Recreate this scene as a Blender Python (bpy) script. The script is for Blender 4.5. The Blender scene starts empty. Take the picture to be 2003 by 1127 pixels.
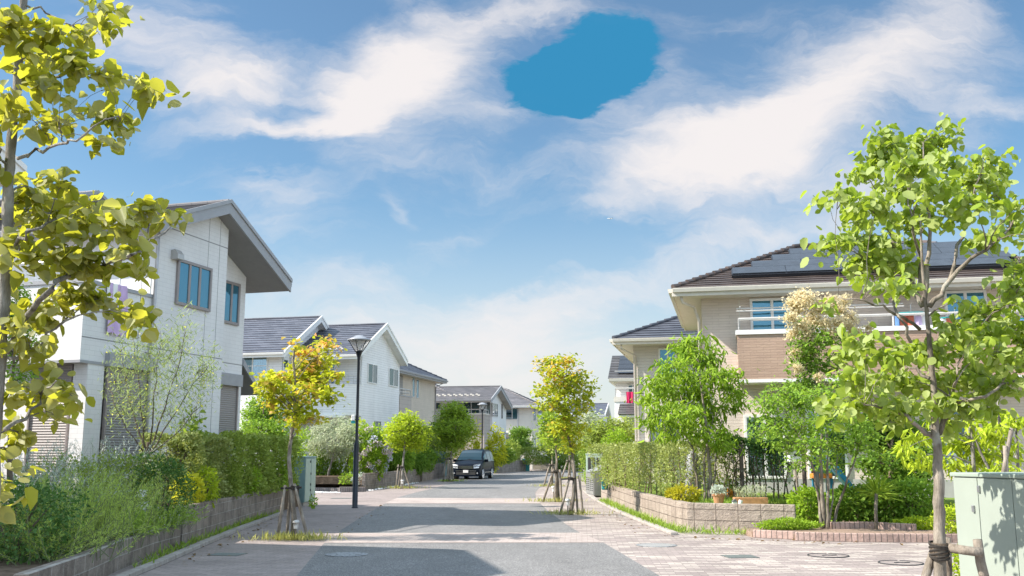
import bpy, bmesh, math, random
import numpy as np
from math import sin, cos, tan, radians, pi, sqrt, atan2
from mathutils import Vector
random.seed(7)
SC = bpy.context.scene
COL = SC.collection
# ------------------------------------------------------------------ camera
F = 1900.0; W0, H0 = 2003.0, 1127.0; CAMZ = 1.6; PITCH = radians(9.68)
cd = bpy.data.cameras.new('camera'); cam = bpy.data.objects.new('camera', cd); COL.objects.link(cam)
cd.sensor_width = 36; cd.lens = 36 * F / W0; cd.clip_end = 6000; cd.clip_start = .05
cam.location = (0, 0, CAMZ); cam.rotation_euler = (radians(90) + PITCH, 0, 0)
SC.camera = cam
CP = np.array((0, 0, CAMZ))
def ray(px, py):
    a = (px - W0 / 2) / F; b = (H0 / 2 - py) / F
    return np.array((a, cos(PITCH) - b * sin(PITCH), b * cos(PITCH) + sin(PITCH)))
def gp(px, py, z=0.0):                      # pixel -> point on the level z
    d = ray(px, py); t = (z - CAMZ) / d[2]; return CP + d * t
def dp(px, py, Y):                          # pixel -> point at world depth Y
    d = ray(px, py); return CP + d * (Y / d[1])
# ------------------------------------------------------------------ light
SUN_EL, SUN_AZ = radians(40.5), radians(-98)          # sun stands to the left (azimuth from +Y, clockwise)
SUN_STRENGTH, SKY_STRENGTH, EXPOSURE = 3.4, 0.055, 1.58
to_sun = Vector((sin(SUN_AZ) * cos(SUN_EL), cos(SUN_AZ) * cos(SUN_EL), sin(SUN_EL)))
sd = bpy.data.lights.new('sun', 'SUN'); so = bpy.data.objects.new('sun', sd); COL.objects.link(so)
sd.energy = SUN_STRENGTH; sd.angle = radians(.55); sd.color = (1, .92, .83)
so.rotation_euler = to_sun.to_track_quat('Z', 'Y').to_euler(); so.location = (-30, 0, 30)
SC.view_settings.view_transform = 'Standard'; SC.view_settings.look = 'None'
SC.view_settings.exposure = EXPOSURE; SC.view_settings.gamma = 1
SC.cycles.max_bounces = 8; SC.cycles.transparent_max_bounces = 12
SC.cycles.use_denoising = True

def world():
    w = bpy.data.worlds.new('World'); SC.world = w; w.use_nodes = True
    nt = w.node_tree; N = nt.nodes; L = nt.links; N.clear()
    def n(t, **k):
        o = N.new(t)
        for a, b in k.items(): setattr(o, a, b)
        return o
    def math_(op, a, b=None, clamp=False):
        m = n('ShaderNodeMath', operation=op, use_clamp=clamp)
        for i, v in enumerate((a, b)):
            if v is None: continue
            if isinstance(v, (int, float)): m.inputs[i].default_value = v
            else: L.new(v, m.inputs[i])
        return m.outputs[0]
    def mix(f, a, b):
        m = n('ShaderNodeMix', data_type='RGBA')
        if isinstance(f, (int, float)): m.inputs[0].default_value = f
        else: L.new(f, m.inputs[0])
        for i, v in ((6, a), (7, b)):
            if isinstance(v, tuple): m.inputs[i].default_value = (*v, 1)
            else: L.new(v, m.inputs[i])
        return m.outputs[2]
    sky = n('ShaderNodeTexSky', sky_type='NISHITA', sun_disc=False)
    sky.sun_elevation = SUN_EL; sky.sun_rotation = SUN_AZ; sky.air_density = 1.0; sky.dust_density = .6; sky.ozone_density = 1.4
    tc = n('ShaderNodeTexCoord'); sx = n('ShaderNodeSeparateXYZ'); L.new(tc.outputs['Generated'], sx.inputs[0])
    yy = math_('MAXIMUM', math_('ABSOLUTE', sx.outputs[1]), .25)
    u = math_('DIVIDE', sx.outputs[0], yy); v = math_('DIVIDE', sx.outputs[2], yy)
    cb = n('ShaderNodeCombineXYZ'); L.new(u, cb.inputs[0]); L.new(v, cb.inputs[1])
    uv = cb.outputs[0]
    def noise(vec, scale, det, rough, rot=0, sc=(1, 1, 1), dist=0, out=0):
        mp = n('ShaderNodeMapping'); L.new(vec, mp.inputs[0]); mp.inputs['Rotation'].default_value = (0, 0, rot); mp.inputs['Scale'].default_value = sc
        t = n('ShaderNodeTexNoise'); L.new(mp.outputs[0], t.inputs[0])
        t.inputs['Scale'].default_value = scale; t.inputs['Detail'].default_value = det; t.inputs['Roughness'].default_value = rough; t.inputs['Distortion'].default_value = dist
        return t.outputs[out]
    # warp
    wn = noise(uv, 3.2, 5, .55, 0, (1, 1, 1), 0, 1)
    vs = n('ShaderNodeVectorMath', operation='SUBTRACT'); L.new(wn, vs.inputs[0]); vs.inputs[1].default_value = (.5, .5, .5)
    vm = n('ShaderNodeVectorMath', operation='SCALE'); L.new(vs.outputs[0], vm.inputs[0]); vm.inputs['Scale'].default_value = .16
    va = n('ShaderNodeVectorMath', operation='ADD'); L.new(uv, va.inputs[0]); L.new(vm.outputs[0], va.inputs[1])
    wn2 = noise(va.outputs[0], 13, 6, .62, radians(-30), (.6, 1.3, 1), 0, 1)
    vs2 = n('ShaderNodeVectorMath', operation='SUBTRACT'); L.new(wn2, vs2.inputs[0]); vs2.inputs[1].default_value = (.5, .5, .5)
    vm2 = n('ShaderNodeVectorMath', operation='SCALE'); L.new(vs2.outputs[0], vm2.inputs[0]); vm2.inputs['Scale'].default_value = .075
    va2 = n('ShaderNodeVectorMath', operation='ADD'); L.new(va.outputs[0], va2.inputs[0]); L.new(vm2.outputs[0], va2.inputs[1])
    wuv = va2.outputs[0]
    def blob(px, py, rx, ry, rot, st, vec=None):
        d = ray(px, py); c = (d[0] / d[1], d[2] / d[1])
        mp = n('ShaderNodeMapping', vector_type='TEXTURE'); L.new(wuv if vec is None else vec, mp.inputs[0])
        k = 1 / (F * d[1])
        mp.inputs['Location'].default_value = (c[0], c[1], 0); mp.inputs['Rotation'].default_value = (0, 0, radians(rot)); mp.inputs['Scale'].default_value = (rx * k, ry * k, 1)
        ln = n('ShaderNodeVectorMath', operation='LENGTH'); L.new(mp.outputs[0], ln.inputs[0])
        mr = n('ShaderNodeMapRange', interpolation_type='SMOOTHSTEP'); L.new(ln.outputs['Value'], mr.inputs[0])
        for i, q in enumerate((0, 1.45, st, 0)): mr.inputs[i + 1].default_value = q
        return mr.outputs[0]
    blobs = CLOUDS
    tot = None
    for b in blobs:
        o = blob(*b); tot = o if tot is None else math_('ADD', tot, o)
    n1 = noise(wuv, 5, 8, .62, radians(-32), (.55, 1.9, 1), .3)
    n2 = noise(wuv, 2.2, 6, .6, radians(-25), (.7, 1.6, 1), .2)
    n3 = noise(wuv, 11, 8, .62, radians(-28), (.28, 1.8, 1), .35)
    nn = math_('SUBTRACT', math_('ADD', math_('ADD', math_('MULTIPLY', n1, 1.5), math_('MULTIPLY', n2, 1.3)), math_('MULTIPLY', n3, 1.0)), 1.93)
    dens = math_('ADD', tot, nn)
    mr = n('ShaderNodeMapRange', interpolation_type='SMOOTHSTEP'); L.new(dens, mr.inputs[0])
    for i, q in enumerate((.02, 1.3, 0, .97)): mr.inputs[i + 1].default_value = q
    dens = mr.outputs[0]
    skys = n('ShaderNodeVectorMath', operation='SCALE'); L.new(sky.outputs[0], skys.inputs[0]); skys.inputs['Scale'].default_value = SKY_STRENGTH
    tint = n('ShaderNodeVectorMath', operation='MULTIPLY'); L.new(skys.outputs[0], tint.inputs[0]); tint.inputs[1].default_value = SKY_TINT
    hole = blob(1143, 140, 195, 112, 31, 1.0)
    mh = n('ShaderNodeMapRange'); L.new(math_('ADD', hole, math_('MULTIPLY', math_('SUBTRACT', noise(wuv, 9, 7, .6, radians(-30), (.6, 1.5, 1), .3), .5), .75)), mh.inputs[0])
    for i, q in enumerate((.27, .40, 0, 1)): mh.inputs[i + 1].default_value = q
    base = tint.outputs[0]
    hz = n('ShaderNodeMapRange', interpolation_type='SMOOTHSTEP'); L.new(sx.outputs[2], hz.inputs[0])
    for i, q in enumerate((-.02, .28, .82, 0)): hz.inputs[i + 1].default_value = q
    base = mix(hz.outputs[0], base, (.285, .280, .278))
    c = mix(dens, base, (.315, .299, .296))
    # unseen bright cloud added overhead, to the sides and behind for ambient fill
    def mrange(sock, a, b):
        q = n('ShaderNodeMapRange', interpolation_type='SMOOTHSTEP'); L.new(sock, q.inputs[0])
        for i, t in enumerate((a, b, 0, 1)): q.inputs[i + 1].default_value = t
        return q.outputs[0]
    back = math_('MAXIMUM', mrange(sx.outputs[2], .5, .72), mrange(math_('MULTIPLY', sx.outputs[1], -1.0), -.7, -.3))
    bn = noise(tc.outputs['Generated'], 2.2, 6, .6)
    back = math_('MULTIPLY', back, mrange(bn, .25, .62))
    c = mix(back, c, FILL_CLOUD)
    c = mix(math_('MULTIPLY', mh.outputs[0], .97), c, (.0137, .097, .182))
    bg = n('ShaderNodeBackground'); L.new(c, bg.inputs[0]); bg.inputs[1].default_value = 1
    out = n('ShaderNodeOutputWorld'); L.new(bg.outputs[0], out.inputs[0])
SKY_TINT = (.76, .94, .97); FILL_CLOUD = (.40, .505, .62)
CLOUDS = [(770, 165, 190, 140, 52, .95), (900, 75, 260, 120, 28, .75), (690, 240, 90, 60, 60, .5), 
    (300, 140, 220, 85, -8, .68), (470, 175, 200, 60, 12, .42), (420, 290, 270, 40, 4, .6), (560, 283, 140, 26, 6, .45), (250, 60, 170, 60, 8, .4), (380, 230, 160, 50, -10, .3),
    (1560, 200, 360, 110, 30, .85), (1390, 300, 260, 90, 20, .85), (1700, 100, 280, 110, 28, .5), (1470, 80, 240, 70, 25, .4), (1900, 120, 190, 140, 15, .5), (1250, 250, 190, 80, 35, .4),
    (1480, 370, 260, 70, 22, .6), (1640, 440, 320, 60, 18, .5), (1200, 22, 360, 50, 0, .55), (1320, 100, 60, 90, 0, .35), (960, 250, 120, 60, 20, .35), (1830, 300, 260, 70, 25, .35),
    (1000, 590, 400, 60, 10, .6), (1250, 530, 340, 70, 18, .45), (560, 450, 140, 85, -10, .45), (620, 590, 320, 60, 4, .5), (900, 690, 540, 80, 4, .8), (1120, 745, 320, 60, 0, .6),
    (770, 420, 45, 18, -50, .35), (700, 360, 260, 40, 10, .3), (900, 470, 260, 36, 22, .3), (1150, 420, 240, 36, 24, .3), (1050, 330, 160, 40, 18, .25), (520, 390, 160, 40, -6, .3), (1450, 470, 160, 34, 12, .4)]
world()

# ------------------------------------------------------------------ object helpers
def tag(o, label, cat, group=None, kind=None):
    o['label'] = label
    if cat: o['category'] = cat
    if group: o['group'] = group
    if kind: o['kind'] = kind
    return o
def thing(name, label, cat, loc=(0, 0, 0), rz=0, group=None):
    o = bpy.data.objects.new(name, None); COL.objects.link(o); o.empty_display_size = .3
    o.location = [float(v) for v in loc]; o.rotation_euler = (0, 0, rz)
    return tag(o, label, cat, group)
def link(name, me, mat, parent=None):
    o = bpy.data.objects.new(name, me); COL.objects.link(o)
    if mat: me.materials.append(mat)
    if parent: o.parent = parent
    return o
def dup(root, loc, rz=None, label=None, group=None):
    r = root.copy(); COL.objects.link(r); r.location = [float(v) for v in loc]
    if rz is not None: r.rotation_euler = (0, 0, rz)
    if label: r['label'] = label
    if group: r['group'] = group
    for ch in list(root.children):
        c = ch.copy(); COL.objects.link(c); c.parent = r
        for g in list(ch.children):
            d = g.copy(); COL.objects.link(d); d.parent = c
    return r
class MB:
    def __init__(s): s.v = []; s.f = []; s.uv = None
    def add(s, vs, fs):
        b = len(s.v); s.v += [tuple(float(c) for c in p) for p in vs]; s.f += [tuple(i + b for i in f) for f in fs]; return s
    def box(s, x0, x1, y0, y1, z0, z1):
        return s.add([(x0, y0, z0), (x1, y0, z0), (x1, y1, z0), (x0, y1, z0), (x0, y0, z1), (x1, y0, z1), (x1, y1, z1), (x0, y1, z1)],
                     [(0, 3, 2, 1), (4, 5, 6, 7), (0, 1, 5, 4), (1, 2, 6, 5), (2, 3, 7, 6), (3, 0, 4, 7)])
    def prism(s, pts, vec):                      # polygon (3d points) extruded along vec
        n = len(pts); p = [np.array(q, float) for q in pts]; v = np.array(vec, float)
        nrm = sum((np.cross(p[i], p[(i + 1) % n]) for i in range(n)), np.zeros(3))
        if np.dot(nrm, v) > 0: p = p[::-1]
        vs = p + [q + v for q in p]
        return s.add(vs, [tuple(range(n)), tuple(range(2 * n - 1, n - 1, -1))] + [((i + 1) % n, i, n + i, n + (i + 1) % n) for i in range(n)])
    def quad(s, a, b, c, d): return s.add([a, b, c, d], [(0, 1, 2, 3)])
    def tube(s, pts, rad, n=8, cap=True):
        pts = [np.array(p, float) for p in pts]
        if not hasattr(rad, '__len__'): rad = [rad] * len(pts)
        vs = []; up = np.array((0.123, .31, 1.)); m = len(pts)
        for i, p in enumerate(pts):
            t = pts[min(i + 1, m - 1)] - pts[max(i - 1, 0)]; t /= (np.linalg.norm(t) + 1e-9)
            ref = up if abs(t[2]) < .95 else np.array((1., .1, 0)); a = np.cross(t, ref); a /= np.linalg.norm(a); b = np.cross(a, t)
            for k in range(n):
                th = 2 * pi * k / n; vs.append(p + (a * cos(th) + b * sin(th)) * rad[i])
        fs = [(i * n + k, i * n + (k + 1) % n, (i + 1) * n + (k + 1) % n, (i + 1) * n + k) for i in range(m - 1) for k in range(n)]
        if cap: fs += [tuple(range(n - 1, -1, -1)), tuple((m - 1) * n + k for k in range(n))]
        return s.add(vs, fs)
    def lathe(s, prof, n=16, c=(0, 0, 0), sx=1, sy=1):
        vs = [(c[0] + r * sx * cos(2 * pi * k / n), c[1] + r * sy * sin(2 * pi * k / n), c[2] + z) for r, z in prof for k in range(n)]
        m = len(prof)
        fs = [(i * n + k, i * n + (k + 1) % n, (i + 1) * n + (k + 1) % n, (i + 1) * n + k) for i in range(m - 1) for k in range(n)]
        fs += [tuple(range(n - 1, -1, -1)), tuple((m - 1) * n + k for k in range(n))]
        return s.add(vs, fs)
    def build(s, name, mat, parent=None, smooth=False, bevel=0, seg=2):
        me = bpy.data.meshes.new(name); me.from_pydata(s.v, [], s.f); me.update()
        if smooth: me.polygons.foreach_set('use_smooth', [True] * len(me.polygons))
        o = link(name, me, mat, parent)
        if bevel:
            m = o.modifiers.new('bevel', 'BEVEL'); m.width = bevel; m.segments = seg; m.limit_method = 'ANGLE'; m.angle_limit = radians(40)
        return o
def from_np(name, V, Fq, mat, parent=None, smooth=False):
    me = bpy.data.meshes.new(name); me.vertices.add(len(V)); me.vertices.foreach_set('co', np.asarray(V, np.float32).ravel())
    nf, k = Fq.shape
    me.loops.add(nf * k); me.loops.foreach_set('vertex_index', Fq.astype(np.int32).ravel())
    me.polygons.add(nf); me.polygons.foreach_set('loop_start', np.arange(0, nf * k, k, dtype=np.int32))
    try: me.polygons.foreach_set('loop_total', np.full(nf, k, dtype=np.int32))
    except Exception: pass
    me.update(calc_edges=True); me.validate()
    if smooth: me.polygons.foreach_set('use_smooth', [True] * nf)
    return link(name, me, mat, parent)

# ------------------------------------------------------------------ materials
def lin(r, g, b): return tuple(((c / 255 + .055) / 1.055) ** 2.4 if c > 10 else c / 255 / 12.92 for c in (r, g, b))
class Mat:
    def __init__(s, name):
        s.m = bpy.data.materials.new(name); s.m.use_nodes = True; s.nt = s.m.node_tree; s.N = s.nt.nodes; s.L = s.nt.links
        s.b = s.N['Principled BSDF']; s.out = s.N['Material Output']
    def n(s, t, ins=None, **k):
        o = s.N.new(t)
        for a, b in k.items(): setattr(o, a, b)
        for a, b in (ins or {}).items(): s.set(o.inputs[a], b)
        return o
    def set(s, sock, v):
        if isinstance(v, bpy.types.NodeSocket): s.L.new(v, sock)
        elif isinstance(v, tuple) and sock.type == 'RGBA': sock.default_value = (*v[:3], 1)
        else: sock.default_value = v
    def math(s, op, a, b=0, clamp=False):
        return s.n('ShaderNodeMath', {0: a, 1: b}, operation=op, use_clamp=clamp).outputs[0]
    def mix(s, f, a, b, mode='MIX'):
        o = s.n('ShaderNodeMix', data_type='RGBA', blend_type=mode); s.set(o.inputs[0], f); s.set(o.inputs[6], a); s.set(o.inputs[7], b); return o.outputs[2]
    def obj(s): return s.n('ShaderNodeTexCoord').outputs['Object']
    def noise(s, vec, scale, det=4, rough=.55, sc=(1, 1, 1)):
        if sc != (1, 1, 1): vec = s.n('ShaderNodeMapping', {0: vec, 'Scale': sc}).outputs[0]
        return s.n('ShaderNodeTexNoise', {'Vector': vec, 'Scale': scale, 'Detail': det, 'Roughness': rough}).outputs[0]
    def ramp(s, f, stops, interp='LINEAR'):
        r = s.n('ShaderNodeValToRGB', {0: f}); cr = r.color_ramp; cr.interpolation = interp
        while len(cr.elements) < len(stops): cr.elements.new(.5)
        for e, (p, c) in zip(cr.elements, stops): e.position = p; e.color = (*c, 1)
        return r.outputs[0]
    def rng(s, f, a, b, c, d): return s.n('ShaderNodeMapRange', {0: f, 1: a, 2: b, 3: c, 4: d}).outputs[0]
    def bump(s, h, st=.3, dist=.02): s.set(s.b.inputs['Normal'], s.n('ShaderNodeBump', {'Height': h, 'Strength': st, 'Distance': dist}).outputs[0])
    def P(s, **k):
        for a, b in k.items(): s.set(s.b.inputs[{'col': 'Base Color', 'rough': 'Roughness', 'metal': 'Metallic', 'spec': 'Specular IOR Level', 'coat': 'Coat Weight', 'ior': 'IOR', 'alpha': 'Alpha', 'trans': 'Transmission Weight'}[a]], b)
        return s
def plain(name, col, rough=.5, metal=0, var=.12, scale=6, coat=0, spec=.5):
    m = Mat(name); o = m.obj(); nz = m.noise(o, scale, 5)
    f = m.rng(nz, .3, .7, 1 - var, 1 + var)
    c = m.n('ShaderNodeVectorMath', {0: tuple(col), 'Scale': f}, operation='SCALE').outputs[0]
    m.P(col=c, rough=rough, metal=metal, coat=coat, spec=spec)
    m.set(m.b.inputs['Roughness'], m.rng(m.noise(o, scale * 3, 3), .3, .7, max(.02, rough - .08), min(1, rough + .08)))
    return m.m
def siding(name, c1, c2, mortar, bw=.45, bh=.15, msize=.006, bump=.5, dirt=.08, offset=.5, rough=.6):
    m = Mat(name); s = m.n('ShaderNodeSeparateXYZ', {0: m.obj()})
    u = m.math('ADD', s.outputs[0], s.outputs[1])
    v = m.n('ShaderNodeCombineXYZ', {0: u, 1: s.outputs[2], 2: 0.0}).outputs[0]
    br = m.n('ShaderNodeTexBrick', {'Vector': v, 'Color1': c1, 'Color2': c2, 'Mortar': mortar, 'Scale': 1.0, 'Mortar Size': msize, 'Mortar Smooth': .2, 'Bias': 0.0, 'Brick Width': bw, 'Row Height': bh})
    br.offset = offset
    nz = m.noise(v, 1.1, 6, .6, (1, .35, 1))
    f = m.rng(nz, .35, .7, 1 + dirt * .4, 1 - dirt)
    c = m.n('ShaderNodeVectorMath', {0: br.outputs[0], 'Scale': f}, operation='SCALE').outputs[0]
    m.P(col=c, rough=rough, spec=.35)
    h = m.math('ADD', m.math('MULTIPLY', br.outputs[1], -1.0), m.math('MULTIPLY', m.noise(v, 14, 4, .6, (1, 2, 1)), .5))
    m.bump(h, bump, .02)
    return m.m
def rooftile(name, c1, c2, dark, row=.12, wid=.45, rough=.45, spec=.5):
    m = Mat(name); s = m.n('ShaderNodeSeparateXYZ', {0: m.obj()})
    u = m.math('ADD', s.outputs[0], s.outputs[1])
    v = m.n('ShaderNodeCombineXYZ', {0: u, 1: s.outputs[2], 2: 0.0}).outputs[0]
    br = m.n('ShaderNodeTexBrick', {'Vector': v, 'Color1': c1, 'Color2': c2, 'Mortar': dark, 'Scale': 1.0, 'Mortar Size': .006, 'Mortar Smooth': .3, 'Bias': 0.0, 'Brick Width': wid, 'Row Height': row})
    f = m.rng(m.noise(v, .8, 5), .3, .7, .8, 1.2)
    m.P(col=m.n('ShaderNodeVectorMath', {0: br.outputs[0], 'Scale': f}, operation='SCALE').outputs[0], rough=rough, spec=spec)
    return m.m
def leafmat(name, cols, trans=.44, tcol=None, rough=.5, top=None, back=None, gain=1.5):
    """per-leaf colour; cols from dark to light; top=(z0,z1,colour,amount) turns the crown's outer tips to autumn colour"""
    cols = [tuple(min(.8, x * gain) for x in q) for q in cols]
    m = Mat(name); ge = m.n('ShaderNodeNewGeometry'); g = ge.outputs['Random Per Island']
    k = len(cols); c = m.ramp(g, [(i / (k - 1), q) for i, q in enumerate(cols)])
    c = m.mix(m.rng(m.noise(m.obj(), 1.6, 3), .35, .65, 0, .45), c, cols[-1])
    if top:
        z0, z1, tc, am = top
        sz = m.n('ShaderNodeSeparateXYZ', {0: m.obj()}).outputs[2]
        f = m.math('MULTIPLY', m.rng(sz, z0, z1, 0, 1), am)
        f2 = m.math('ADD', f, m.rng(m.noise(m.obj(), 2.6, 3), .46, .66, -.72, .55)); f2 = m.math('ADD', f2, m.math('MULTIPLY', g, .25))
        c = m.mix(m.math('MULTIPLY', f2, 1.0, True), c, tc)
    if back: c = m.mix(m.math('MULTIPLY', ge.outputs['Backfacing'], .75), c, back)
    m.P(col=c, rough=rough, spec=.3)
    tb = m.n('ShaderNodeBsdfTranslucent'); m.set(tb.inputs[0], m.mix(.55, c, tcol or tuple(min(1, x * 1.9) for x in cols[-1])))
    ms = m.n('ShaderNodeMixShader', {0: min(.56, trans + .05), 1: m.b.outputs[0], 2: tb.outputs[0]})
    m.L.new(ms.outputs[0], m.out.inputs[0]); return m.m
def bark(name, c1, c2, sc=9):
    m = Mat(name); o = m.obj(); nz = m.noise(o, sc, 6, .65, (1, 1, .35)); n2 = m.noise(o, 2.5, 4)
    f = m.math('ADD', m.rng(nz, .3, .68, 0, .75), m.rng(n2, .38, .62, -.12, .3), True)
    n3 = m.noise(o, sc * 2.5, 5, .7, (1, 1, .15))
    c = m.mix(f, c1, c2); c = m.mix(m.rng(n3, .55, .7, 0, .45), c, tuple(x * .6 for x in c1)); c = m.mix(m.rng(m.noise(o, 5, 3, .5), .6, .68, 0, .35), c, (.42, .43, .38))
    m.P(col=c, rough=.9, spec=.15)
    m.bump(m.math('ADD', nz, m.math('MULTIPLY', n3, .8)), .9, .03); return m.m
def glassmat(name, col, rough=.02, tint=.25):
    m = Mat(name); m.P(col=col, rough=rough, spec=.8, metal=tint)
    m.b.inputs['IOR'].default_value = 1.7; m.bump(m.noise(m.obj(), 1.3, 2), .25, .03)
    return m.m
def seeglass(name, tint=(.55, .75, .78)):
    m = Mat(name); tr = m.n('ShaderNodeBsdfTransparent'); m.set(tr.inputs[0], tint)
    gl = m.n('ShaderNodeBsdfGlossy', {'Roughness': .02}); m.set(gl.inputs[0], (.9, .95, 1))
    fr = m.n('ShaderNodeFresnel', {'IOR': 1.9}).outputs[0]
    f = m.rng(fr, 0, 1, .12, 1)
    m.L.new(m.n('ShaderNodeMixShader', {0: f, 1: tr.outputs[0], 2: gl.outputs[0]}).outputs[0], m.out.inputs[0]); return m.m
M = {}
M['white_tile'] = siding('white_tile', (.70, .69, .68), (.68, .67, .66), (.57, .56, .55), .30, .10, .004, .25, .10)
M['white_tile_b'] = siding('white_board', (.78, .77, .77), (.75, .74, .74), (.52, .51, .51), 1.4, .13, .007, .5, .08)
M['beige_stone'] = siding('beige_stone', (.66, .565, .49), (.60, .51, .445), (.47, .40, .345), .46, .075, .003, .6, .1, .37)
M['beige_board'] = siding('beige_board', (.60, .55, .50), (.57, .52, .47), (.45, .41, .37), .9, .11, .005, .6, .08)
M['tan_brick'] = siding('tan_brick', (.43, .30, .225), (.38, .26, .195), (.29, .20, .15), .34, .07, .003, .7, .1)
M['cream_board'] = siding('cream_board', (.58, .50, .42), (.54, .47, .39), (.44, .38, .31), .6, .14, .004, .5, .08)
M['cream_plaster'] = siding('cream_plaster', (.60, .56, .50), (.58, .54, .48), (.47, .43, .38), 2.0, 1.4, .006, .3, .1)
M['white_plaster'] = siding('white_plaster', (.72, .71, .70), (.70, .69, .68), (.55, .54, .52), 2.2, 1.4, .005, .3, .08)
M['grey_board'] = siding('grey_board', (.30, .28, .26), (.26, .245, .23), (.16, .15, .14), 1.5, .2, .008, .5, .1)
M['taupe_board'] = siding('taupe_board', (.42, .37, .33), (.39, .34, .30), (.27, .235, .21), 1.0, .3, .008, .5, .1)
M['tile_slate'] = rooftile('slate_tile', (.085, .088, .105), (.055, .058, .072), (.02, .02, .025))
M['tile_blue'] = rooftile('blue_grey_tile', (.115, .12, .145), (.07, .075, .095), (.02, .02, .03))
M['tile_brown'] = rooftile('brown_tile', (.105, .078, .068), (.065, .048, .043), (.02, .016, .014), .12, .34)
M['tile_grey'] = rooftile('grey_tile', (.16, .15, .155), (.11, .105, .11), (.04, .04, .04))
M['tile_dark'] = rooftile('dark_tile', (.10, .095, .095), (.07, .066, .066), (.02, .02, .02))
M['trim_grey'] = plain('grey_trim', (.30, .305, .32), .5, 0, .05)
M['soffit_grey'] = plain('grey_soffit', (.26, .255, .255), .7, 0, .05)
M['trim_white'] = plain('white_trim', (.74, .73, .71), .5, 0, .05)
M['trim_cream'] = plain('cream_trim', (.60, .56, .49), .5, 0, .05)
M['soffit_cream'] = plain('cream_soffit', (.58, .53, .45), .7, 0, .05)
M['trim_dark'] = plain('dark_trim', (.13, .13, .14), .5, 0, .05)
M['frame_taupe'] = plain('taupe_frame', (.27, .235, .225), .4, .1, .05)
M['frame_white'] = plain('white_frame', (.70, .69, .67), .4, 0, .05)
M['frame_silver'] = plain('silver_frame', (.45, .44, .42), .35, .4, .05)
M['glass_sky'] = glassmat('sky_tint_glass', (.06, .22, .31), .03, .5)  # blue base colour stands in for sky reflected in the panes
M['glass_dark'] = glassmat('dark_glass', (.02, .075, .085), .02, .25)
M['glass_clear'] = seeglass('clear_glass')
M['room_dark'] = plain('dark_room', (.05, .085, .09), .8, 0, .1)
M['curtain'] = plain('curtain_cloth', (.42, .46, .47), .9, 0, .08)
M['curtain_teal'] = plain('teal_curtain', (.10, .20, .22), .9, 0, .1)
def shutmat(name, c, pitch=.055):
    m = Mat(name); s = m.n('ShaderNodeSeparateXYZ', {0: m.obj()})
    w = m.math('FRACT', m.math('DIVIDE', s.outputs[2], pitch))
    h = m.math('PINGPONG', w, .5)
    col = m.mix(m.rng(w, .0, .14, 1, 0), c, tuple(x * .45 for x in c))
    m.P(col=col, rough=.45, metal=.1); m.bump(h, .9, .02); return m.m
M['shutter'] = shutmat('shutter_slats', (.29, .265, .25))
M['solar'] = plain('solar_glass', (.028, .032, .04), .3, 0, .08, 1.5, 0, .3)
M['solar_frame'] = plain('solar_frame', (.02, .022, .028), .4, .3)
M['rail'] = plain('rail_steel', (.62, .61, .59), .35, .3, .05)
M['downspout'] = plain('downspout_grey', (.42, .41, .41), .5)
M['downspout_cream'] = plain('downspout_cream', (.58, .52, .44), .5)
M['concrete'] = plain('concrete', (.36, .34, .31), .85, 0, .2, 4)
M['foundation'] = plain('foundation', (.38, .37, .36), .85, 0, .12, 3)
M['black_metal'] = plain('black_metal', (.012, .016, .024), .35, .2, .1, 6)
def milky():
    m = Mat('lamp_glass'); tr = m.n('ShaderNodeBsdfTransparent'); df = m.n('ShaderNodeBsdfTranslucent'); m.set(df.inputs[0], (.8, .79, .76)); d2 = m.n('ShaderNodeBsdfDiffuse'); m.set(d2.inputs[0], (.75, .74, .72))
    a = m.n('ShaderNodeMixShader', {0: .5, 1: df.outputs[0], 2: d2.outputs[0]}); m.L.new(m.n('ShaderNodeMixShader', {0: .45, 1: tr.outputs[0], 2: a.outputs[0]}).outputs[0], m.out.inputs[0]); return m.m
M['lamp_glass'] = milky()
M['wood_post'] = bark('weathered_wood', (.10, .08, .062), (.40, .35, .29), 10)
M['wood_dark'] = bark('dark_wood', (.06, .05, .045), (.16, .13, .11), 14)
M['rope'] = plain('dark_rope', (.03, .025, .02), .9)
M['cab_green'] = plain('pale_green_paint', (.27, .325, .275), .5, 0, .04, 2)
M['cab_teal'] = plain('teal_green_paint', (.17, .27, .27), .5, 0, .05, 2)
M['cab_mint'] = plain('mint_green_paint', (.34, .43, .36), .5, 0, .06, 2)
M['steel_lock'] = plain('steel_lock', (.35, .35, .36), .3, .7)
M['bin_steel'] = plain('trash_steel', (.30, .305, .29), .4, .35, .08)
M['bin_dark'] = plain('trash_slots', (.035, .035, .035), .6)
M['teal_plastic'] = plain('teal_plastic', (.02, .26, .27), .4)
M['terracotta'] = plain('terracotta', (.42, .21, .11), .8, 0, .2, 10)
M['orange_wood'] = plain('orange_wood', (.50, .24, .11), .75, 0, .2, 10)
M['white_paint'] = plain('white_paint', (.75, .74, .72), .6)
M['blue_plastic'] = plain('blue_plastic', (.02, .19, .33), .35)
M['orange_plastic'] = plain('orange_plastic', (.65, .22, .03), .4)
M['pink_cloth'] = plain('pink_cloth', (.55, .02, .10), .9)
M['lilac_cloth'] = plain('lilac_cloth', (.55, .40, .62), .9)

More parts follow.
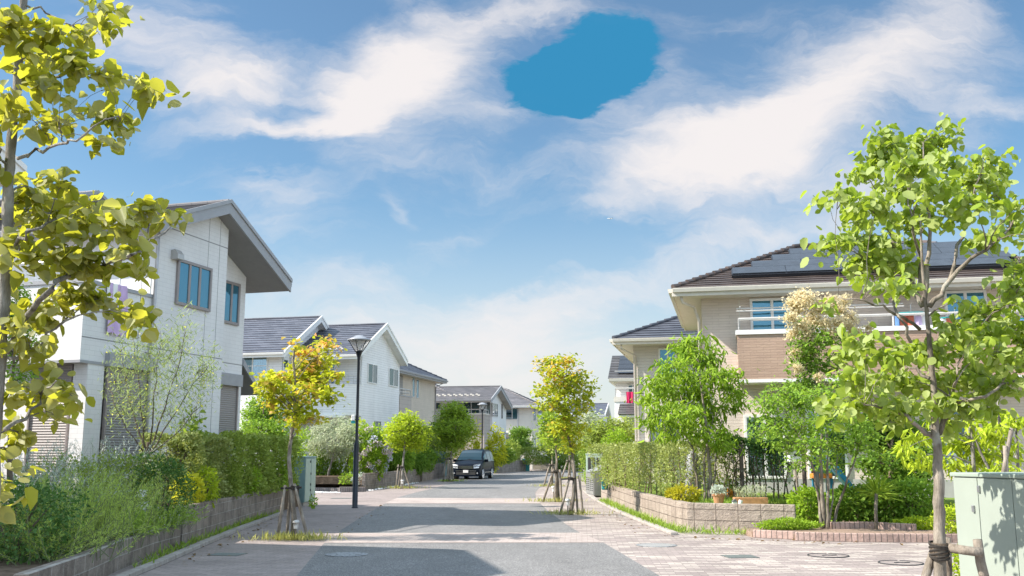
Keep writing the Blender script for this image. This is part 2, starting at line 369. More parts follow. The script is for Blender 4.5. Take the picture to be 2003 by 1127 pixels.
# ------------------------------------------------------------------ ground, road, walls
def xy(px, py, z=0): p = gp(px, py, z); return (p[0], p[1])
def sheet(name, pts, z, mat, kind='structure'):
    mb = MB(); mb.add([(x, y, z) for x, y in pts], [tuple(range(len(pts)))])
    o = mb.build(name, mat); 
    if o.data.polygons[0].normal.z < 0: o.data.flip_normals()
    o['kind'] = kind; return o
def pavemat(name, c1, c2, cream, mortar, cream_on):
    m = Mat(name); o = m.obj(); v = m.n('ShaderNodeMapping', {0: o, 'Rotation': (0, 0, radians(4))}).outputs[0]
    def br(bw, rh, a, b, mo, off=.5):
        t = m.n('ShaderNodeTexBrick', {'Vector': v, 'Color1': a, 'Color2': b, 'Mortar': mo, 'Scale': 1.0, 'Mortar Size': .004, 'Mortar Smooth': .1, 'Bias': 0.0, 'Brick Width': bw, 'Row Height': rh}); t.offset = off; return t
    b1 = br(.21, .105, (0, 0, 0), (1, 1, 1), (.5, .5, .5))
    col = m.mix(b1.outputs[0], c1, c2)
    b2 = br(.42, .105, (0, 0, 0), (1, 1, 1), (0, 0, 0))
    side = m.rng(m.n('ShaderNodeSeparateXYZ', {0: o}).outputs[0], -.5, 1.2, 0, 1) if cream_on else 0.0
    pick = m.math('MULTIPLY', m.rng(b2.outputs[0], .66, .72, 0, 1), side)
    col = m.mix(m.math('MULTIPLY', pick, .9), col, cream)
    col = m.mix(b1.outputs[1], col, mortar)
    nz = m.noise(o, .55, 6, .62); n2 = m.noise(o, 9, 4)
    f = m.math('MULTIPLY', m.rng(nz, .3, .7, .82, 1.12), m.rng(n2, .3, .7, .9, 1.1))
    m.P(col=m.n('ShaderNodeVectorMath', {0: col, 'Scale': f}, operation='SCALE').outputs[0], rough=.85, spec=.25)
    m.bump(m.math('SUBTRACT', m.math('MULTIPLY', n2, .3), b1.outputs[1]), .5, .01)
    return m.m
M['pave'] = pavemat('paving_bricks', (.24, .203, .188), (.305, .255, .236), (.43, .38, .335), (.16, .138, .125), True)
M['pave_band'] = pavemat('paving_band', (.34, .285, .26), (.40, .345, .315), (.43, .375, .325), (.20, .16, .14), False)
def asphalt():
    m = Mat('asphalt'); o = m.obj()
    sp = m.n('ShaderNodeTexVoronoi', {'Vector': o, 'Scale': 34.0}); fine = m.noise(o, 90, 2, .7); big = m.noise(o, .35, 5, .6); mid = m.noise(o, 2.3, 5)
    fine = m.math('ADD', m.math('MULTIPLY', fine, .6), m.math('MULTIPLY', m.noise(o, 38, 3, .7), .4))
    col = m.ramp(fine, [(.38, (.075, .075, .077)), (.5, (.15, .147, .143)), (.6, (.31, .30, .29))])
    col = m.mix(m.rng(sp.outputs[0], .06, .2, .85, 0), col, (.33, .32, .31))
    f = m.math('MULTIPLY', m.rng(m.noise(o, .5, 6, .65, (1, .25, 1)), .3, .7, .82, 1.16), m.math('MULTIPLY', m.rng(mid, .3, .7, .9, 1.1), m.rng(m.noise(o, 14, 4, .7), .3, .7, .85, 1.15)))
    m.P(col=m.n('ShaderNodeVectorMath', {0: col, 'Scale': f}, operation='SCALE').outputs[0], rough=.85, spec=.3)
    m.bump(fine, .45, .01); return m.m
M['asphalt'] = asphalt()
def soilmat(name, a, b, sc=7):
    m = Mat(name); o = m.obj(); n1 = m.noise(o, sc, 8, .7)
    m.P(col=m.mix(m.rng(n1, .3, .7, 0, 1), a, b), rough=.95, spec=.1); m.bump(n1, .7, .05); return m.m
M['soil'] = soilmat('soil', (.07, .05, .035), (.20, .15, .11))
M['gravel_soil'] = soilmat('bark_chips', (.16, .10, .075), (.42, .32, .25), 22)
M['lawn'] = soilmat('lawn_ground', (.10, .17, .03), (.19, .27, .055), 5)
M['far_ground'] = soilmat('far_ground', (.10, .11, .06), (.22, .20, .15), .8)

sheet('ground', [(-3000, -200), (3000, -200), (3000, 4000), (-3000, 4000)], -.03, M['far_ground'])
sheet('pavement', [(-15, 1), (17, 1), (17, 112), (-15, 112)], 0, M['pave'])
Lr = [(500, 1230), (580, 1127), (635, 1062), (657, 1044), (705, 1013), (756, 984), (779, 973), (812, 964), (850, 955), (876, 947), (905, 938), (940, 932), (975, 927), (1010, 924)]
Rr = [(1440, 1230), (1290, 1127), (1180, 1062), (1135, 1043), (1107, 1026), (1075, 1002), (1056, 985), (1048, 974), (1047, 963), (1056, 954), (1075, 947), (1100, 940), (1125, 936)]
road = [xy(*p) for p in Lr] + [(12, 92), (40, 96), (40, 76), (14, 70)] + [xy(*p) for p in Rr[::-1]]
sheet('road', road, .006, M['asphalt'])
sheet('paving_band', [xy(633, 1063), xy(657, 1044), xy(1137, 1043), xy(1181, 1062.5)], .011, M['pave_band'])
sheet('paving_band', [xy(752, 985.5), xy(777, 974.5), xy(1050, 975.5), xy(1058, 985.5)], .011, M['pave_band'])

def wallmat(name, c1, c2, mortar, bw, bh, bump, stain, off=.5):
    m = Mat(name); uv = m.n('ShaderNodeTexCoord').outputs['UV']; o = m.obj()
    br = m.n('ShaderNodeTexBrick', {'Vector': uv, 'Color1': c1, 'Color2': c2, 'Mortar': mortar, 'Scale': 1.0, 'Mortar Size': .009, 'Mortar Smooth': .2, 'Bias': 0.0, 'Brick Width': bw, 'Row Height': bh}); br.offset = off
    n1 = m.noise(o, 11, 7, .68); n2 = m.noise(uv, 2.6, 6, .65, (1.2, .7, 1)); n3 = m.noise(o, 30, 4, .6)
    f = m.math('MULTIPLY', m.rng(n1, .3, .7, .84, 1.14), m.rng(n2, .42, .66, 1.06, stain))
    m.P(col=m.n('ShaderNodeVectorMath', {0: br.outputs[0], 'Scale': f}, operation='SCALE').outputs[0], rough=.92, spec=.15)
    m.bump(m.math('ADD', m.math('MULTIPLY', br.outputs[1], -.8), m.math('ADD', n1, m.math('MULTIPLY', n3, .4))), bump, .05); return m.m
M['wall_old'] = wallmat('old_block', (.24, .20, .17), (.31, .265, .225), (.42, .385, .345), .40, .2, .9, .62)
M['wall_tan'] = wallmat('split_block', (.365, .31, .26), (.315, .262, .218), (.17, .14, .115), .46, .225, 1.0, .82, 0.0)
M['kerb'] = wallmat('kerb_stone', (.33, .30, .27), (.37, .34, .31), (.18, .16, .15), .6, .5, .4, .8)
M['edge_brick'] = wallmat('edging_brick', (.43, .31, .27), (.35, .25, .215), (.16, .13, .115), .105, .5, .5, .8)
M['edge_grey'] = wallmat('edging_grey', (.25, .22, .21), (.2, .18, .17), (.1, .09, .08), .1, .5, .5, .8)
def wallpath(name, label, cat, pts, z0, z1, th, mat, kind=None, group=None):
    """wall along pts (left side of the path is the inside); uv = metres along the wall, height"""
    p = [np.array(q[:2], float) for q in pts]; n = len(p); nr = []
    for i in range(n):
        t = p[min(i + 1, n - 1)] - p[max(i - 1, 0)]; t /= np.linalg.norm(t); nr.append(np.array((-t[1], t[0])))
    s = [0]
    for i in range(1, n): s.append(s[-1] + np.linalg.norm(p[i] - p[i - 1]))
    zz = z1 if hasattr(z1, '__len__') else [z1] * n
    vs = []; 
    for i in range(n):
        q = p[i] + nr[i] * th
        vs += [(*p[i], z0), (*p[i], zz[i]), (*q, zz[i]), (*q, z0)]
    fs = []; uvs = []
    for i in range(n - 1):
        a, b = i * 4, i * 4 + 4
        fs += [(a, b, b + 1, a + 1), (a + 1, b + 1, b + 2, a + 2), (a + 2, b + 2, b + 3, a + 3)]
        uvs += [(s[i], z0), (s[i + 1], z0), (s[i + 1], zz[i + 1]), (s[i], zz[i])]
        uvs += [(s[i], zz[i]), (s[i + 1], zz[i + 1]), (s[i + 1], zz[i + 1] + .02), (s[i], zz[i] + .02)]
        uvs += [(s[i], zz[i]), (s[i + 1], zz[i + 1]), (s[i + 1], z0), (s[i], z0)]
    e = (n - 1) * 4
    fs += [(0, 1, 2, 3), (e + 3, e + 2, e + 1, e)]
    uvs += [(0, z0), (0, zz[0]), (th, zz[0]), (th, z0), (0, z0), (0, zz[-1]), (th, zz[-1]), (th, z0)]
    me = bpy.data.meshes.new(name); me.from_pydata([tuple(map(float, v)) for v in vs], [], fs)
    u = me.uv_layers.new(name='uv'); u.data.foreach_set('uv', np.array(uvs, np.float32).ravel()); me.update()
    o = link(name, me, mat); tag(o, label, cat, group, kind)
    m = o.modifiers.new('bevel', 'BEVEL'); m.width = .012; m.segments = 2; m.limit_method = 'ANGLE'; m.angle_limit = radians(50)
    return o
def slab(name, pts, z, mat, z0=-.02):
    mb = MB(); mb.prism([(x, y, z0) for x, y in pts], (0, 0, z - z0)); o = mb.build(name, mat); o['kind'] = 'structure'; return o
LW0 = [(-4.9, 10.2), (-5.15, 12.2), xy(227, 1119), xy(300, 1088), xy(352, 1072)]
LW1 = [xy(356, 1069), xy(430, 1043), xy(500, 1018), xy(556, 1000)]
wallpath('retaining_wall', 'low stained block wall below the dark shrubs, near its lower stepped end', 'wall', LW0[::-1], 0, .40, -.15, M['wall_old'])
wallpath('retaining_wall', 'stained grey block wall below the clipped hedge of the white tiled house', 'wall', LW1[::-1], 0, .68, -.15, M['wall_old'])
slab('garden_soil', [(-26, 9)] + [(p[0] - .14, p[1]) for p in LW0] + [(-26, LW0[-1][1])], .33, M['soil'])
slab('garden_soil', [(-26, LW1[0][1] - .6)] + [(p[0] - .14, p[1]) for p in LW1] + [(LW1[-1][0] - .14, 31.5), (-26, 31.5)], .60, M['soil'])
K0 = [(-4.35, 10.2), xy(248, 1135), xy(320, 1105), xy(400, 1069), xy(470, 1039), xy(555, 1007)]
wallpath('kerb', 'concrete kerb', None, K0[::-1], 0, .07, -.14, M['kerb'], 'structure')
# second lot on the left
E1 = [xy(585, 960), xy(662, 961)]
wallpath('brick_edging', 'grey brick edging with white gravel before the dark flower bed', 'edging', [xy(578, 961), xy(664, 962)], 0, .16, .1, M['edge_grey'])
wallpath('brick_edging', 'dark brown brick edging of the small bed beside the lamp post', 'edging', [xy(664, 963), xy(716, 962)], 0, .19, .1, M['edge_grey'])
wallpath('brick_edging', 'tan brick step edging behind the white gravel strip', 'edging', [xy(575, 952), xy(662, 952)], 0, .26, .1, M['edge_brick'])
LW2 = [xy(714, 958), xy(760, 952), xy(822, 942)]
LW3 = [xy(826, 942), xy(850, 937.5), xy(873, 934), xy(905, 929)]
wallpath('retaining_wall', 'grey block wall behind the small lime green tree', 'wall', LW2[::-1], 0, .72, -.15, M['wall_old'])
wallpath('retaining_wall', 'dark block wall beside the parked minivan', 'wall', LW3[::-1], 0, .95, -.15, M['wall_old'])
slab('garden_soil', [(-28, LW2[0][1] + 1.5)] + [(LW2[0][0] - .9, LW2[0][1] + 1.5), (LW2[0][0] - .12, LW2[0][1] + .05)] + [(p[0] - .14, p[1]) for p in LW2[1:] + LW3] + [(-28, LW3[-1][1])], .55, M['soil'])
slab('garden_soil', [xy(560, 951.4), xy(664, 951.4), (LW2[0][0] - .14, LW2[0][1] - .3), (LW2[0][0] - .14, LW2[0][1] + 2.5), (-28, LW2[0][1] + 6), (-28, xy(560, 951.4)[1])], .2, M['soil'])
slab('bed_soil', [xy(664, 962), xy(714, 961), xy(714, 955), xy(664, 952)], .16, M['soil'])
LW4 = [xy(968, 926.5), xy(1000, 924), xy(1036, 921)]
wallpath('retaining_wall', 'far low brown wall beyond the parked minivan', 'wall', LW4[::-1], 0, 1.0, -.2, M['wall_old'])
# right lot
RW = [xy(1176, 974), xy(1233, 1001), xy(1294, 1023), xy(1322, 1033), xy(1345, 1038.5), xy(1450, 1042), xy(1557, 1045)]
wallpath('retaining_wall', 'curving tan split block wall below the right hand garden', 'wall', RW, 0, .575, .2, M['wall_tan'])
KR = [xy(1140, 962), xy(1160, 978), xy(1200, 1000), xy(1250, 1022), xy(1300, 1042), xy(1312, 1047)]
wallpath('kerb', 'pale kerb', None, KR, 0, .06, .15, M['kerb'], 'structure')
BE0 = [xy(1473, 1052), xy(1555, 1056)]
BE1 = [xy(1556, 1058), xy(1690, 1061), xy(1870, 1062), xy(2003, 1062), xy(2200, 1064)]
wallpath('brick_edging', 'pale pink brick edging in front of the green ground cover', 'edging', BE0, 0, .15, .1, M['edge_brick'])
wallpath('brick_edging', 'long red brick edging along the planting bed on the right', 'edging', BE1, 0, .155, .1, M['edge_brick'])
wallpath('brick_edging', 'raised second row of red bricks behind the long edging', 'edging', [xy(1630, 1046), xy(1700, 1045), xy(1790, 1050)], 0, .24, .12, M['edge_brick'])
slab('garden_soil', [(p[0], p[1] + .09) for p in BE0 + BE1] + [(26, 19), (26, 26), (RW[-1][0], 26), (RW[-1][0] - .1, RW[-1][1] + .02), (BE0[0][0], RW[-1][1] + .02)], .11, M['gravel_soil'])
slab('lawn_bed', [(p[0] + .1, p[1] + .14) for p in RW[1:-1]] + [(RW[-1][0] - .08, RW[-1][1] + .14), (RW[-1][0] - .08, 22.5), (26, 23.2), (26, 62), (RW[0][0] + 1.2, 62), (RW[0][0] + .2, RW[0][1])], .50, M['lawn'])

# ------------------------------------------------------------------ houses
class Fr:
    def __init__(s, px, py, Y, g):
        p = dp(px, py, Y); s.o = np.array((p[0], p[1], 0)); s.g = g = radians(g)
        s.R = np.array([[cos(g), -sin(g), 0], [sin(g), cos(g), 0], [0, 0, 1]])
        s.c = s.R @ (CP - s.o)
    def d(s, px, py): return s.R @ ray(px, py)
    def X(s, px, py, x=0): d = s.d(px, py); t = (x - s.c[0]) / d[0]; p = s.c + d * t; return p[1], p[2]
    def Y(s, px, py, y=0): d = s.d(px, py); t = (y - s.c[1]) / d[1]; p = s.c + d * t; return p[0], p[2]
    def Z(s, px, py, z=0): d = s.d(px, py); t = (z - s.c[2]) / d[2]; p = s.c + d * t; return p[0], p[1]
    def rectX(s, a, b, x=0):
        y0, z1 = s.X(*a, x); y1, z0 = s.X(*b, x); return min(y0, y1), max(y0, y1), min(z0, z1), max(z0, z1)
    def rectY(s, a, b, y=0):
        x0, z1 = s.Y(*a, y); x1, z0 = s.Y(*b, y); return min(x0, x1), max(x0, x1), min(z0, z1), max(z0, z1)
    def thing(s, label, name='house'): return thing(name, label, 'house', s.o, -s.g)
def pb(mb, pl, k, a0, a1, z0, z1, o0, o1):   # box on a wall plane: 'x' faces +x, 'y' faces -y ; o = outwards
    if pl == 'x': mb.box(k + o0, k + o1, a0, a1, z0, z1)
    else: mb.box(a0, a1, k - o1, k - o0, z0, z1)
    return mb
def window(par, pl, k, rect, n=2, fm='frame_white', gm='glass_dark', fw=.045, curtain=None, rail=None, sill=None, open_from=None):
    a0, a1, z0, z1 = rect; mb = MB(); D = .06
    for q in ((a0, a1, z0, z0 + fw), (a0, a1, z1 - fw, z1), (a0, a0 + fw, z0 + fw, z1 - fw), (a1 - fw, a1, z0 + fw, z1 - fw)): pb(mb, pl, k, *q, -.01, D)
    w = (a1 - a0 - 2 * fw) / n
    for i in range(1, n): pb(mb, pl, k, a0 + fw + i * w - fw * .55, a0 + fw + i * w + fw * .55, z0 + fw, z1 - fw, -.01, D - .008)
    if rail: 
        zz = z0 + (z1 - z0) * rail; pb(mb, pl, k, a0 + fw, a1 - fw, zz - .02, zz + .02, -.01, D - .014)
    wn = mb.build('window', M[fm], par, bevel=.006)
    for i in range(n):
        b0 = a0 + fw + i * w + (.002 if i == 0 else fw * .56); b1 = a0 + fw + (i + 1) * w - (.002 if i == n - 1 else fw * .56)
        if curtain and (curtain == 'all' or i in curtain):
            pb(MB(), pl, k, b0, b1, z0 + fw, z1 - fw, .028, .032).build('pane', M['glass_clear'], wn)
            cm = MB(); nn = 14; cw = (b1 - b0)
            for j in range(nn):
                c0 = b0 + cw * j / nn; c1 = b0 + cw * (j + 1) / nn; o0, o1 = (.004, .02) if j % 2 else (.02, .004)
                if pl == 'x': cm.quad((k + o0, c0, z0 + fw), (k + o1, c1, z0 + fw), (k + o1, c1, z1 - fw), (k + o0, c0, z1 - fw))
                else: cm.quad((c0, k - o0, z0 + fw), (c1, k - o1, z0 + fw), (c1, k - o1, z1 - fw), (c0, k - o0, z1 - fw))
            cm.build('curtain', M['curtain_teal' if gm == 'glass_dark' and fm != 'frame_white' else 'curtain'], wn)
        else: pb(MB(), pl, k, b0, b1, z0 + fw, z1 - fw, .004, .03).build('pane', M[gm], wn)
    if sill: pb(MB(), pl, k, a0 - .04, a1 + .04, z0 - .05, z0 - .002, -.01, D + .05).build('sill', M[fm], wn, bevel=.005)
    return wn
def shutter(par, pl, k, rect, box=.28, fm='frame_taupe', bm='trim_grey'):
    a0, a1, z0, z1 = rect; s = pb(MB(), pl, k, a0 + .05, a1 - .05, z0, z1 - .002, -.01, .025).build('roller_shutter', M['shutter'], par)
    f = MB()
    for q in ((a0, a0 + .048, z0, z1 - .002), (a1 - .048, a1, z0, z1 - .002), (a0 + .05, a1 - .05, z0 - .05, z0 - .002)): pb(f, pl, k, *q, -.01, .06)
    f.build('frame', M[fm], s, bevel=.005)
    if box: pb(MB(), pl, k, a0 - .06, a1 + .06, z1, z1 + box, -.01, .14).build('shutter_box', M[bm], s, bevel=.01)
def slope(mb, eL, eR, rR, rL, n, lift=.035):
    eL, eR, rR, rL = [np.array(q, float) for q in (eL, eR, rR, rL)]
    N = np.cross(eR - eL, (rR + rL) / 2 - eL); N /= np.linalg.norm(N)
    if N[2] < 0: N = -N
    for i in range(n):
        t0, t1 = i / n, min(1, (i + 1) / n + .15 / n)
        a, b, c, d = eL + (rL - eL) * t0, eR + (rR - eR) * t0, eR + (rR - eR) * t1, eL + (rL - eL) * t1
        A, B, C, D_ = a + N * lift, b + N * lift, c + N * .004, d + N * .004
        mb.add([A, B, C, D_, a, b, c, d], [(0, 1, 2, 3), (4, 5, 1, 0), (4, 0, 3, 7), (1, 5, 6, 2)])
def gutter(par, p0, p1, out, mat, w=.11, h=.11):
    p0, p1, out = [np.array(q, float) for q in (p0, p1, out)]
    prof = [(0, 0), (0, -h), (w * .8, -h), (w, -h * .2), (w, 0)]
    mb = MB(); mb.prism([p0 + out * a + np.array((0, 0, b)) for a, b in prof], p1 - p0)
    return mb.build('gutter', mat, par)
def railing(par, pts, z0, z1, nbars=2, r=.018, step=1.2, mat='rail', name='railing'):
    mb = MB()
    for k in range(nbars):
        z = z1 - (z1 - z0) * k / nbars; mb.tube([(x, y, z) for x, y in pts], r if k else r * 1.5, 6)
    for (x0, y0), (x1, y1) in zip(pts[:-1], pts[1:]):
        L = sqrt((x1 - x0) ** 2 + (y1 - y0) ** 2); m = max(1, round(L / step))
        for i in range(m + 1): mb.tube([(x0 + (x1 - x0) * i / m, y0 + (y1 - y0) * i / m, z0), (x0 + (x1 - x0) * i / m, y0 + (y1 - y0) * i / m, z1)], r, 6)
    return mb.build(name, M[mat], par)
def gable_roof(par, x0, x1, prof, tile, trim, soffit, th=.22, rows=14, rowsR=None, barge=True, pitchcut=0):
    """prof: (yL,zL),(yA,zA),(yR,zR) top line; ridge along x from x0 to x1 (gable end visible at x1)"""
    (yL, zL), (yA, zA), (yR, zR) = prof
    s = MB(); s.prism([(x0, yL, zL - .05), (x0, yA, zA - .05), (x0, yR, zR - .05), (x0, yR, zR - th), (x0, yA, zA - th), (x0, yL, zL - th)], (x1 - x0 - .03, 0, 0))
    r = s.build('roof', M[soffit], par)
    t = MB(); slope(t, (x0, yL, zL - .05), (x1 - .03, yL, zL - .05), (x1 - .03, yA, zA - .05), (x0, yA, zA - .05), rows)
    slope(t, (x0, yR, zR - .05), (x1 - .03, yR, zR - .05), (x1 - .03, yA, zA - .05), (x0, yA, zA - .05), rowsR or rows)
    t.tube([(x0, yA, zA - .01), (x1 - .03, yA, zA - .01)], .06, 8); t.build('roof_tiles', M[tile], r)
    b = MB(); e = .03
    for (ya, za), (yb, zb) in (((yL, zL), (yA, zA)), ((yA, zA), (yR, zR))):
        b.prism([(x1 - .03, ya, za + e), (x1 - .03, yb, zb + e), (x1 - .03, yb, zb - th - .03), (x1 - .03, ya, za - th - .03)], (.05, 0, 0))
        b.prism([(x1 + .02, ya, za + e + .01), (x1 + .02, yb, zb + e + .01), (x1 + .02, yb, zb - .06), (x1 + .02, ya, za - .06)], (.035, 0, 0))
    b.build('barge_board', M[trim], r)
    gutter(r, (x0, yL, zL - .06), (x1 - .02, yL, zL - .06), (0, -1, 0), M[trim])
    gutter(r, (x0, yR, zR - .06), (x1 - .02, yR, zR - .06), (0, 1, 0), M[trim])
    return r
def hip_roof(par, x0, x1, y0, y1, ze, s, rise, tile, trim, soffit, rows=14, gap=.0, left_gable=False):
    """eaves rectangle at ze, hips run in by s on every side, ridge along the longer way"""
    zr = ze + rise
    xa, xb, ya, yb = x0 + s, x1 - s, y0 + s, y1 - s
    if ya > yb: ya = yb = (y0 + y1) / 2
    if xa > xb: xa = xb = (x0 + x1) / 2
    e = MB(); e.box(x0, x1, y0, y1, ze - .16, ze); r = e.build('roof', M[soffit], par)
    f = MB()
    f.box(x0 - .02, x1 + .02, y0 - .03, y0, ze - .20, ze + .01); f.box(x0 - .02, x1 + .02, y1, y1 + .03, ze - .20, ze + .01)
    f.box(x0 - .03, x0, y0 + .001, y1 - .001, ze - .20, ze + .011); f.box(x1, x1 + .03, y0 + .001, y1 - .001, ze - .20, ze + .011)
    f.build('fascia', M[trim], r)
    P = lambda x, y, z: (x, y, z)
    t = MB()
    slope(t, P(x0, y0, ze + .012), P(x1, y0, ze + .012), P(xb, ya, zr), P(xa, ya, zr), rows)
    slope(t, P(x1, y0, ze + .012), P(x1, y1, ze + .012), P(xb, yb, zr), P(xb, ya, zr), rows)
    slope(t, P(x0, y1, ze + .012), P(x0, y0, ze + .012), P(xa, ya, zr), P(xa, yb, zr), rows)
    slope(t, P(x1, y1, ze + .012), P(x0, y1, ze + .012), P(xa, yb, zr), P(xb, yb, zr), rows)
    for a, b in (((x0, y0, ze), (xa, ya, zr)), ((x1, y0, ze), (xb, ya, zr)), ((x0, y1, ze), (xa, yb, zr)), ((x1, y1, ze), (xb, yb, zr))):
        a, b = np.array(a, float), np.array(b, float); m = max(6, rows)
        for i in range(m):      # overlapping hip caps
            t.tube([a + (b - a) * (i / m) + np.array((0, 0, .065)), a + (b - a) * ((i + 1.15) / m) + np.array((0, 0, .035))], [.075, .06], 8)
    if xb - xa > .05: t.tube([(xa, ya, zr + .04), (xb, yb, zr + .04)], .07, 8)
    t.build('roof_tiles', M[tile], r)
    gutter(r, (x0, y0 - .03, ze + .01), (x1, y0 - .03, ze + .01), (0, -1, 0), M[trim]); gutter(r, (x1 + .03, y0, ze + .01), (x1 + .03, y1, ze + .01), (1, 0, 0), M[trim])
    gutter(r, (x0 - .03, y0, ze + .01), (x0 - .03, y1, ze + .01), (-1, 0, 0), M[trim])
    return r, (xa, xb, ya, zr)
def pipe(par, pts, mat='downspout', r=.04): return MB().tube(pts, r, 8).build('downspout', M[mat], par, smooth=True)

def snow_guards(par, pts, w, hh):
    mb = MB(); mb.box(0, w, 0, .03, 0, hh); mb.box(w * .4, w * .6, -.12, 0, .02, .035); o = mb.build('snow_guard', M['trim_cream'], par); o.location = [float(v) for v in pts[0]]
    for p in pts[1:]:
        c = o.copy(); COL.objects.link(c); c.location = [float(v) for v in p]
def house_A():
    f = Fr(440, 600, 24.5, 16.5); h = f.thing('large white tiled house at left with grey gable roof and taupe windows')
    xs = -.6
    ya = f.X(301, 600)[0]; yw = f.X(160, 650)[0]; yf = f.X(479, 600, xs)[0]
    best = min(np.arange(.1, 1.2, .02), key=lambda x: abs(f.X(452, 413, x)[0] - f.X(425, 419, 0)[0])); xo = float(min(max(best, .35), .8))
    ap = f.X(450, 393, xo); ri = f.X(569, 549, xo); l1 = f.X(340, 419, xo); sl = (ap[1] - l1[1]) / (ap[0] - l1[0])
    yl = ya - .45; le = (yl, ap[1] - sl * (ap[0] - yl)); sr = (ri[1] - ap[1]) / (ri[0] - ap[0]); th = .30
    gable_roof(h, -9, xo, (le, ap, ri), 'tile_grey', 'trim_grey', 'soffit_grey', th, 16, 16)
    low = lambda y: (ap[1] + (sl if y < ap[0] else sr) * (y - ap[0])) - th + .02
    w = MB()
    def wall(y0, y1, xb, xf):
        p = [(xb, y0, 0), (xb, y1, 0), (xb, y1, low(y1))] + ([(xb, ap[0], low(ap[0]))] if y0 < ap[0] < y1 else []) + [(xb, y0, low(y0))]
        w.prism(p, (xf - xb, 0, 0))
    wall(ya, 0, -3.2, 0); wall(.0, yf, -3.2, xs); wall(ya + .02, yf - .02, -8.6, -3.2)
    zp = f.X(288, 574)[1]; zo = f.X(178, 706)[1]
    w.box(-2.2, 0, yw, ya, zo, zp - .08)                      # balcony block
    w.box(-2.2, -.35, yw + .35, ya, 0, zo)                    # ground floor below it
    w.box(-.34, 0, yw + .25, yw + .75, 0, zo); w.box(-7, -2.2, yw + .4, ya, 0, zo + .1)
    w.build('wall', M['white_tile'], h)
    b = MB(); b.box(-2.3, .03, yw - .03, ya - .002, zp - .08, zp); b.build('balcony_coping', M['trim_grey'], h)
    MB().box(-2.25, .02, yw - .02, ya - .002, zo - .06, zo - .002).build('balcony_soffit', M['trim_grey'], h)
    MB().box(-2.18, -.02, yw + .02, ya - .02, zo + .35, zo + .36).build('balcony_floor', M['trim_grey'], h)
    railing(h, [(-2.1, yw + .1), (-.08, yw + .1), (-.08, ya - .05)], zp, zp + .42, 1)
    # seams between cladding panels
    s = MB()
    for px, py in ((270, 660), (404, 560), (426, 560)):
        y = f.X(px, py)[0]; s.box(0, .003, y - .008, y + .008, 0.3, low(y))
    for (px, py, x, y0, y1) in ((400, 470, 0, ya, 0), (400, 697, 0, yw, 0), (468, 714, xs, 0, yf), (460, 500, xs, .05, yf)):
        z = f.X(px, py, x)[1]; s.box(x, x + .003, y0 + .01, y1 - .01, z - .012, z + .012)
    s.build('panel_seams', M['soffit_grey'], h)
    r1 = f.rectX((346, 505), (408, 611)); window(h, 'x', 0, r1, 3, 'frame_taupe', 'glass_sky', .075)
    r2 = f.rectX((436, 547), (464, 638), xs); window(h, 'x', xs, r2, 2, 'frame_taupe', 'glass_sky', .075)
    r3 = f.rectX((421, 752), (459, 856), xs); shutter(h, 'x', xs, r3, .32)
    r4 = f.rectX((198, 716), (284, 850)); shutter(h, 'x', 0, (max(r4[0], yw + .8), r4[1], .75, r4[3]), .30)
    r5 = f.rectY((66, 714), (166, 850), yw + .35); shutter(h, 'y', yw + .35, (r5[0], min(r5[1], -.42), .75, r5[3]), 0)
    v = f.X(341, 499); m = MB(); m.prism([(0, v[0] - .13, v[1] - .12), (0, v[0] - .13, v[1] + .10), (.10, v[0] - .13, v[1] + .12), (.2, v[0] - .13, v[1]), (.2, v[0] - .13, v[1] - .12)], (0, .24, 0)); m.build('vent_hood', M['frame_silver'], h, bevel=.01)
    pipe(h, [(.06, ya - .07, .4), (.06, ya - .07, low(ya) - .05), (-.1, ya - .3, le[1] - .2)], 'downspout')
    # porch roof beyond the far corner
    pa = f.X(474, 704, xs); pe = f.X(508, 769, xs); y0 = yf + .01
    t = MB(); t.prism([(-3.6, y0, pa[1]), (-3.6, pe[0], pe[1]), (-3.6, pe[0], pe[1] - .06), (-3.6, y0, pa[1] - .06)], (3.6 + xs - .02, 0, 0)); p = t.build('porch_roof', M['soffit_grey'], h)
    MB().prism([(xs - .02, y0, pa[1] + .05), (xs - .02, pe[0] + .06, pe[1] + .02), (xs - .02, pe[0] + .06, pe[1] - .12), (xs - .02, y0, pa[1] - .15)], (.05, 0, 0)).build('barge_board', M['trim_grey'], p)
    # back wing with its own gable, seen above the leaves
    g = f.Y(188, 373, ya + 1.0); 
    gb = f.X(190, 375, -4.6); wz = gb[1]; wy = gb[0]
    t = MB(); t.box(-8.5, -5.0, wy - 2.2, wy + 2.0, 3, wz - 1.05); t.prism([(-8.5, wy - 2.2, wz - 1.06), (-8.5, wy, wz - .4), (-8.5, wy + 2.0, wz - 1.06)], (3.5, 0, 0)); t.build('wing_wall', M['grey_board'], h)
    gable_roof(h, -9, -4.6, ((wy - 2.6, wz - 1.0), (wy, wz), (wy + 2.4, wz - .95)), 'tile_grey', 'trim_grey', 'soffit_grey', .25, 8)
    # cloth on the balcony
    for (px, py, dy, mat, lab, L) in ((232, 590, .6, 'lilac_cloth', 'lilac towel hanging over the balcony of the white tiled house', 1.05), (222, 560, .35, 'white_paint', 'white sheet drying on the balcony of the white tiled house', .6)):
        yy, zz = f.X(px, py, .06); mb = MB(); nn = 8
        top = [(.04 + .025 * sin(i * 2.1), yy - dy / 2 + dy * i / nn, zp + .02) for i in range(nn + 1)]
        bot = [(.07 + .035 * sin(i * 1.7), yy - dy / 2 + dy * i / nn + .02 * sin(i), zp - L + .05 * sin(i * 2.7)) for i in range(nn + 1)]
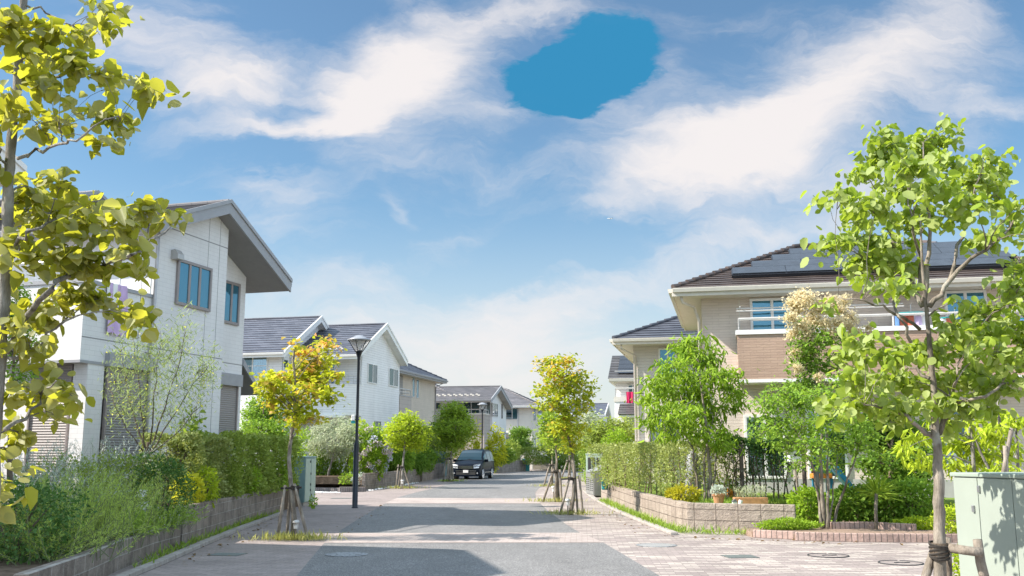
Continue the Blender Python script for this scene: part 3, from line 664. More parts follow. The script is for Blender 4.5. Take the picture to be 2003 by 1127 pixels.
        for i in range(nn):
            mb.quad(top[i], top[i + 1], bot[i + 1], bot[i]); mb.quad((-.06, top[i][1], zp + .022), (-.06, top[i + 1][1], zp + .022), (top[i + 1][0], top[i + 1][1], zp + .02), (top[i][0], top[i][1], zp + .02))
        o = mb.build('towel', M[mat]); o.location = f.o; o.rotation_euler = (0, 0, -f.g); so_ = o.modifiers.new('solid', 'SOLIDIFY'); so_.thickness = .008
        tag(o, lab, 'towel')
house_A()
def house_N():
    f = Fr(48, 330, 15.8, 16.5); h = f.thing('white sided house at the left edge behind the near dogwood')
    ze = f.X(48, 330)[1]; pr = ((-7.2, ze - .2), (-3.6, ze + 1.5), (0, ze))
    gable_roof(h, -8, 0, pr, 'tile_grey', 'trim_white', 'trim_white', .28, 12)
    w = MB(); w.prism([(-8, -6.6, 0), (-8, -.6, 0), (-8, -.6, ze - .05), (-8, -3.6, ze + 1.25), (-8, -6.6, ze - .2)], (7.5, 0, 0)); w.build('wall', M['white_tile_b'], h)
    window(h, 'y', -6.6, (-4, -2.4, 3.6, 5), 2, 'frame_white')
house_N()
def house_B():
    f = Fr(703, 760, 52.5, 13.5); h = f.thing('white sided house with two dark gable roofs behind the autumn maple')
    xo = .45; yf = f.X(781, 760)[0]
    ap = f.X(757, 633, xo); le = f.X(700, 691, xo); ri = f.X(797, 706, xo); th = .30
    xg = f.Y(553, 690, -2.3)[0]
    gable_roof(h, -13, xo, (le, ap, ri), 'tile_blue', 'trim_white', 'trim_white', th, 15)
    sl = (ap[1] - le[1]) / (ap[0] - le[0]); sr = (ri[1] - ap[1]) / (ri[0] - ap[0])
    low = lambda y: ap[1] + (sl if y < ap[0] else sr) * (y - ap[0]) - th + .02
    w = MB(); w.prism([(-12, 0, 0), (-12, yf, 0), (-12, yf, low(yf)), (-12, ap[0], low(ap[0])), (-12, 0, low(0))], (12, 0, 0))
    # nearer block
    yb = -3.0; a2 = f.X(629, 619, xg + .4); l2 = f.X(556, 687, xg + .4); s2 = (a2[1] - l2[1]) / (a2[0] - l2[0]); r2 = (a2[0] * 2 - l2[0], l2[1])
    gable_roof(h, xg - 9, xg + .4, (l2, a2, r2), 'tile_blue', 'trim_white', 'trim_white', th, 15)
    y2 = l2[0] + .55; y3 = r2[0] - .5; low2 = lambda y: a2[1] - abs(y - a2[0]) * s2 - th + .02
    w.prism([(xg - 8.5, y2, 0), (xg - 8.5, y3, 0), (xg - 8.5, y3, low2(y3)), (xg - 8.5, a2[0], low2(a2[0])), (xg - 8.5, y2, low2(y2))], (8.5, 0, 0))
    # curved balcony
    bx1 = f.Y(690, 770, -1.2)[0]; bz1 = f.Y(640, 753, -1.2)[1]; bz0 = f.Y(640, 806, -1.2)[1]
    pts = [(xg - .1, 0), (xg - .1, -1.25)] + [(bx1 - 2.2 + 2.2 * sin(t), -1.25 * (1 - .0) * cos(t) ** .6 if cos(t) > 0 else 0) for t in np.linspace(0, pi / 2 - .02, 9)] + [(bx1, 0)]
    w.prism([(x, y, bz0) for x, y in pts], (0, 0, bz1 - bz0))
    w.build('wall', M['white_tile_b'], h)
    t = MB(); t.prism([(x * 1.0 + (.05 if i > 3 else 0), y - .04 * (y < -.1), bz0 - .18) for i, (x, y) in enumerate(pts)], (0, 0, .175)); t.build('balcony_base', M['trim_white'], h); t = MB(); t.prism([(x + .02, y - .03 * (y < -.1), bz1 + .002) for x, y in pts], (0, 0, .05)); t.build('balcony_coping', M['trim_white'], h)
    railing(h, [p for p in pts[1:-1]], bz1 + .05, bz1 + .52, 3, .016, .9)
    MB().tube([(xg + .4, -.8, bz1 + 1.5), (bx1 - .6, -.8, bz1 + 1.45)], .018, 6).build('clothes_pole', M['rail'], h)
    MB().box(xg + .05, -.35, -1.5, -.002, bz0 - .30, bz0 - .185).build('porch_roof', M['trim_white'], h)
    window(h, 'x', 0, f.rectX((719, 710), (736.5, 752)), 2, 'frame_white', 'glass_dark', .05, [1]); window(h, 'x', 0, f.rectX((760, 719), (777.5, 758)), 2, 'frame_white', 'glass_dark', .05, [1])
    window(h, 'x', 0, f.rectX((732, 823), (743, 866)), 2, 'frame_silver', 'glass_dark', .05)
    window(h, 'y', y2, f.rectY((466, 697), (523, 740), y2), 2, 'frame_white', 'glass_dark', .06, [1], .55)
    window(h, 'y', 0, f.rectY((640, 705), (655, 760), 0), 2, 'frame_white', 'glass_dark'); window(h, 'x', xg, f.rectX((553, 702), (562, 722), xg), 1, 'frame_white')
    window(h, 'y', 0, f.rectY((590, 712), (618, 760), 0), 2, 'frame_white', 'glass_dark')
    # snow guards on the front slope
    snow_guards(h, [(xo - 1.2 - i * .34 - j * .17, le[0] + .55 + j * .2, le[1] + sl * (.55 + j * .2)) for j in range(2) for i in range(16)], .12, .085)
    pipe(h, [(.05, .12, .3), (.05, .12, low(0) - .05)], 'frame_white', .035); pipe(h, [(xg + .06, y2 + .1, .3), (xg + .06, y2 + .1, low2(y2) - .05)], 'frame_white', .035)
house_B()
def house_C():
    f = Fr(782, 800, 66, 13.5); h = f.thing('beige house with a hip roof and two slim windows')
    yf = f.X(851, 800)[0]; ze = f.X(815, 736)[1]
    e1 = f.X(868, 741, .7)[0]
    w = MB(); w.box(-9, 0, -4, yf, 0, ze - .1); w.build('wall', M['cream_board'], h)
    hip_roof(h, -9.7, .7, -4.7, max(yf + .6, e1), ze, 4.2, 2.0, 'tile_blue', 'trim_grey', 'trim_cream', 14)
    for a, b in (((806.5, 739), (809.5, 777)), ((814.5, 742), (817.5, 779))): window(h, 'x', 0, f.rectX(a, b), 1, 'frame_white', 'glass_sky', .03)
    y0, z1 = f.X(805, 778, .9); z0 = f.X(805, 812, .9)[1]
    t = MB(); t.box(.002, .9, -2.5, y0, z0, z1); t.build('balcony', M['taupe_board'], h); MB().box(0, .94, -2.5, y0 + .04, z1 + .002, z1 + .07).build('balcony_coping', M['trim_grey'], h)
    railing(h, [(.85, -2.4), (.85, y0 - .08), (.05, y0 - .08)], z1 + .07, z1 + .5, 2, .02)
    r = f.rectX((779, 733), (787, 772)); MB().box(.002, .03, r[0] - 1, r[1], r[2], r[3]).build('balcony_door', M['grey_board'], h)
    pipe(h, [(.06, yf - .1, .3), (.06, yf - .1, ze - .5), (.5, yf + .2, ze - .22)], 'downspout')
    r = f.rectX((825, 833), (840, 843)); MB().box(0.002, .7, r[0], r[1], r[2], r[3]).build('porch_roof', M['trim_grey'], h)
house_C()
def house_D():
    f = Fr(963, 800, 86, 11); h = f.thing('cream plaster house with a grey gable roof behind the parked minivan')
    xo = .6; ap = f.X(980, 755, xo); le = f.X(961, 780, xo); ri = f.X(1002, 795, xo); yf = f.X(990, 800)[0]; th = .3
    gable_roof(h, -12, xo, (le, ap, ri), 'tile_grey', 'trim_grey', 'taupe_board', th, 14)
    sl = (ap[1] - le[1]) / (ap[0] - le[0]); sr = (ri[1] - ap[1]) / (ri[0] - ap[0]); low = lambda y: ap[1] + (sl if y < ap[0] else sr) * (y - ap[0]) - th + .02
    w = MB(); w.prism([(-11, 0, 0), (-11, yf, 0), (-11, yf, low(yf)), (-11, ap[0], low(ap[0])), (-11, 0, low(0))], (11, 0, 0))
    w.build('wall', M['white_plaster'], h)
    yb = -2.2; xb = f.Y(947, 850, yb)[0]; xl = f.Y(920, 850, yb)[0]; zt = f.Y(935, 811, yb)[1]
    t = MB(); t.box(xl - 4, xb, yb, -.002, 0, zt); t.build('balcony', M['taupe_board'], h); MB().box(xl - 4.05, xb + .05, yb - .05, -.004, zt, zt + .12).build('balcony_coping', M['trim_cream'], h)
    railing(h, [(xl - 4, yb + .1), (xb - .1, yb + .1), (xb - .1, -.1)], zt + .12, zt + .45, 1, .03)
    window(h, 'y', 0, f.rectY((905, 785), (939, 812), 0), 2, 'frame_white', 'glass_dark', .08); window(h, 'y', 0, f.rectY((951, 785), (960, 812), 0), 1, 'frame_white', 'glass_dark', .06, 'all')
    window(h, 'x', 0, f.rectX((962.5, 788), (973, 816)), 3, 'frame_silver', 'glass_dark', .05, [0]); window(h, 'x', 0, f.rectX((980.5, 790), (982.5, 819)), 1, 'frame_taupe')
    window(h, 'x', 0, f.rectX((965, 852), (973, 866)), 1, 'frame_taupe'); MB().box(.002, .9, *f.X(964, 849)[:1] + f.X(975, 849)[:1], f.X(964, 849)[1], f.X(964, 849)[1] + .15).build('canopy', M['trim_grey'], h)
    # hipped wing to the left
    x1 = f.Y(893, 780, -1.5)[0]; ze = f.Y(880, 779, -1.5)[1]
    MB().box(x1 - 7, x1 - .5, -1.2, 5, 0, ze - .1).build('wing_wall', M['white_plaster'], h)
    hip_roof(h, x1 - 8, x1, -1.8, 6, ze, 3.4, 1.6, 'tile_grey', 'trim_grey', 'trim_white', 12)
    window(h, 'y', -1.2, f.rectY((853, 787), (861, 800), -1.2), 1, 'frame_taupe')
    snow_guards(h, [(xo - 1.4 - i * .5 - j * .25, le[0] + .9 + j * .3, le[1] + sl * (.9 + j * .3)) for j in range(2) for i in range(13)], .2, .12)
house_D()
def house_E():
    f = Fr(1041, 830, 101, 11); h = f.thing('pale hip roofed house beyond the cream gabled house')
    ze = f.Y(1010, 794, -.7)[1]; x0 = -9
    MB().box(x0, 0, 0, 9, 0, ze - .1).build('wall', M['cream_plaster'], h)
    hip_roof(h, x0 - .8, .8, -.8, 9.8, ze, 4.6, 2.1, 'tile_grey', 'trim_white', 'trim_cream', 13)
    window(h, 'y', 0, f.rectY((989, 798), (1015, 821)), 2, 'frame_silver', 'glass_dark', .08, [0]); window(h, 'y', 0, f.rectY((989, 855), (1012, 885)), 2, 'frame_silver', 'glass_dark', .08, 'all')
    MB().box(-3.4, -1.2, -.8, -.002, *sorted((f.Y(1000, 850)[1], f.Y(1000, 853)[1] + .25))).build('canopy', M['trim_white'], h)
    for a, b in (((1043.5, 799), (1047, 823)), ((1052, 802), (1060, 820)), ((1043.5, 856), (1047, 880)), ((1052, 857), (1058, 878))): window(h, 'x', 0, f.rectX(a, b), 1, 'frame_silver', 'glass_sky', .06)
    pipe(h, [(-1.5, -.06, .3), (-1.5, -.06, ze - .2)], 'downspout', .06)
house_E()
def house_F():
    f = Fr(1180, 830, 120, 8); h = f.thing('small far house with a white edged gable above the bright shrubs')
    xo = .5; ap = f.X(1190, 789, xo); le = f.X(1183, 811, xo); ri = (ap[0] * 2 - le[0], le[1])
    gable_roof(h, -9, xo, (le, ap, ri), 'tile_blue', 'trim_white', 'trim_white', .35, 10)
    MB().prism([(-8.5, le[0] + .6, 0), (-8.5, ri[0] - .6, 0), (-8.5, ri[0] - .6, le[1] + .1), (-8.5, ap[0], ap[1] - .4), (-8.5, le[0] + .6, le[1] + .1)], (8.5, 0, 0)).build('wall', M['white_plaster'], h)
    window(h, 'y', le[0] + .6, (-4, -1.5, 3.6, 5), 2, 'frame_silver')
house_F()
def house_R1():
    f = Fr(1375, 700, 26.5, 12.5); h = f.thing('big beige house at right with brown hip roof and solar panels')
    yo = -.85; xo, ze = f.Y(1316, 566, yo)
    # pitch so that the hip line ends at the photographed ridge corner
    best = None
    for s in np.arange(2, 8, .05):
        d = f.d(1562, 487); t = (xo + s - f.c[0]) / d[0]; p = f.c + d * t
        e = abs(p[1] - (yo + s)); best = min(best, (e, s, p[2])) if best else (e, s, p[2])
    s_, zr = best[1], best[2]; x1 = f.Y(2150, 540, yo)[0]
    D = 2 * s_ + .4
    MB().box(0, x1 - .6, 0, D + yo - .7, 0, ze - .1).build('wall', M['beige_stone'], h)
    r, (xa, xb, ya, zr) = hip_roof(h, xo, x1, yo, yo + D, ze, s_, zr - ze, 'tile_brown', 'trim_cream', 'soffit_cream', 20)
    # foundation band
    MB().box(-.02, x1 - .58, -.02, 5, .3, .95).build('foundation', M['foundation'], h)
    # solar array: staggered rows of panels
    pitch = (zr - ze) / s_; sp = MB(); fr = MB()
    nv = np.array((0, -pitch, 1.)) / sqrt(1 + pitch ** 2)
    def sl(px, py):    # pixel -> point on the front slope
        d = f.d(px, py); p0 = np.array((xo, yo, ze)); t = np.dot(p0 - f.c, nv) / np.dot(d, nv); return f.c + d * t
    rows = [((1433, 546), (1987, 527)), ((1472, 533), (1985, 516)), ((1512, 520), (1962, 505)), ((1546, 507), (1938, 497))]
    yv = [sl(*a)[1] for a, b in rows]; step = (yv[-1] - yv[0]) / 3
    up = np.array((0, 1, pitch)); 
    for i, (a, b) in enumerate(rows):
        x0 = sl(*a)[0]; xe = sl(*b)[0]; y0 = yv[0] + i * step; n = max(1, round((xe - x0) / 1.35)); wd = (xe - x0) / n
        for j in range(n):
            q = [np.array((x0 + j * wd + .006, y0, ze + pitch * (y0 - yo))), np.array((x0 + (j + 1) * wd - .006, y0, ze + pitch * (y0 - yo)))]
            c = [q[0] + nv * .13, q[1] + nv * .13, q[1] + up * (step - .012) + nv * .13, q[0] + up * (step - .012) + nv * .13]
            MB().prism(c, nv * .03).build('solar_panel', M['solar'], r)
        a0 = np.array((x0, y0, ze + pitch * (y0 - yo)))
        if i == 0: fr.prism([a0 + nv * .04, a0 + nv * .125, a0 + nv * .125 - up * .07, a0 + nv * .04 - up * .07], (xe - x0, 0, 0))
        for j in range(n + 1): fr.prism([a0 + np.array((j * wd - .02, 0, 0)) + nv * .03, a0 + np.array((j * wd + .02, 0, 0)) + nv * .03, a0 + np.array((j * wd + .02, 0, 0)) + nv * .128, a0 + np.array((j * wd - .02, 0, 0)) + nv * .128], up * step * .97)
    fr.build('panel_rail', M['solar_frame'], r)
    # balcony
    yb = -.9; bx, bz1 = f.Y(1442, 655, yb); bz0 = f.Y(1450, 742, yb)[1]; bxe = x1 - .9
    MB().box(bx, bxe, yb, -.002, bz0, bz1).build('balcony', M['tan_brick'], h)
    c = MB(); c.box(bx - .04, bxe, yb - .04, -.004, bz1, bz1 + .12); c.build('balcony_coping', M['trim_white'], h); MB().box(bx - .03, bxe, yb - .02, -.004, bz0 - .09, bz0 - .003).build('balcony_base', M['trim_white'], h)
    railing(h, [(bx + .05, -.1), (bx + .05, yb + .06), (bxe - .1, yb + .06)], bz1 + .12, bz1 + .42, 1, .024, 1.8)
    for k, (z, y) in enumerate(((604, -.6), (609, -.75))):
        x0, zz = f.Y(1440, z, y); MB().tube([(x0, y, zz), (x0 + 4.2, y, zz)], .02, 6).build('clothes_pole', M['rail'], h)
    x0, zz = f.Y(1447, 606, -.4); MB().tube([(x0, -.002, zz + .02), (x0, -.85, zz + .02)], .018, 6).build('pole_bracket', M['rail'], h)
    window(h, 'y', 0, f.rectY((1466, 585), (1556, 656)), 2, 'frame_white', 'glass_sky', .07, None, .42)
    window(h, 'y', 0, f.rectY((1845, 570), (1935, 650)), 2, 'frame_white', 'glass_sky', .07, None, .42)
    window(h, 'y', 0, (f.Y(2010, 600)[0], f.Y(2010, 600)[0] + 1.7, bz1 - .3, ze - .45), 2, 'frame_white', 'glass_sky', .07)
    # ground floor doors
    g0 = f.rectY((1455, 812), (1540, 930)); window(h, 'y', 0, (g0[0], g0[1], .95, g0[3]), 2, 'frame_white', 'glass_dark', .07, 'all')
    g1 = f.rectY((1575, 800), (1660, 930)); window(h, 'y', 0, (g1[0], g1[1], .95, g1[3]), 2, 'frame_white', 'glass_dark', .07, 'all')
    g1 = f.rectY((1830, 790), (1900, 930)); window(h, 'y', 0, (g1[0], g1[1], 1.3, g1[3]), 2, 'frame_white', 'glass_dark', .07, [0])
    for px in (1446,): 
        x = f.Y(px, 600)[0]; MB().box(x - .012, x + .012, -.006, -.001, .4, ze - .2).build('panel_seam', M['trim_cream'], h)
    pipe(h, [(-.07, -.07, .3), (-.07, -.07, ze - .75), (-.2, -.3, ze - .42), (xo + .25, yo + .15, ze - .35), (xo + .2, yo + .1, ze - .18)], 'downspout_cream')
    # laundry hanger ring with clothes
    def laundry(px, py, label, seed, n):
        rs = random.Random(seed); x0, z0 = f.Y(px, py, -.62); t = thing('laundry_hanger', label, 'laundry', f.o + np.linalg.inv(f.R) @ np.array((x0, -.62, z0)), -f.g)
        MB().tube([(.34 * cos(a), .18 * sin(a), 0) for a in np.linspace(0, 2 * pi, 18)], .018, 6).build('ring', M['teal_plastic'], t)
        MB().tube([(0, 0, .0), (0, 0, .22), (.03, 0, .27)], .01, 5).build('hook', M['rail'], t)
        for i in range(n):
            a = 2 * pi * i / n; x, y = .33 * cos(a), .17 * sin(a); w = .07 + rs.random() * .03; L = .55 + rs.random() * .2; mb = MB()
            mb.add([(x - w, y, -.02), (x, y - .015, -.02), (x + w, y, -.02), (x - w * 1.1, y + .01, -L), (x, y - .03, -L + .02), (x + w * 1.1, y + .01, -L)], [(0, 1, 4, 3), (1, 2, 5, 4)])
            o = mb.build('garment', LAUN[rs.randrange(len(LAUN))], t); o.modifiers.new('solid', 'SOLIDIFY').thickness = .006
    laundry(1782, 613, 'ring of drying laundry on the beige house balcony left of its second window', 3, 11)
    laundry(1985, 625, 'ring of drying laundry on the beige house balcony near the photo edge', 5, 10)
    laundry(1868, 622, 'ring of drying laundry hanging before the second balcony window', 9, 9)
    return f
LAUN = [plain('cloth_' + n, c, .9) for n, c in (('rust', (.35, .09, .05)), ('navy', (.03, .04, .12)), ('lilac', (.42, .34, .5)), ('white', (.7, .7, .7)), ('blue', (.12, .25, .5)), ('red', (.45, .05, .05)))]
FR1 = house_R1()
def house_R2():
    f = Fr(1240, 760, 37, 12.5); h = f.thing('beige house with dark tiled hip roof left of the solar house')
    yo = -.9; xo, ze = f.Y(1199, 664, yo)
    d = f.d(1330, 620); best = None
    for s in np.arange(1, 6, .05):
        t = (xo + s - f.c[0]) / d[0]; p = f.c + d * t; e = abs(p[1] - (yo + s)); best = min(best, (e, s, p[2])) if best else (e, s, p[2])
    k = (best[2] - ze) / best[1]; s_ = 4.2
    MB().box(0, 9, 0, 8, 0, ze - .1).build('wall', M['beige_board'], h)
    hip_roof(h, xo, 10, yo, 9, ze, s_, k * s_, 'tile_slate', 'trim_cream', 'soffit_cream', 16)
    r = f.rectY((1268, 812), (1330, 872)); window(h, 'y', 0, r, 2, 'frame_taupe', 'glass_dark', .06, 'all')
    MB().box(r[0] - .6, r[1] + .3, -.5, -.002, r[2] - .12, r[2] - .02).build('ledge', M['trim_white'], h)
    window(h, 'y', 0, f.rectY((1288, 682), (1325, 740)), 2, 'frame_white', 'glass_sky', .06)
    pipe(h, [(.08, -.07, .3), (.08, -.07, ze - .55), (xo + .3, yo + .1, ze - .35), (xo + .3, yo + .1, ze - .18)], 'downspout_cream')
    x, z = f.Y(1271, 812, -.02); MB().lathe([(.0, -.12), (.09, -.08), (.09, .05), (.03, .1), (0, .1)], 10, (x, -.1, z)).build('wall_lamp', M['black_metal'], h, smooth=True)
house_R2()
def house_R3():
    f = Fr(1205, 780, 56, 11); h = f.thing('white house with solar roof and a balcony behind the beige houses')
    yo = -.8; xl, ze = f.Y(1191, 741, yo); 
    MB().box(.0, 8, 0, 7, 0, ze + .3).build('wall', M['white_tile_b'], h)
    # monopitch front slope up to a ridge
    d = f.d(1195, 697); t = (xl + .25 - f.c[0]) / d[0]; p = f.c + d * t; yr, zr = 2.2, None
    t2 = (yr - f.c[1]) / d[1]; zr = (f.c + d * t2)[2]
    s = MB(); s.prism([(xl, yo, ze - .18), (xl, yo, ze), (xl, yr, zr), (xl, yr * 2 - yo, ze), (xl, yr * 2 - yo, ze - .18)], (9.5, 0, 0)); r = s.build('roof', M['trim_cream'], h)
    tt = MB(); slope(tt, (xl - .05, yo - .05, ze + .002), (xl + 9.5, yo - .05, ze + .002), (xl + 9.5, yr, zr + .03), (xl - .05, yr, zr + .03), 14); tt.build('roof_tiles', M['tile_dark'], r)
    pitch = (zr - ze) / (yr - yo); nv = np.array((0, -pitch, 1)) / sqrt(1 + pitch ** 2); x0 = f.Y(1208, 730, yo + .5)[0]
    for i in range(4):
        for j in range(3):
            a = np.array((x0 + j * 1.5, yo + .45 + i * .58, ze + pitch * (.45 + i * .58))) + nv * .1; up = np.array((0, .55, .55 * pitch)); MB().prism([a, a + np.array((1.47, 0, 0)), a + np.array((1.47, 0, 0)) + up, a + up], nv * .03).build('solar_panel', M['solar'], r)
    gutter(r, (xl, yo, ze), (xl + 9.5, yo, ze), (0, -1, 0), M['trim_cream'], .14, .16)
    yb = -1.0; bx, z1 = f.Y(1202, 786, yb); z0 = f.Y(1202, 831, yb)[1]
    b = MB(); b.box(bx, 8, yb, -.002, z0, z1); b.build('balcony', M['white_plaster'], h); MB().box(bx - .04, 8, yb - .04, -.004, z1, z1 + .28).build('balcony_coping', M['trim_cream'], h)
    railing(h, [(bx + .05, -.1), (bx + .05, yb + .08), (7.9, yb + .08)], z1 + .28, z1 + .75, 1, .025)
    window(h, 'y', 0, f.rectY((1228, 752), (1248, 785)), 2, 'frame_white', 'glass_dark', .06)
    a0 = f.Y(1214, 815, -1.3); t = MB(); z = f.Y(1214, 812, -2.2)[1]
    t.prism([(a0[0], -2.6, z), (a0[0], -1.01, z + .65), (a0[0], -1.01, z - .1), (a0[0], -2.6, z - .14)], (4, 0, 0)); t.build('porch_roof', M['trim_cream'], h)
    t = MB(); slope(t, (a0[0] - .05, -2.65, z + .01), (a0[0] + 4, -2.65, z + .01), (a0[0] + 4, -1.02, z + .67), (a0[0] - .05, -1.02, z + .67), 5); t.build('porch_tiles', M['tile_dark'], h)
    MB().tube([(bx, -.6, z1 + 1.75), (bx + 3, -.6, z1 + 1.75)], .02, 6).build('clothes_pole', M['rail'], h)
    x, zz = f.Y(1232, 778, -1.08); mb = MB(); n = 6
    for i in range(n): mb.quad((x - .2 + .4 * i / n, .03 * sin(i * 2), zz + .32), (x - .2 + .4 * (i + 1) / n, .03 * sin(i * 2 + 2), zz + .32), (x - .17 + .34 * (i + 1) / n, .05 * sin(i * 2 + 2), zz - .3), (x - .17 + .34 * i / n, .05 * sin(i * 2), zz - .3))
    o = mb.build('shirt', M['pink_cloth']); o.location = f.o + np.linalg.inv(f.R) @ np.array((0, -1.12, 0)); o.rotation_euler = (0, 0, -f.g); o.modifiers.new('solid', 'SOLIDIFY').thickness = .02
    tag(o, 'bright pink shirt drying on the white balcony', 'shirt')
house_R3()

# ------------------------------------------------------------------ plants
LEAF = {
 'round': ([(0, 0, 0), (.10, .24, .05), (.42, .42, .05), (.80, .29, -.04), (1.02, 0, -.18), (.80, -.29, -.04), (.42, -.42, .05), (.10, -.24, .05)], [(0, 1, 2, 3, 4), (0, 4, 5, 6, 7)]),
 'oval': ([(0, 0, 0), (.3, .23, .05), (.7, .22, .02), (1, 0, -.12), (.7, -.22, .02), (.3, -.23, .05)], [(0, 1, 2, 3), (0, 3, 4, 5)]),
 'lance': ([(0, 0, 0), (.3, .12, .03), (.7, .10, -.06), (1, 0, -.25), (.7, -.10, -.06), (.3, -.12, .03)], [(0, 1, 2, 3), (0, 3, 4, 5)]),
 'star': ([(0, 0, 0), (.15, .42, .02), (.55, .30, .04), (1, 0, -.08), (.55, -.30, .04), (.15, -.42, .02)], [(0, 1, 2, 3), (0, 3, 4, 5)]),
 'small': ([(0, 0, 0), (.5, .3, .06), (1, 0, -.05), (.5, -.3, .06)], [(0, 1, 2, 3)]),
 'blade': ([(0, -.02, 0), (.5, -.028, .05), (1, 0, -.1), (.5, .028, .05)], [(0, 1, 2, 3)]),
 'needle': ([(0, -.05, 0), (.6, -.07, .03), (1, 0, 0), (.6, .07, .03)], [(0, 1, 2, 3)]),
}
def leaves(P, size, shape, rs, droop=.25, spread=.5, var=.35, D=None, upb=1.0):
    """leaf-shaped faces at points P (N,3)"""
    T, Fc = LEAF[shape]; T = np.array(T, float); Fc = np.array(Fc); N = len(P)
    if D is None:
        a = rs.uniform(0, 2 * pi, N); D = np.stack([np.cos(a), np.sin(a), rs.normal(-droop, spread, N)], 1)
    D = D / np.linalg.norm(D, axis=1, keepdims=True)
    U = rs.normal(0, .55, (N, 3)) + np.array((0, 0, upb)); S = np.cross(U, D); S /= (np.linalg.norm(S, axis=1, keepdims=True) + 1e-9); Z = np.cross(D, S)
    L = size * np.clip(rs.normal(1, var, N), .45, 1.8)[:, None, None]
    curl = rs.normal(1, 1.2, N)[:, None]
    V = P[:, None, :] + L * (T[None, :, 0:1] * D[:, None, :] + T[None, :, 1:2] * S[:, None, :] + (T[None, :, 2] * curl)[:, :, None] * Z[:, None, :])
    k = len(T); idx = (np.arange(N) * k)[:, None, None] + Fc[None]
    return V.reshape(-1, 3), idx.reshape(-1, Fc.shape[1])
def limb(mb, p0, p1, r0, r1, rs, bow=.15, seg=6, n=6, lift=.25):
    p0 = np.array(p0, float); p1 = np.array(p1, float); L = np.linalg.norm(p1 - p0)
    c = p0 + (p1 - p0) * .45 + np.array((0, 0, L * lift)) + rs.normal(0, bow * L * .35, 3)
    pts = []; 
    for t in np.linspace(0, 1, seg + 1): pts.append((1 - t) ** 2 * p0 + 2 * t * (1 - t) * c + t * t * p1 + (rs.normal(0, .012 * L, 3) if 0 < t < 1 else 0))
    mb.tube(pts, list(np.linspace(r0, r1, seg + 1)), n); return pts
def tree(name, label, trunk, r0, r1, clusters, mat, shape, size, seed, barkm='bark_grey', group=None, sub_r=.16, flat=.55, droop=.25, per=11, cat='tree', limbs=True, extra=None, tipr=.004, paths=None, near=False):
    """trunk: list of points; clusters: (centre, radii, leaf count)"""
    rs = np.random.RandomState(seed); trunk = [np.array(p, float) for p in trunk]
    base = trunk[0]; t = thing(name, label, cat, base, 0, group)
    mb = MB(); m = len(trunk); rr = [r0 + (r1 - r0) * (i / (m - 1)) ** .8 for i in range(m)]; rr[0] *= 1.18
    # denser trunk
    pts = []; rad = []
    for i in range(m - 1):
        for q in np.linspace(0, 1, 5)[:-1]: pts.append(trunk[i] + (trunk[i + 1] - trunk[i]) * q - base + rs.normal(0, rr[i] * .09, 3) * (1 if i + q > 0 else 0)); rad.append((rr[i] + (rr[i + 1] - rr[i]) * q) * rs.uniform(.93, 1.07))
    pts.append(trunk[-1] - base); rad.append(rr[-1]); mb.tube(pts, rad, 10)
    allP = []; parr = np.array(pts)
    if paths:
        pY, plist = paths
        for path, a0, a1 in plist:
            yy = pY + rs.uniform(-.2, .2); pp = [dp(x, y, yy + .22 * min(i, 3) * rs.uniform(-1, 1)) - base for i, (x, y) in enumerate(path)]
            q = []; 
            for i in range(len(pp) - 1): q += [pp[i] + (pp[i + 1] - pp[i]) * f + (rs.normal(0, .012, 3) if i + f > 0 else 0) for f in (0, .33, .66)]
            q.append(pp[-1]); w = list(np.linspace(a0, a1, len(q))); mb.tube(q, w, 8); pts = pts + q[2:]; rad = rad + w[2:]
        parr = np.array(pts)
    for c, R, n in clusters:
        c = np.array(c, float) - base; R = np.array(R, float)
        if limbs:
            hd = np.linalg.norm((parr - c)[:, :2], axis=1); want = c[2] - .62 * hd - .05
            if paths: j = int(np.argmin(np.linalg.norm(parr - c, axis=1) + 1.2 * np.clip(parr[:, 2] - c[2] + .05, 0, 9) + 50 * (parr[:, 2] < trunk[-1][2] * 0 + (parr[:, 2].max()) * .22)))
            else: j = int(np.argmin(np.abs(parr[:, 2] - want) + .25 * hd)); j = max(j, int(len(pts) * .3))
            lr = min(rad[j] * .5, .006 + .012 * np.linalg.norm(c - parr[j])); P = limb(mb, parr[j], c, lr, max(tipr, lr * .35), rs)
        k = max(3, int(round(n / per))); q = rs.normal(0, 1, (k, 3)); q /= np.linalg.norm(q, axis=1, keepdims=True); q *= rs.uniform(.25, 1.0, (k, 1)) ** .5
        S = c + q * R
        for s in S:
            if limbs and rs.rand() < (1.1 if near else .8): limb(mb, P[-2 if rs.rand() < .5 else -1], s, max(tipr, lr * .3), tipr * .7, rs, .2, 3, 4, .1)
            kk = max(2, int(rs.poisson(per))); pp = rs.normal(0, 1, (kk, 3)) * np.array((sub_r, sub_r, sub_r * flat)); allP.append(s + pp)
    mb.build('trunk', M[barkm], t, smooth=True)
    V, Fc = leaves(np.concatenate(allP), size, shape, rs, droop); from_np('crown', V, Fc, M[mat], t, near)
    if extra: extra(t, base, rs)
    return t
DENS = 5.2
def E(Y, *ell, dens=1.0, leaf=.1, dz=.35, seed=0):
    """pixel ellipses (px, py, rx, ry) -> clusters at depth Y"""
    rs = np.random.RandomState(seed + 11); out = []
    for e in ell:
        px, py, rx, ry = e[:4]; yy = Y + rs.uniform(-1, 1) * dz; c = dp(px, py, yy); k = yy / F
        a, b = rx * k, ry * k; out.append((c, (a, max(.12, (a + b) * .5), b), dens * DENS * pi * a * b / (leaf * leaf * .55)))
    return out
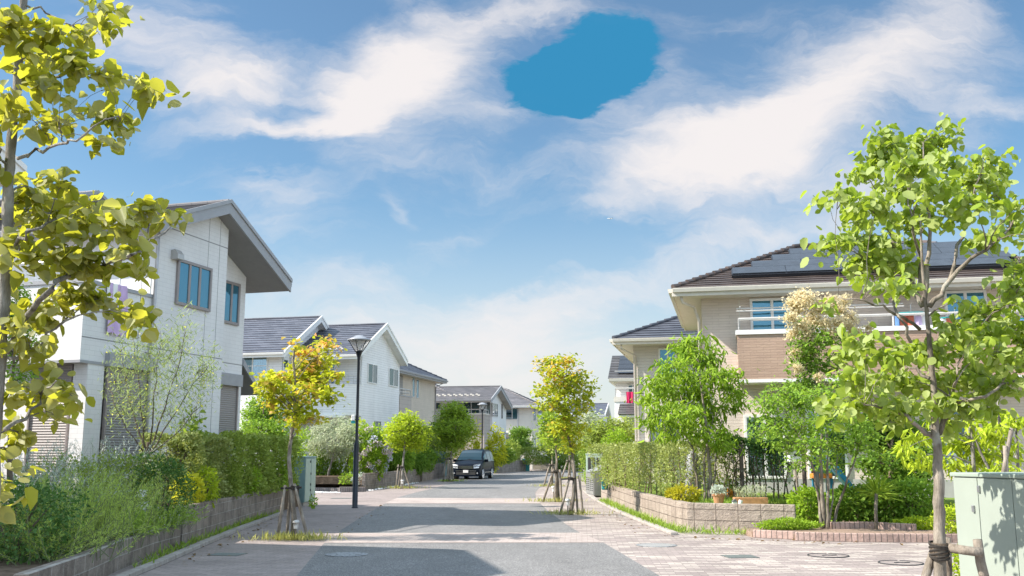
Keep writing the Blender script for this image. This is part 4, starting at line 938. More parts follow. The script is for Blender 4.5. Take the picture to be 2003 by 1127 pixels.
def shrub(name, label, c, R, n, mat, shape, size, seed, stems=5, droop=.1, cat='shrub', group=None, surf=.55, extra=None, lump=.22, upb=.6, barkm='bark_brown'):
    """c: ground point; R: radii (x, y, height)"""
    rs = np.random.RandomState(seed); t = thing(name, label, cat, c, 0, group); mb = MB()
    q = rs.normal(0, 1, (n, 3)); q /= np.linalg.norm(q, axis=1, keepdims=True)
    lm = rs.normal(0, 1, (9, 3)); lm /= np.linalg.norm(lm, axis=1, keepdims=True)
    f = 1 - lump + lump * 1.6 * np.max(np.clip(q @ lm.T, 0, 1) ** 6, axis=1) + rs.normal(0, .05, n)
    r = rs.uniform(surf ** 3, 1, n) ** (1 / 3) * f
    P = q * r[:, None]; P[:, 2] = P[:, 2] * .55 + .52; P *= np.array(R); P[:, 2] = np.maximum(P[:, 2], .02)
    D = q + rs.normal(0, .6, (n, 3)); D[:, 2] -= droop
    V, Fc = leaves(P, size, shape, rs, D=D, upb=upb); from_np('foliage', V, Fc, M[mat], t)
    for i in range(stems):
        a = rs.uniform(0, 2 * pi); mb.tube([(0.04 * cos(a), .04 * sin(a), -.05), (R[0] * .25 * cos(a), R[1] * .25 * sin(a), R[2] * .4), (R[0] * .55 * cos(a), R[1] * .55 * sin(a), R[2] * .72)], [.018, .013, .005], 5)
    if stems: mb.build('stem', M[barkm], t)
    if extra: extra(t, rs)
    return t
def hedge(name, label, pts, z0, z1, th, n, mat, size, seed, cat='hedge', stemn=0, bare=0, shape='small', wob=.06, group=None):
    rs = np.random.RandomState(seed); p = np.array([q[:2] for q in pts], float); seg = np.linalg.norm(np.diff(p, axis=0), axis=1); cum = np.concatenate([[0], np.cumsum(seg)])
    t = thing(name, label, cat, (p[0][0], p[0][1], z0), 0, group)
    s = rs.uniform(0, cum[-1], n); i = np.clip(np.searchsorted(cum, s) - 1, 0, len(seg) - 1); f = (s - cum[i]) / seg[i]
    C = p[i] + (p[i + 1] - p[i]) * f[:, None]; tn = (p[i + 1] - p[i]) / seg[i][:, None]; nr = np.stack([-tn[:, 1], tn[:, 0]], 1)
    u = rs.uniform(-1, 1, n); v = rs.uniform(0, 1, n); sf = rs.rand(n) < .72; side = rs.rand(n)
    u = np.where(sf & (side < .62), np.sign(u) * (1 - np.abs(rs.normal(0, .1, n))), u); v = np.where(sf & (side >= .62), 1 - np.abs(rs.normal(0, .06, n)), v)
    w = wob * (np.sin(s * 5.1) + np.sin(s * 2.3 + 1) + np.sin(v * 9 + s * 3)) + rs.normal(0, .02, n)
    keep = (v > bare * (1 - rs.rand(n) ** 2.2)) if bare else np.ones(n, bool)
    P = np.stack([C[:, 0] + nr[:, 0] * (u * th / 2 + w * np.sign(u)), C[:, 1] + nr[:, 1] * (u * th / 2 + w * np.sign(u)), v * (z1 - z0) + w * .6], 1)[keep]
    P[:, :2] -= p[0]; P[:, 2] = np.maximum(P[:, 2], .01)
    D = rs.normal(0, .6, (len(P), 3)); D[:, :2] += nr[keep] * np.sign(u[keep])[:, None] * .8; D[:, 2] += .35
    V, Fc = leaves(P, size, shape, rs, D=D, upb=.5); from_np('foliage', V, Fc, M[mat], t)
    if stemn:
        mb = MB()
        for k in range(stemn):
            ss = cum[-1] * (k + .5 + rs.uniform(-.3, .3)) / stemn; i = min(len(seg) - 1, max(0, int(np.searchsorted(cum, ss) - 1))); c = p[i] + (p[i + 1] - p[i]) * (ss - cum[i]) / seg[i] - p[0]; H = z1 - z0
            tp = [(c[0], c[1], -.05)]; 
            for q in (.3, .6, .9): tp.append((c[0] + rs.normal(0, .05), c[1] + rs.normal(0, .05), H * q))
            mb.tube(tp, [.022, .018, .014, .006], 5)
            for _ in range(4):
                z = H * rs.uniform(.2, .75); mb.tube([(c[0], c[1], z), (c[0] + rs.normal(0, .16), c[1] + rs.normal(0, .16), z + rs.uniform(.1, .35))], [.009, .004], 4)
        mb.build('stem', M['bark_brown'], t)
    return t
def spray(name, label, c, stems, mat, seed, leafsz=.05, shape='needle', perm=60, cat='shrub', stemr=.006, group=None, flower=None, barkm='stem_green', fl_p=.5):
    """stems: (n, length, lean, spread) upright curved stems set with small leaves"""
    rs = np.random.RandomState(seed); t = thing(name, label, cat, c, 0, group); mb = MB(); AP = []; AD = []; tips = []
    for n, L, lean, sp in stems:
        for _ in range(n):
            a = rs.uniform(0, 2 * pi); le = abs(rs.normal(lean, lean * .5)); l = L * rs.uniform(.6, 1.1); b = np.array((rs.normal(0, sp), rs.normal(0, sp), 0))
            d = np.array((cos(a) * le, sin(a) * le, 1.)); d /= np.linalg.norm(d); g = np.array((cos(a), sin(a), -.3)) * le * .35 * l; side = rs.normal(0, .05 * l, 3)
            pts = [b + d * l * q + g * q * q + side * sin(q * pi) for q in np.linspace(0, 1, 6)]
            mb.tube(pts, list(np.linspace(stemr, stemr * .35, 6)), 4); tips.append(pts[-1])
            k = max(2, int(perm * l)); q = rs.uniform(.18, 1, k); ii = np.clip((q * 5).astype(int), 0, 4); fr = q * 5 - ii; pa = np.array(pts)
            AP.append(pa[ii] + (pa[ii + 1] - pa[ii]) * fr[:, None]); dd = pa[ii + 1] - pa[ii]; dd /= np.linalg.norm(dd, axis=1, keepdims=True); AD.append(dd * .9 + rs.normal(0, .55, (k, 3)))
    V, Fc = leaves(np.concatenate(AP), leafsz, shape, rs, D=np.concatenate(AD), upb=.3); from_np('foliage', V, Fc, M[mat], t); mb.build('stem', M[barkm], t)
    if flower:
        fm, fs, fn = flower; P = []
        for tp in tips:
            if rs.rand() < fl_p: P.append(tp + rs.normal(0, fs * 1.3, (fn, 3)))
        V, Fc = leaves(np.concatenate(P), fs, 'small', rs, D=rs.normal(0, 1, (sum(len(p) for p in P), 3))); from_np('flowers', V, Fc, M[fm], t)
    return t
def tuft(name, label, spots, mat, seed, cat=None, kind='stuff', size=.16, lean=.5):
    rs = np.random.RandomState(seed); P = []
    for (x, y, z, sx, sy, n) in spots: P.append(np.stack([rs.normal(x, sx, n), rs.normal(y, sy, n), np.full(n, z)], 1))
    P = np.concatenate(P); o = P.mean(0); a = rs.uniform(0, 2 * pi, len(P)); l = np.abs(rs.normal(lean, .3, len(P))); D = np.stack([np.cos(a) * l, np.sin(a) * l, np.ones(len(P))], 1)
    V, Fc = leaves(P - o, size, 'blade', rs, D=D, var=.4, upb=0); q = from_np(name, V, Fc, M[mat]); q.location = o; return tag(q, label, cat, None, kind)
LEAF['frond'] = ([(0, -.02, 0), (.5, -.032, .03), (1, 0, -.06), (.5, .032, .03)], [(0, 1, 2, 3)])
LEAF['blade'] = ([(0, -.05, 0), (.5, -.055, .05), (1, 0, -.1), (.5, .055, .05)], [(0, 1, 2, 3)])

M['bark_grey'] = bark('grey_bark', (.10, .092, .08), (.36, .335, .30), 13)
M['bark_pale'] = bark('pale_bark', (.09, .075, .058), (.36, .315, .26), 12)
M['bark_brown'] = bark('brown_bark', (.09, .07, .05), (.22, .17, .125), 20)
M['stem_green'] = plain('green_stem', (.14, .17, .08), .8, 0, .2, 8)
M['lf_dog'] = leafmat('dogwood_leaf', [(.085, .155, .012), (.15, .235, .02), (.22, .315, .032), (.30, .38, .07)], .42, (.50, .62, .03), back=(.38, .44, .17), gain=1.25)
M['lf_dogl'] = leafmat('dogwood_leaf_autumn', [(.085, .125, .016), (.16, .205, .025), (.24, .27, .034), (.33, .31, .06)], .52, (.70, .68, .03), back=(.36, .37, .21), gain=1.12)
M['lf_maple'] = leafmat('maple_leaf_turning', [(.16, .21, .012), (.27, .32, .018), (.38, .41, .028)], .45, (.66, .66, .03), top=(2.7, 4.1, (.86, .36, .17), .75))
M['lf_maple2'] = leafmat('maple_leaf_gold', [(.12, .19, .014), (.205, .285, .02), (.30, .36, .03)], .45, (.6, .58, .03), top=(2.9, 4.5, (.82, .42, .09), .6))
M['lf_lime'] = leafmat('lime_leaf', [(.16, .235, .012), (.26, .35, .02), (.36, .44, .035)], .42, (.55, .62, .03))
M['lf_green'] = leafmat('green_leaf', [(.055, .12, .013), (.105, .195, .022), (.175, .28, .038)], .4, (.24, .36, .03))
M['lf_mid'] = leafmat('mid_leaf', [(.075, .14, .012), (.145, .225, .02), (.23, .32, .035)], .42, (.36, .48, .03))
M['lf_fresh'] = leafmat('fresh_leaf', [(.095, .18, .012), (.165, .27, .02), (.255, .365, .038)], .42, (.38, .52, .03))
M['lf_dark'] = leafmat('dark_leaf', [(.02, .055, .014), (.045, .105, .022), (.09, .17, .04)], .28, (.12, .24, .03))
M['lf_bright'] = leafmat('bright_leaf', [(.07, .15, .016), (.135, .24, .026), (.22, .33, .045)], .42, (.36, .52, .04))
M['lf_olive'] = leafmat('olive_leaf', [(.13, .17, .085), (.22, .265, .15), (.34, .37, .25)], .3)
M['lf_silver'] = leafmat('silver_leaf', [(.20, .25, .19), (.29, .345, .28), (.42, .46, .40)], .25)
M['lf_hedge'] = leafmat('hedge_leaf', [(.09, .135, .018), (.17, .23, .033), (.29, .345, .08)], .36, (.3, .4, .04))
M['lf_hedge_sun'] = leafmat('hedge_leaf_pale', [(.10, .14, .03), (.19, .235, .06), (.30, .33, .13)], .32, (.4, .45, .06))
M['lf_broom'] = leafmat('broom_leaf', [(.075, .12, .03), (.135, .185, .05), (.21, .26, .085)], .35)
M['lf_rose'] = leafmat('rosemary_leaf', [(.11, .175, .025), (.20, .29, .04), (.33, .43, .085)], .32)
M['lf_yellow'] = leafmat('yellow_leaf', [(.26, .27, .015), (.42, .40, .02), (.54, .50, .045)], .4, (.7, .64, .04), gain=1)
M['lf_yellowgreen'] = leafmat('yellow_green_leaf', [(.20, .24, .014), (.36, .38, .02), (.50, .50, .045)], .42, (.7, .66, .04))
M['grass'] = leafmat('grass_blade', [(.08, .15, .02), (.15, .25, .03), (.26, .34, .06)], .35, (.35, .48, .04))
M['grass_dry'] = leafmat('grass_blade_dry', [(.14, .17, .03), (.26, .28, .06), (.38, .36, .13)], .35, (.45, .45, .08))
M['fl_cream'] = leafmat('cream_flower', [(.58, .46, .23), (.68, .56, .31), (.76, .65, .41)], .35, gain=1)
M['fl_yellow'] = leafmat('yellow_flower', [(.55, .42, .03), (.66, .54, .06)], .35)
M['fl_white'] = leafmat('white_flower', [(.6, .58, .6), (.72, .7, .72)], .3)
M['fl_pink'] = leafmat('pink_hydrangea', [(.45, .30, .42), (.55, .38, .47), (.62, .48, .52)], .3)
M['fl_blue'] = leafmat('blue_hydrangea', [(.27, .30, .52), (.38, .38, .58), (.48, .48, .62)], .3)

def T(Y, *pts): return [dp(x, y, Y) for x, y in pts]
def stakes(name, label, base, feet, top, sz=1.0, rad=.03, seed=0):
    """tripod of weathered posts leaning to the trunk, tied near the top"""
    t = thing(name, label, 'tree stakes', base, 0, None); rs = random.Random(seed)
    for dx, dy, tx, ty in feet:
        p0 = np.array((dx, dy, -.05)); p1 = np.array((tx, ty, top + rs.uniform(-.02, .06)))
        MB().tube([p0 + (p1 - p0) * q for q in np.linspace(0, 1, 6)], [rad * rs.uniform(.9, 1.08) for _ in range(6)], 9).build('post', M['wood_post'], t, smooth=True)
    tie = MB()
    for z in (0, .03, .055): tie.tube([(.075 * cos(a) - .02, .075 * sin(a), top - .09 + z + .01 * sin(a * 2)) for a in np.linspace(0, 2 * pi, 14)], .014, 5)
    tie.tube([(-.28, -.03, top - .07), (.12, -.05, top - .05)], .02, 6)
    tie.build('tie', M['rope'], t); return t
def solar_light(label, p, s=1.0):
    t = thing('garden_light', label, 'garden light', p); t.scale = (s, s, s)
    MB().tube([(0, 0, -.02), (0, 0, .22)], .016, 8).build('spike', M['wood_post'], t)
    MB().lathe([(.0, .22), (.045, .225), (.055, .33), (.05, .335), (0, .335)], 14).build('lens', M['lamp_glass'], t)
    MB().lathe([(.03, .23), (.034, .26), (.02, .3), (0, .31)], 10).build('bulb_holder', M['white_paint'], t)
    MB().lathe([(0, .337), (.07, .337), (.075, .35), (.06, .385), (.02, .395), (0, .395)], 14).build('cap', M['frame_silver'], t)

# ---- street trees on the left
b1 = gp(575, 1056); Y1 = b1[1]
tree('maple_tree', 'young maple turning orange and yellow beside the teal utility cabinet', T(Y1, (576, 1056), (574, 1000), (569, 940), (565, 895), (570, 850), (576, 800), (578, 750), (573, 705), (577, 680)), .056, .016,
     E(Y1, (536, 752, 24, 16), (615, 745, 30, 20), (605, 820, 20, 12), (545, 738, 34, 18), (525, 748, 22, 14), (595, 735, 45, 26), (620, 705, 34, 28), (642, 690, 18, 20), (600, 690, 26, 16), (583, 672, 12, 9), (636, 672, 12, 10), (655, 735, 16, 16), (540, 775, 30, 20), (565, 790, 30, 20), (600, 765, 30, 20), (630, 770, 22, 16), (650, 780, 18, 12), (590, 805, 26, 16), (560, 815, 18, 10), (575, 830, 10, 8), (520, 765, 16, 12), dens=.92, leaf=.085, dz=.55, seed=1), 'lf_maple', 'star', .085, 3, 'bark_pale', sub_r=.1, per=12)
stakes('tree_stakes', 'three grey stakes tied around the trunk of the orange maple', b1, [(-.30, -.08, -.20, -.02), (-.17, .12, -.10, .04), (.30, -.10, -.02, -.05)], 1.02, seed=1)
solar_light('small solar light in the grass at the foot of the orange maple', gp(580, 1056) + np.array((.01, -.14, 0)), .95)
b2 = gp(786, 956); Y2 = b2[1]
tree('young_tree', 'small lime green tree in front of the white house gable end', T(Y2, (786, 958), (787, 920), (790, 885), (793, 850), (795, 825)), .07, .02,
     E(Y2, (795, 830, 34, 18), (775, 845, 22, 18), (820, 848, 24, 22), (797, 858, 30, 18), (812, 872, 22, 12), (776, 868, 16, 10), (760, 842, 10, 8), (795, 815, 18, 10), dens=1.2, leaf=.11, dz=.5, seed=2), 'lf_lime', 'oval', .12, 5, 'bark_grey', sub_r=.16, per=12)
stakes('tree_stakes', 'stakes leaning on the small lime green tree', b2, [(-.28, -.05, -.18, 0), (-.18, .12, -.05, .05), (.42, -.1, .02, 0)], 1.05, seed=2)
solar_light('small solar light at the foot of the lime green tree', gp(787, 957.5), 1.1)
b3 = gp(880, 941); Y3 = b3[1] - 1.2
tree('young_tree', 'rounded mid green tree standing beside the parked minivan', T(Y3, (880, 943), (881, 915), (883, 885), (886, 850), (887, 815)), .085, .02,
     E(Y3, (886, 800, 24, 14), (872, 820, 24, 18), (905, 822, 22, 18), (886, 838, 34, 18), (866, 845, 16, 14), (912, 846, 18, 12), (888, 862, 26, 14), (875, 872, 14, 8), dens=1.5, leaf=.11, dz=.6, seed=3), 'lf_mid', 'oval', .12, 6, 'bark_pale', sub_r=.2, per=13)
stakes('tree_stakes', 'cluster of stakes around the tree beside the parked minivan', (dp(880, 943, Y3)[0], Y3, 0), [(-.4, 0, -.22, 0), (-.16, -.1, -.1, 0), (.2, .0, .08, 0)], 1.35, rad=.05, seed=3)
b4 = gp(1015, 921); Y4 = b4[1]
tree('young_tree', 'thin dark green tree before the pale hip roofed house', T(Y4, (1015, 921), (1015, 895), (1017, 870), (1020, 845)), .10, .03,
     E(Y4, (1017, 850, 16, 14), (1008, 865, 12, 10), (1026, 868, 14, 12), (1018, 880, 16, 8), (1004, 845, 6, 8), (1030, 846, 7, 8), dens=1.6, leaf=.13, dz=.6, seed=4), 'lf_green', 'oval', .15, 8, 'bark_pale', sub_r=.22, per=13)
stakes('tree_stakes', 'stakes around the thin tree before the pale hip roofed house', b4, [(-.5, 0, -.3, 0), (-.3, .1, -.1, 0), (.3, 0, .1, 0)], 1.2, rad=.05, seed=4)
# ---- street trees on the right
bB = gp(1119, 1007); YB = bB[1]
tree('maple_tree', 'tall slender maple with golden orange top beside the right hand footway', T(YB, (1117, 1008), (1122, 960), (1124, 920), (1118, 880), (1108, 840), (1104, 800), (1106, 760), (1108, 725)), .055, .014,
     E(YB, (1110, 708, 22, 12), (1078, 712, 24, 12), (1055, 722, 10, 7), (1095, 735, 40, 18), (1135, 740, 24, 14), (1155, 755, 10, 8), (1085, 760, 30, 16), (1120, 765, 26, 14), (1052, 768, 14, 9), (1064, 792, 16, 10), (1152, 772, 14, 8), (1090, 785, 26, 16), (1130, 792, 18, 14), (1145, 797, 12, 7), (1110, 815, 24, 20), (1095, 840, 22, 16), (1125, 845, 20, 18), (1115, 870, 18, 14), dens=.95, leaf=.085, dz=.6, seed=5), 'lf_maple2', 'star', .085, 12, 'bark_pale', sub_r=.12, per=11)
stakes('tree_stakes', 'leaning stakes supporting the slender golden maple', bB, [(-.34, -.05, -.04, 0), (.16, .08, .10, .05), (.30, -.02, .20, .0)], 1.0, seed=5)
solar_light('small solar light in front of the slender golden maple', gp(1111, 1008), 1.1)
bA = gp(1087, 982); YA = bA[1]
tree('young_tree', 'green street tree left of the slender golden maple', T(YA, (1087, 982), (1088, 940), (1089, 900), (1087, 870), (1088, 840)), .058, .018,
     E(YA, (1085, 838, 26, 14), (1066, 832, 16, 14), (1100, 830, 18, 16), (1088, 858, 24, 12), (1072, 866, 16, 9), (1080, 815, 22, 12), (1105, 860, 10, 8), dens=.95, leaf=.09, dz=.5, seed=6), 'lf_mid', 'star', .09, 13, 'bark_pale', sub_r=.13, per=11)
stakes('tree_stakes', 'three stakes around the green tree left of the golden maple', bA, [(-.45, 0, -.05, 0), (.12, .12, .06, .05), (.20, -.05, .15, 0)], 1.05, rad=.04, seed=6)
solar_light('small solar light near the stakes of the green street tree', gp(1083, 977), 1.2)
bC = gp(1079, 952); YC = bC[1]
tree('young_tree', 'farther street tree with pale green crown right of the road bend', T(YC, (1079, 952), (1080, 915), (1080, 880), (1079, 850)), .08, .025,
     E(YC, (1076, 850, 20, 14), (1066, 865, 14, 10), (1090, 868, 14, 10), (1078, 878, 16, 8), dens=1.1, leaf=.11, dz=.5, seed=7), 'lf_hedge', 'oval', .12, 14, 'bark_pale', sub_r=.18, per=12)
stakes('tree_stakes', 'stakes of the farther street tree at the road bend', bC, [(-.4, 0, -.08, 0), (.05, .1, .03, .05), (.25, -.05, .12, 0)], 1.1, rad=.045, seed=7)
bD = gp(1113, 937); YD = bD[1]
tree('young_tree', 'farthest street tree on the right behind the golden maple', T(YD, (1113, 937), (1114, 905), (1112, 870)), .09, .03, E(YD, (1112, 850, 18, 16), (1122, 868, 14, 10), (1102, 868, 14, 10), dens=1.2, leaf=.13, dz=.5, seed=8), 'lf_hedge', 'oval', .14, 15, 'bark_pale', sub_r=.2, per=12)
stakes('tree_stakes', 'stakes of the farthest street tree on the right', bD, [(-.5, 0, -.08, 0), (.1, .1, .05, .05), (.4, -.05, .12, 0)], 1.2, rad=.05, seed=8)

# ---- near dogwoods
YR = 9.6
DR = [(1735, 272, 32, 22), (1790, 288, 34, 26), (1840, 270, 26, 20), (1842, 246, 9, 8), (1780, 318, 44, 22), (1722, 312, 30, 20), (1852, 312, 20, 20), (1690, 342, 26, 14), (1765, 362, 40, 24), (1832, 365, 34, 22), (1930, 308, 26, 12), (1903, 326, 18, 14), (1922, 355, 34, 20), (1950, 330, 16, 14), (1958, 388, 18, 12), (1898, 398, 24, 20), (1712, 402, 36, 24), (1785, 425, 34, 22), (1848, 425, 30, 18), (1640, 384, 26, 10), (1660, 408, 20, 14), (1678, 438, 18, 14), (1612, 384, 12, 8),
      (1990, 408, 16, 18), (1972, 446, 30, 14), (1930, 465, 34, 16), (1700, 462, 38, 16), (1745, 478, 30, 18), (1640, 470, 34, 11), (1618, 484, 18, 9), (1680, 506, 44, 18), (1762, 516, 40, 18), (1712, 548, 26, 12), (1760, 556, 34, 14), (1618, 590, 18, 8), 
      (1992, 505, 14, 34), (1976, 560, 24, 20), (1935, 598, 32, 12), (1985, 598, 18, 16), (1875, 592, 18, 9), (1905, 618, 34, 16), (1860, 640, 34, 16), (1925, 648, 50, 16), (1988, 640, 18, 18), (1700, 662, 44, 14), (1680, 690, 40, 14), (1745, 698, 42, 20), (1812, 688, 40, 20), (1882, 680, 38, 18), (1950, 688, 40, 20), (1990, 722, 16, 24), (1690, 738, 36, 16), (1752, 748, 42, 20), (1832, 742, 42, 20), (1905, 738, 44, 20), (1962, 758, 34, 18), (1652, 785, 28, 9), (1700, 785, 40, 14), (1765, 796, 40, 14), (1822, 788, 28, 16), (1882, 796, 38, 16), (1632, 800, 16, 8), (1922, 796, 32, 13), (1742, 826, 18, 9), (1855, 826, 14, 9), (2020, 560, 30, 30), (2030, 680, 40, 30), (2040, 460, 30, 30)]
DRP = [([(1832, 860), (1808, 845), (1775, 815), (1735, 800), (1690, 792)], .026, .006), ([(1836, 850), (1850, 815), (1862, 780), (1872, 740), (1880, 700)], .03, .008), ([(1868, 785), (1895, 788), (1930, 775), (1960, 752), (2010, 735)], .022, .008),
                         ([(1806, 600), (1785, 555), (1758, 505), (1745, 470), (1722, 420), (1700, 350)], .03, .006), ([(1806, 590), (1815, 520), (1818, 450), (1812, 360), (1806, 280)], .03, .006), ([(1818, 600), (1850, 560), (1885, 515), (1925, 490), (1975, 445), (2010, 400)], .028, .006),
                         ([(1850, 560), (1872, 500), (1890, 440), (1905, 380), (1925, 320)], .022, .005), ([(1800, 560), (1798, 500), (1785, 430), (1778, 340)], .022, .005), ([(1800, 645), (1765, 620), (1725, 600), (1690, 588), (1640, 580)], .018, .005), ([(1782, 670), (1760, 620), (1735, 560), (1700, 520), (1650, 470)], .018, .005),
                         ([(1818, 740), (1780, 715), (1745, 690), (1700, 670)], .018, .005), ([(1890, 660), (1925, 630), (1965, 600), (1995, 560)], .02, .006)]
bR = dp(1838, 1206, YR); bR = (bR[0], bR[1], 0)
tree('dogwood_tree', 'tall dogwood tree beside the near pale green utility cabinet', [bR] + T(YR, (1838, 1120), (1837, 1000), (1836, 930), (1834, 880), (1829, 830), (1828, 770), (1820, 690), (1814, 620), (1807, 560), (1803, 500), (1800, 420)), .068, .008,
     E(YR, *DR, dens=1.4, leaf=.078, dz=1.0, seed=9), 'lf_dog', 'round', .079, 21, 'bark_pale', sub_r=.075, per=9, droop=.75, paths=(YR, DRP), near=True, tipr=.0025, flat=.7)
YL = 6.0
DL = [(28, 55, 40, 40), (88, 78, 50, 40), (62, 130, 50, 40), (112, 112, 46, 34), (25, 200, 28, 36), (90, 182, 32, 28), (148, 58, 26, 16), (205, 8, 26, 20), (220, 36, 18, 14), (182, 60, 14, 10), (195, 138, 26, 14), (235, 150, 26, 16), (285, 165, 26, 14), (312, 166, 16, 10), (212, 172, 26, 14), (120, 240, 30, 20), (160, 222, 22, 16), (205, 212, 20, 16), (236, 238, 24, 26), (192, 275, 20, 14), (70, 240, 30, 20),
      (55, 365, 46, 20), (120, 365, 46, 20), (165, 395, 36, 20), (50, 415, 44, 30), (112, 432, 56, 34), (185, 432, 50, 30), (245, 425, 46, 24), (300, 405, 30, 20), (326, 424, 16, 14), (38, 495, 40, 36), (112, 505, 56, 30), (182, 512, 46, 26), (250, 482, 40, 24), (280, 512, 16, 18), (120, 575, 46, 26), (190, 585, 40, 26), (240, 615, 36, 18), (268, 625, 16, 14), (85, 615, 40, 30), (55, 670, 40, 22), (18, 640, 24, 30), (95, 690, 26, 14), (118, 755, 34, 16), (62, 765, 40, 22), (142, 775, 16, 14), (15, 760, 20, 30), (108, 812, 30, 10), (36, 845, 30, 18), (16, 885, 18, 22), (8, 935, 12, 20), (3, 988, 10, 8), (-40, 300, 40, 60), (-40, 600, 40, 80)]
DLP = [([(12, 690), (45, 625), (100, 565), (150, 530), (205, 522), (260, 500), (300, 470), (345, 425)], .022, .005), ([(35, 310), (70, 300), (110, 290), (150, 272), (200, 240), (235, 235)], .012, .003), ([(45, 160), (100, 150), (160, 145), (215, 158), (300, 168)], .012, .003), ([(50, 10), (90, 20), (140, 50), (180, 75)], .008, .003),
                         ([(30, 480), (60, 455), (110, 430), (160, 402), (200, 390)], .012, .003), ([(10, 840), (50, 820), (80, 770), (110, 745)], .014, .004), ([(12, 700), (60, 690), (110, 640), (160, 600)], .012, .004), ([(20, 300), (8, 320), (-10, 280)], .012, .004), ([(100, 285), (90, 262), (80, 250)], .005, .002), ([(130, 282), (120, 262), (118, 250)], .005, .002)]
bL = dp(-30, 1396, YL)
tree('dogwood_tree', 'dogwood with large yellowing leaves at the left edge close to the viewer', [(bL[0], bL[1], 0)] + T(YL, (-22, 1100), (-14, 900), (-6, 760), (2, 640), (12, 500), (16, 380), (22, 280), (32, 180), (42, 60), (50, -60)), .055, .022,
     E(YL, *DL, dens=.95, leaf=.074, dz=.4, seed=10), 'lf_dogl', 'round', .076, 22, 'bark_grey', sub_r=.05, per=6, droop=.6, paths=(YL, DLP), near=True, tipr=.0018, flat=.8)

# ---- left garden
def gz(px, py, z): return gp(px, py, z)
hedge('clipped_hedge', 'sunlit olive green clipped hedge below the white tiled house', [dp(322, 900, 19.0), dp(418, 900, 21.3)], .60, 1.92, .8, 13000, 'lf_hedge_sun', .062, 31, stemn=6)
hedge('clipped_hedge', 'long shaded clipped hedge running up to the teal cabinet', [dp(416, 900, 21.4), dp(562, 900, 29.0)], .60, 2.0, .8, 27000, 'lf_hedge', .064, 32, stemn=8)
def SH(name, label, px, py, Y, z, rx, ry, h, n, mat, shape, size, seed, **k):
    p = dp(px, py, Y); return shrub(name, label, (p[0], p[1], z), (rx, ry, h), n, mat, shape, size, seed, **k)
SH('box_shrub', 'dark rounded box shrub at the step of the stained wall', 318, 950, 17.0, .35, .55, .5, 1.25, 4200, 'lf_dark', 'small', .042, 41)
SH('box_shrub', 'dense olive shrub behind the rosemary near the small pink flowers', 240, 950, 17.2, .35, .85, .6, 1.25, 5500, 'lf_hedge', 'small', .045, 42)
SH('box_shrub', 'dark green shrub below the silvery bush on the left', 140, 950, 16.4, .35, .95, .6, 1.15, 5000, 'lf_hedge', 'small', .045, 43)
SH('box_shrub', 'deep green shrub at the lower left corner of the picture', 30, 1010, 12.0, .33, .8, .7, 1.0, 4500, 'lf_dark', 'small', .045, 44)
def SB(name, label, px, py, Y, z, rx, ry, h, n, mat, shape, size, seed, k=1.27, **q):
    p = dp(px, py, Y); return shrub(name, label, (p[0], p[1], z), (rx * k, ry * k, h * k), int(n * 1.3), mat, shape, size * 1.15, seed, **q)
def SP(name, label, px, py, Y, z, stems, mat, seed, **k):
    p = dp(px, py, Y); return spray(name, label, (p[0], p[1], z), stems, mat, seed, **k)
SP('rosemary_bush', 'large upright rosemary bush spilling over the low stained wall', 165, 1040, 13.6, .33, [(150, 1.0, .32, .35)], 'lf_rose', 51, leafsz=.042, perm=130)
SP('rosemary_bush', 'rosemary bush farther along the low stained wall', 232, 1000, 15.4, .36, [(110, .95, .3, .3)], 'lf_rose', 52, leafsz=.042, perm=120)
SP('rosemary_bush', 'trailing rosemary bush at the bottom left corner', 90, 1090, 12.2, .3, [(120, .75, .7, .3)], 'lf_rose', 53, leafsz=.042, perm=120)
SP('rosemary_bush', 'dark rosemary bush below the overhanging dogwood leaves', 60, 1050, 12.9, .33, [(120, .95, .35, .3)], 'lf_rose', 54, leafsz=.042, perm=120)
SP('feather_grass', 'soft yellow green feathery plant hanging over the low wall', 250, 1060, 14.9, .38, [(130, .42, .7, .22)], 'grass', 55, leafsz=.09, perm=50, stemr=.003)
SP('feather_grass', 'feathery plant with tiny white flowers at the step of the wall', 325, 1040, 16.6, .38, [(120, .42, .7, .2)], 'grass', 56, leafsz=.08, perm=45, stemr=.003, flower=('fl_white', .022, 3), fl_p=.6)
SP('silver_bush', 'silvery grey bush with fine upright stems at the far left', 70, 940, 15.6, .6, [(130, 1.25, .45, .3)], 'lf_silver', 57, leafsz=.05, perm=55, stemr=.004)
SP('silver_bush', 'silvery grey spray of stems in front of the second roller shutter', 205, 920, 17.6, .7, [(120, 1.25, .4, .3)], 'lf_silver', 58, leafsz=.05, perm=50, stemr=.004, flower=('fl_white', .02, 2), fl_p=.4)
SP('silver_bush', 'small silvery bush arching over the box shrubs', 130, 990, 14.6, .7, [(70, .9, .8, .2)], 'lf_silver', 59, leafsz=.045, perm=45, stemr=.004)
BRP = [([(288, 890), (262, 810), (245, 740), (236, 680)], .016, .004), ([(288, 890), (276, 800), (268, 720), (258, 650)], .018, .004), ([(290, 890), (300, 800), (306, 720), (318, 665)], .018, .004), ([(290, 890), (322, 800), (346, 720), (362, 650)], .018, .004), ([(291, 890), (336, 820), (380, 750), (408, 715)], .016, .004), ([(286, 890), (250, 840), (222, 790), (210, 740)], .014, .004), ([(292, 890), (345, 850), (375, 810), (398, 790)], .014, .004)]
rsx = np.random.RandomState(60)
tc_ = [(236, 690), (250, 740), (262, 660), (268, 720), (300, 720), (316, 672), (330, 700), (352, 680), (362, 655), (385, 730), (405, 718), (402, 745), (360, 760), (310, 770), (262, 780), (225, 745), (345, 735), (385, 795), (330, 810), (280, 820), (240, 800), (360, 820), (285, 690)]
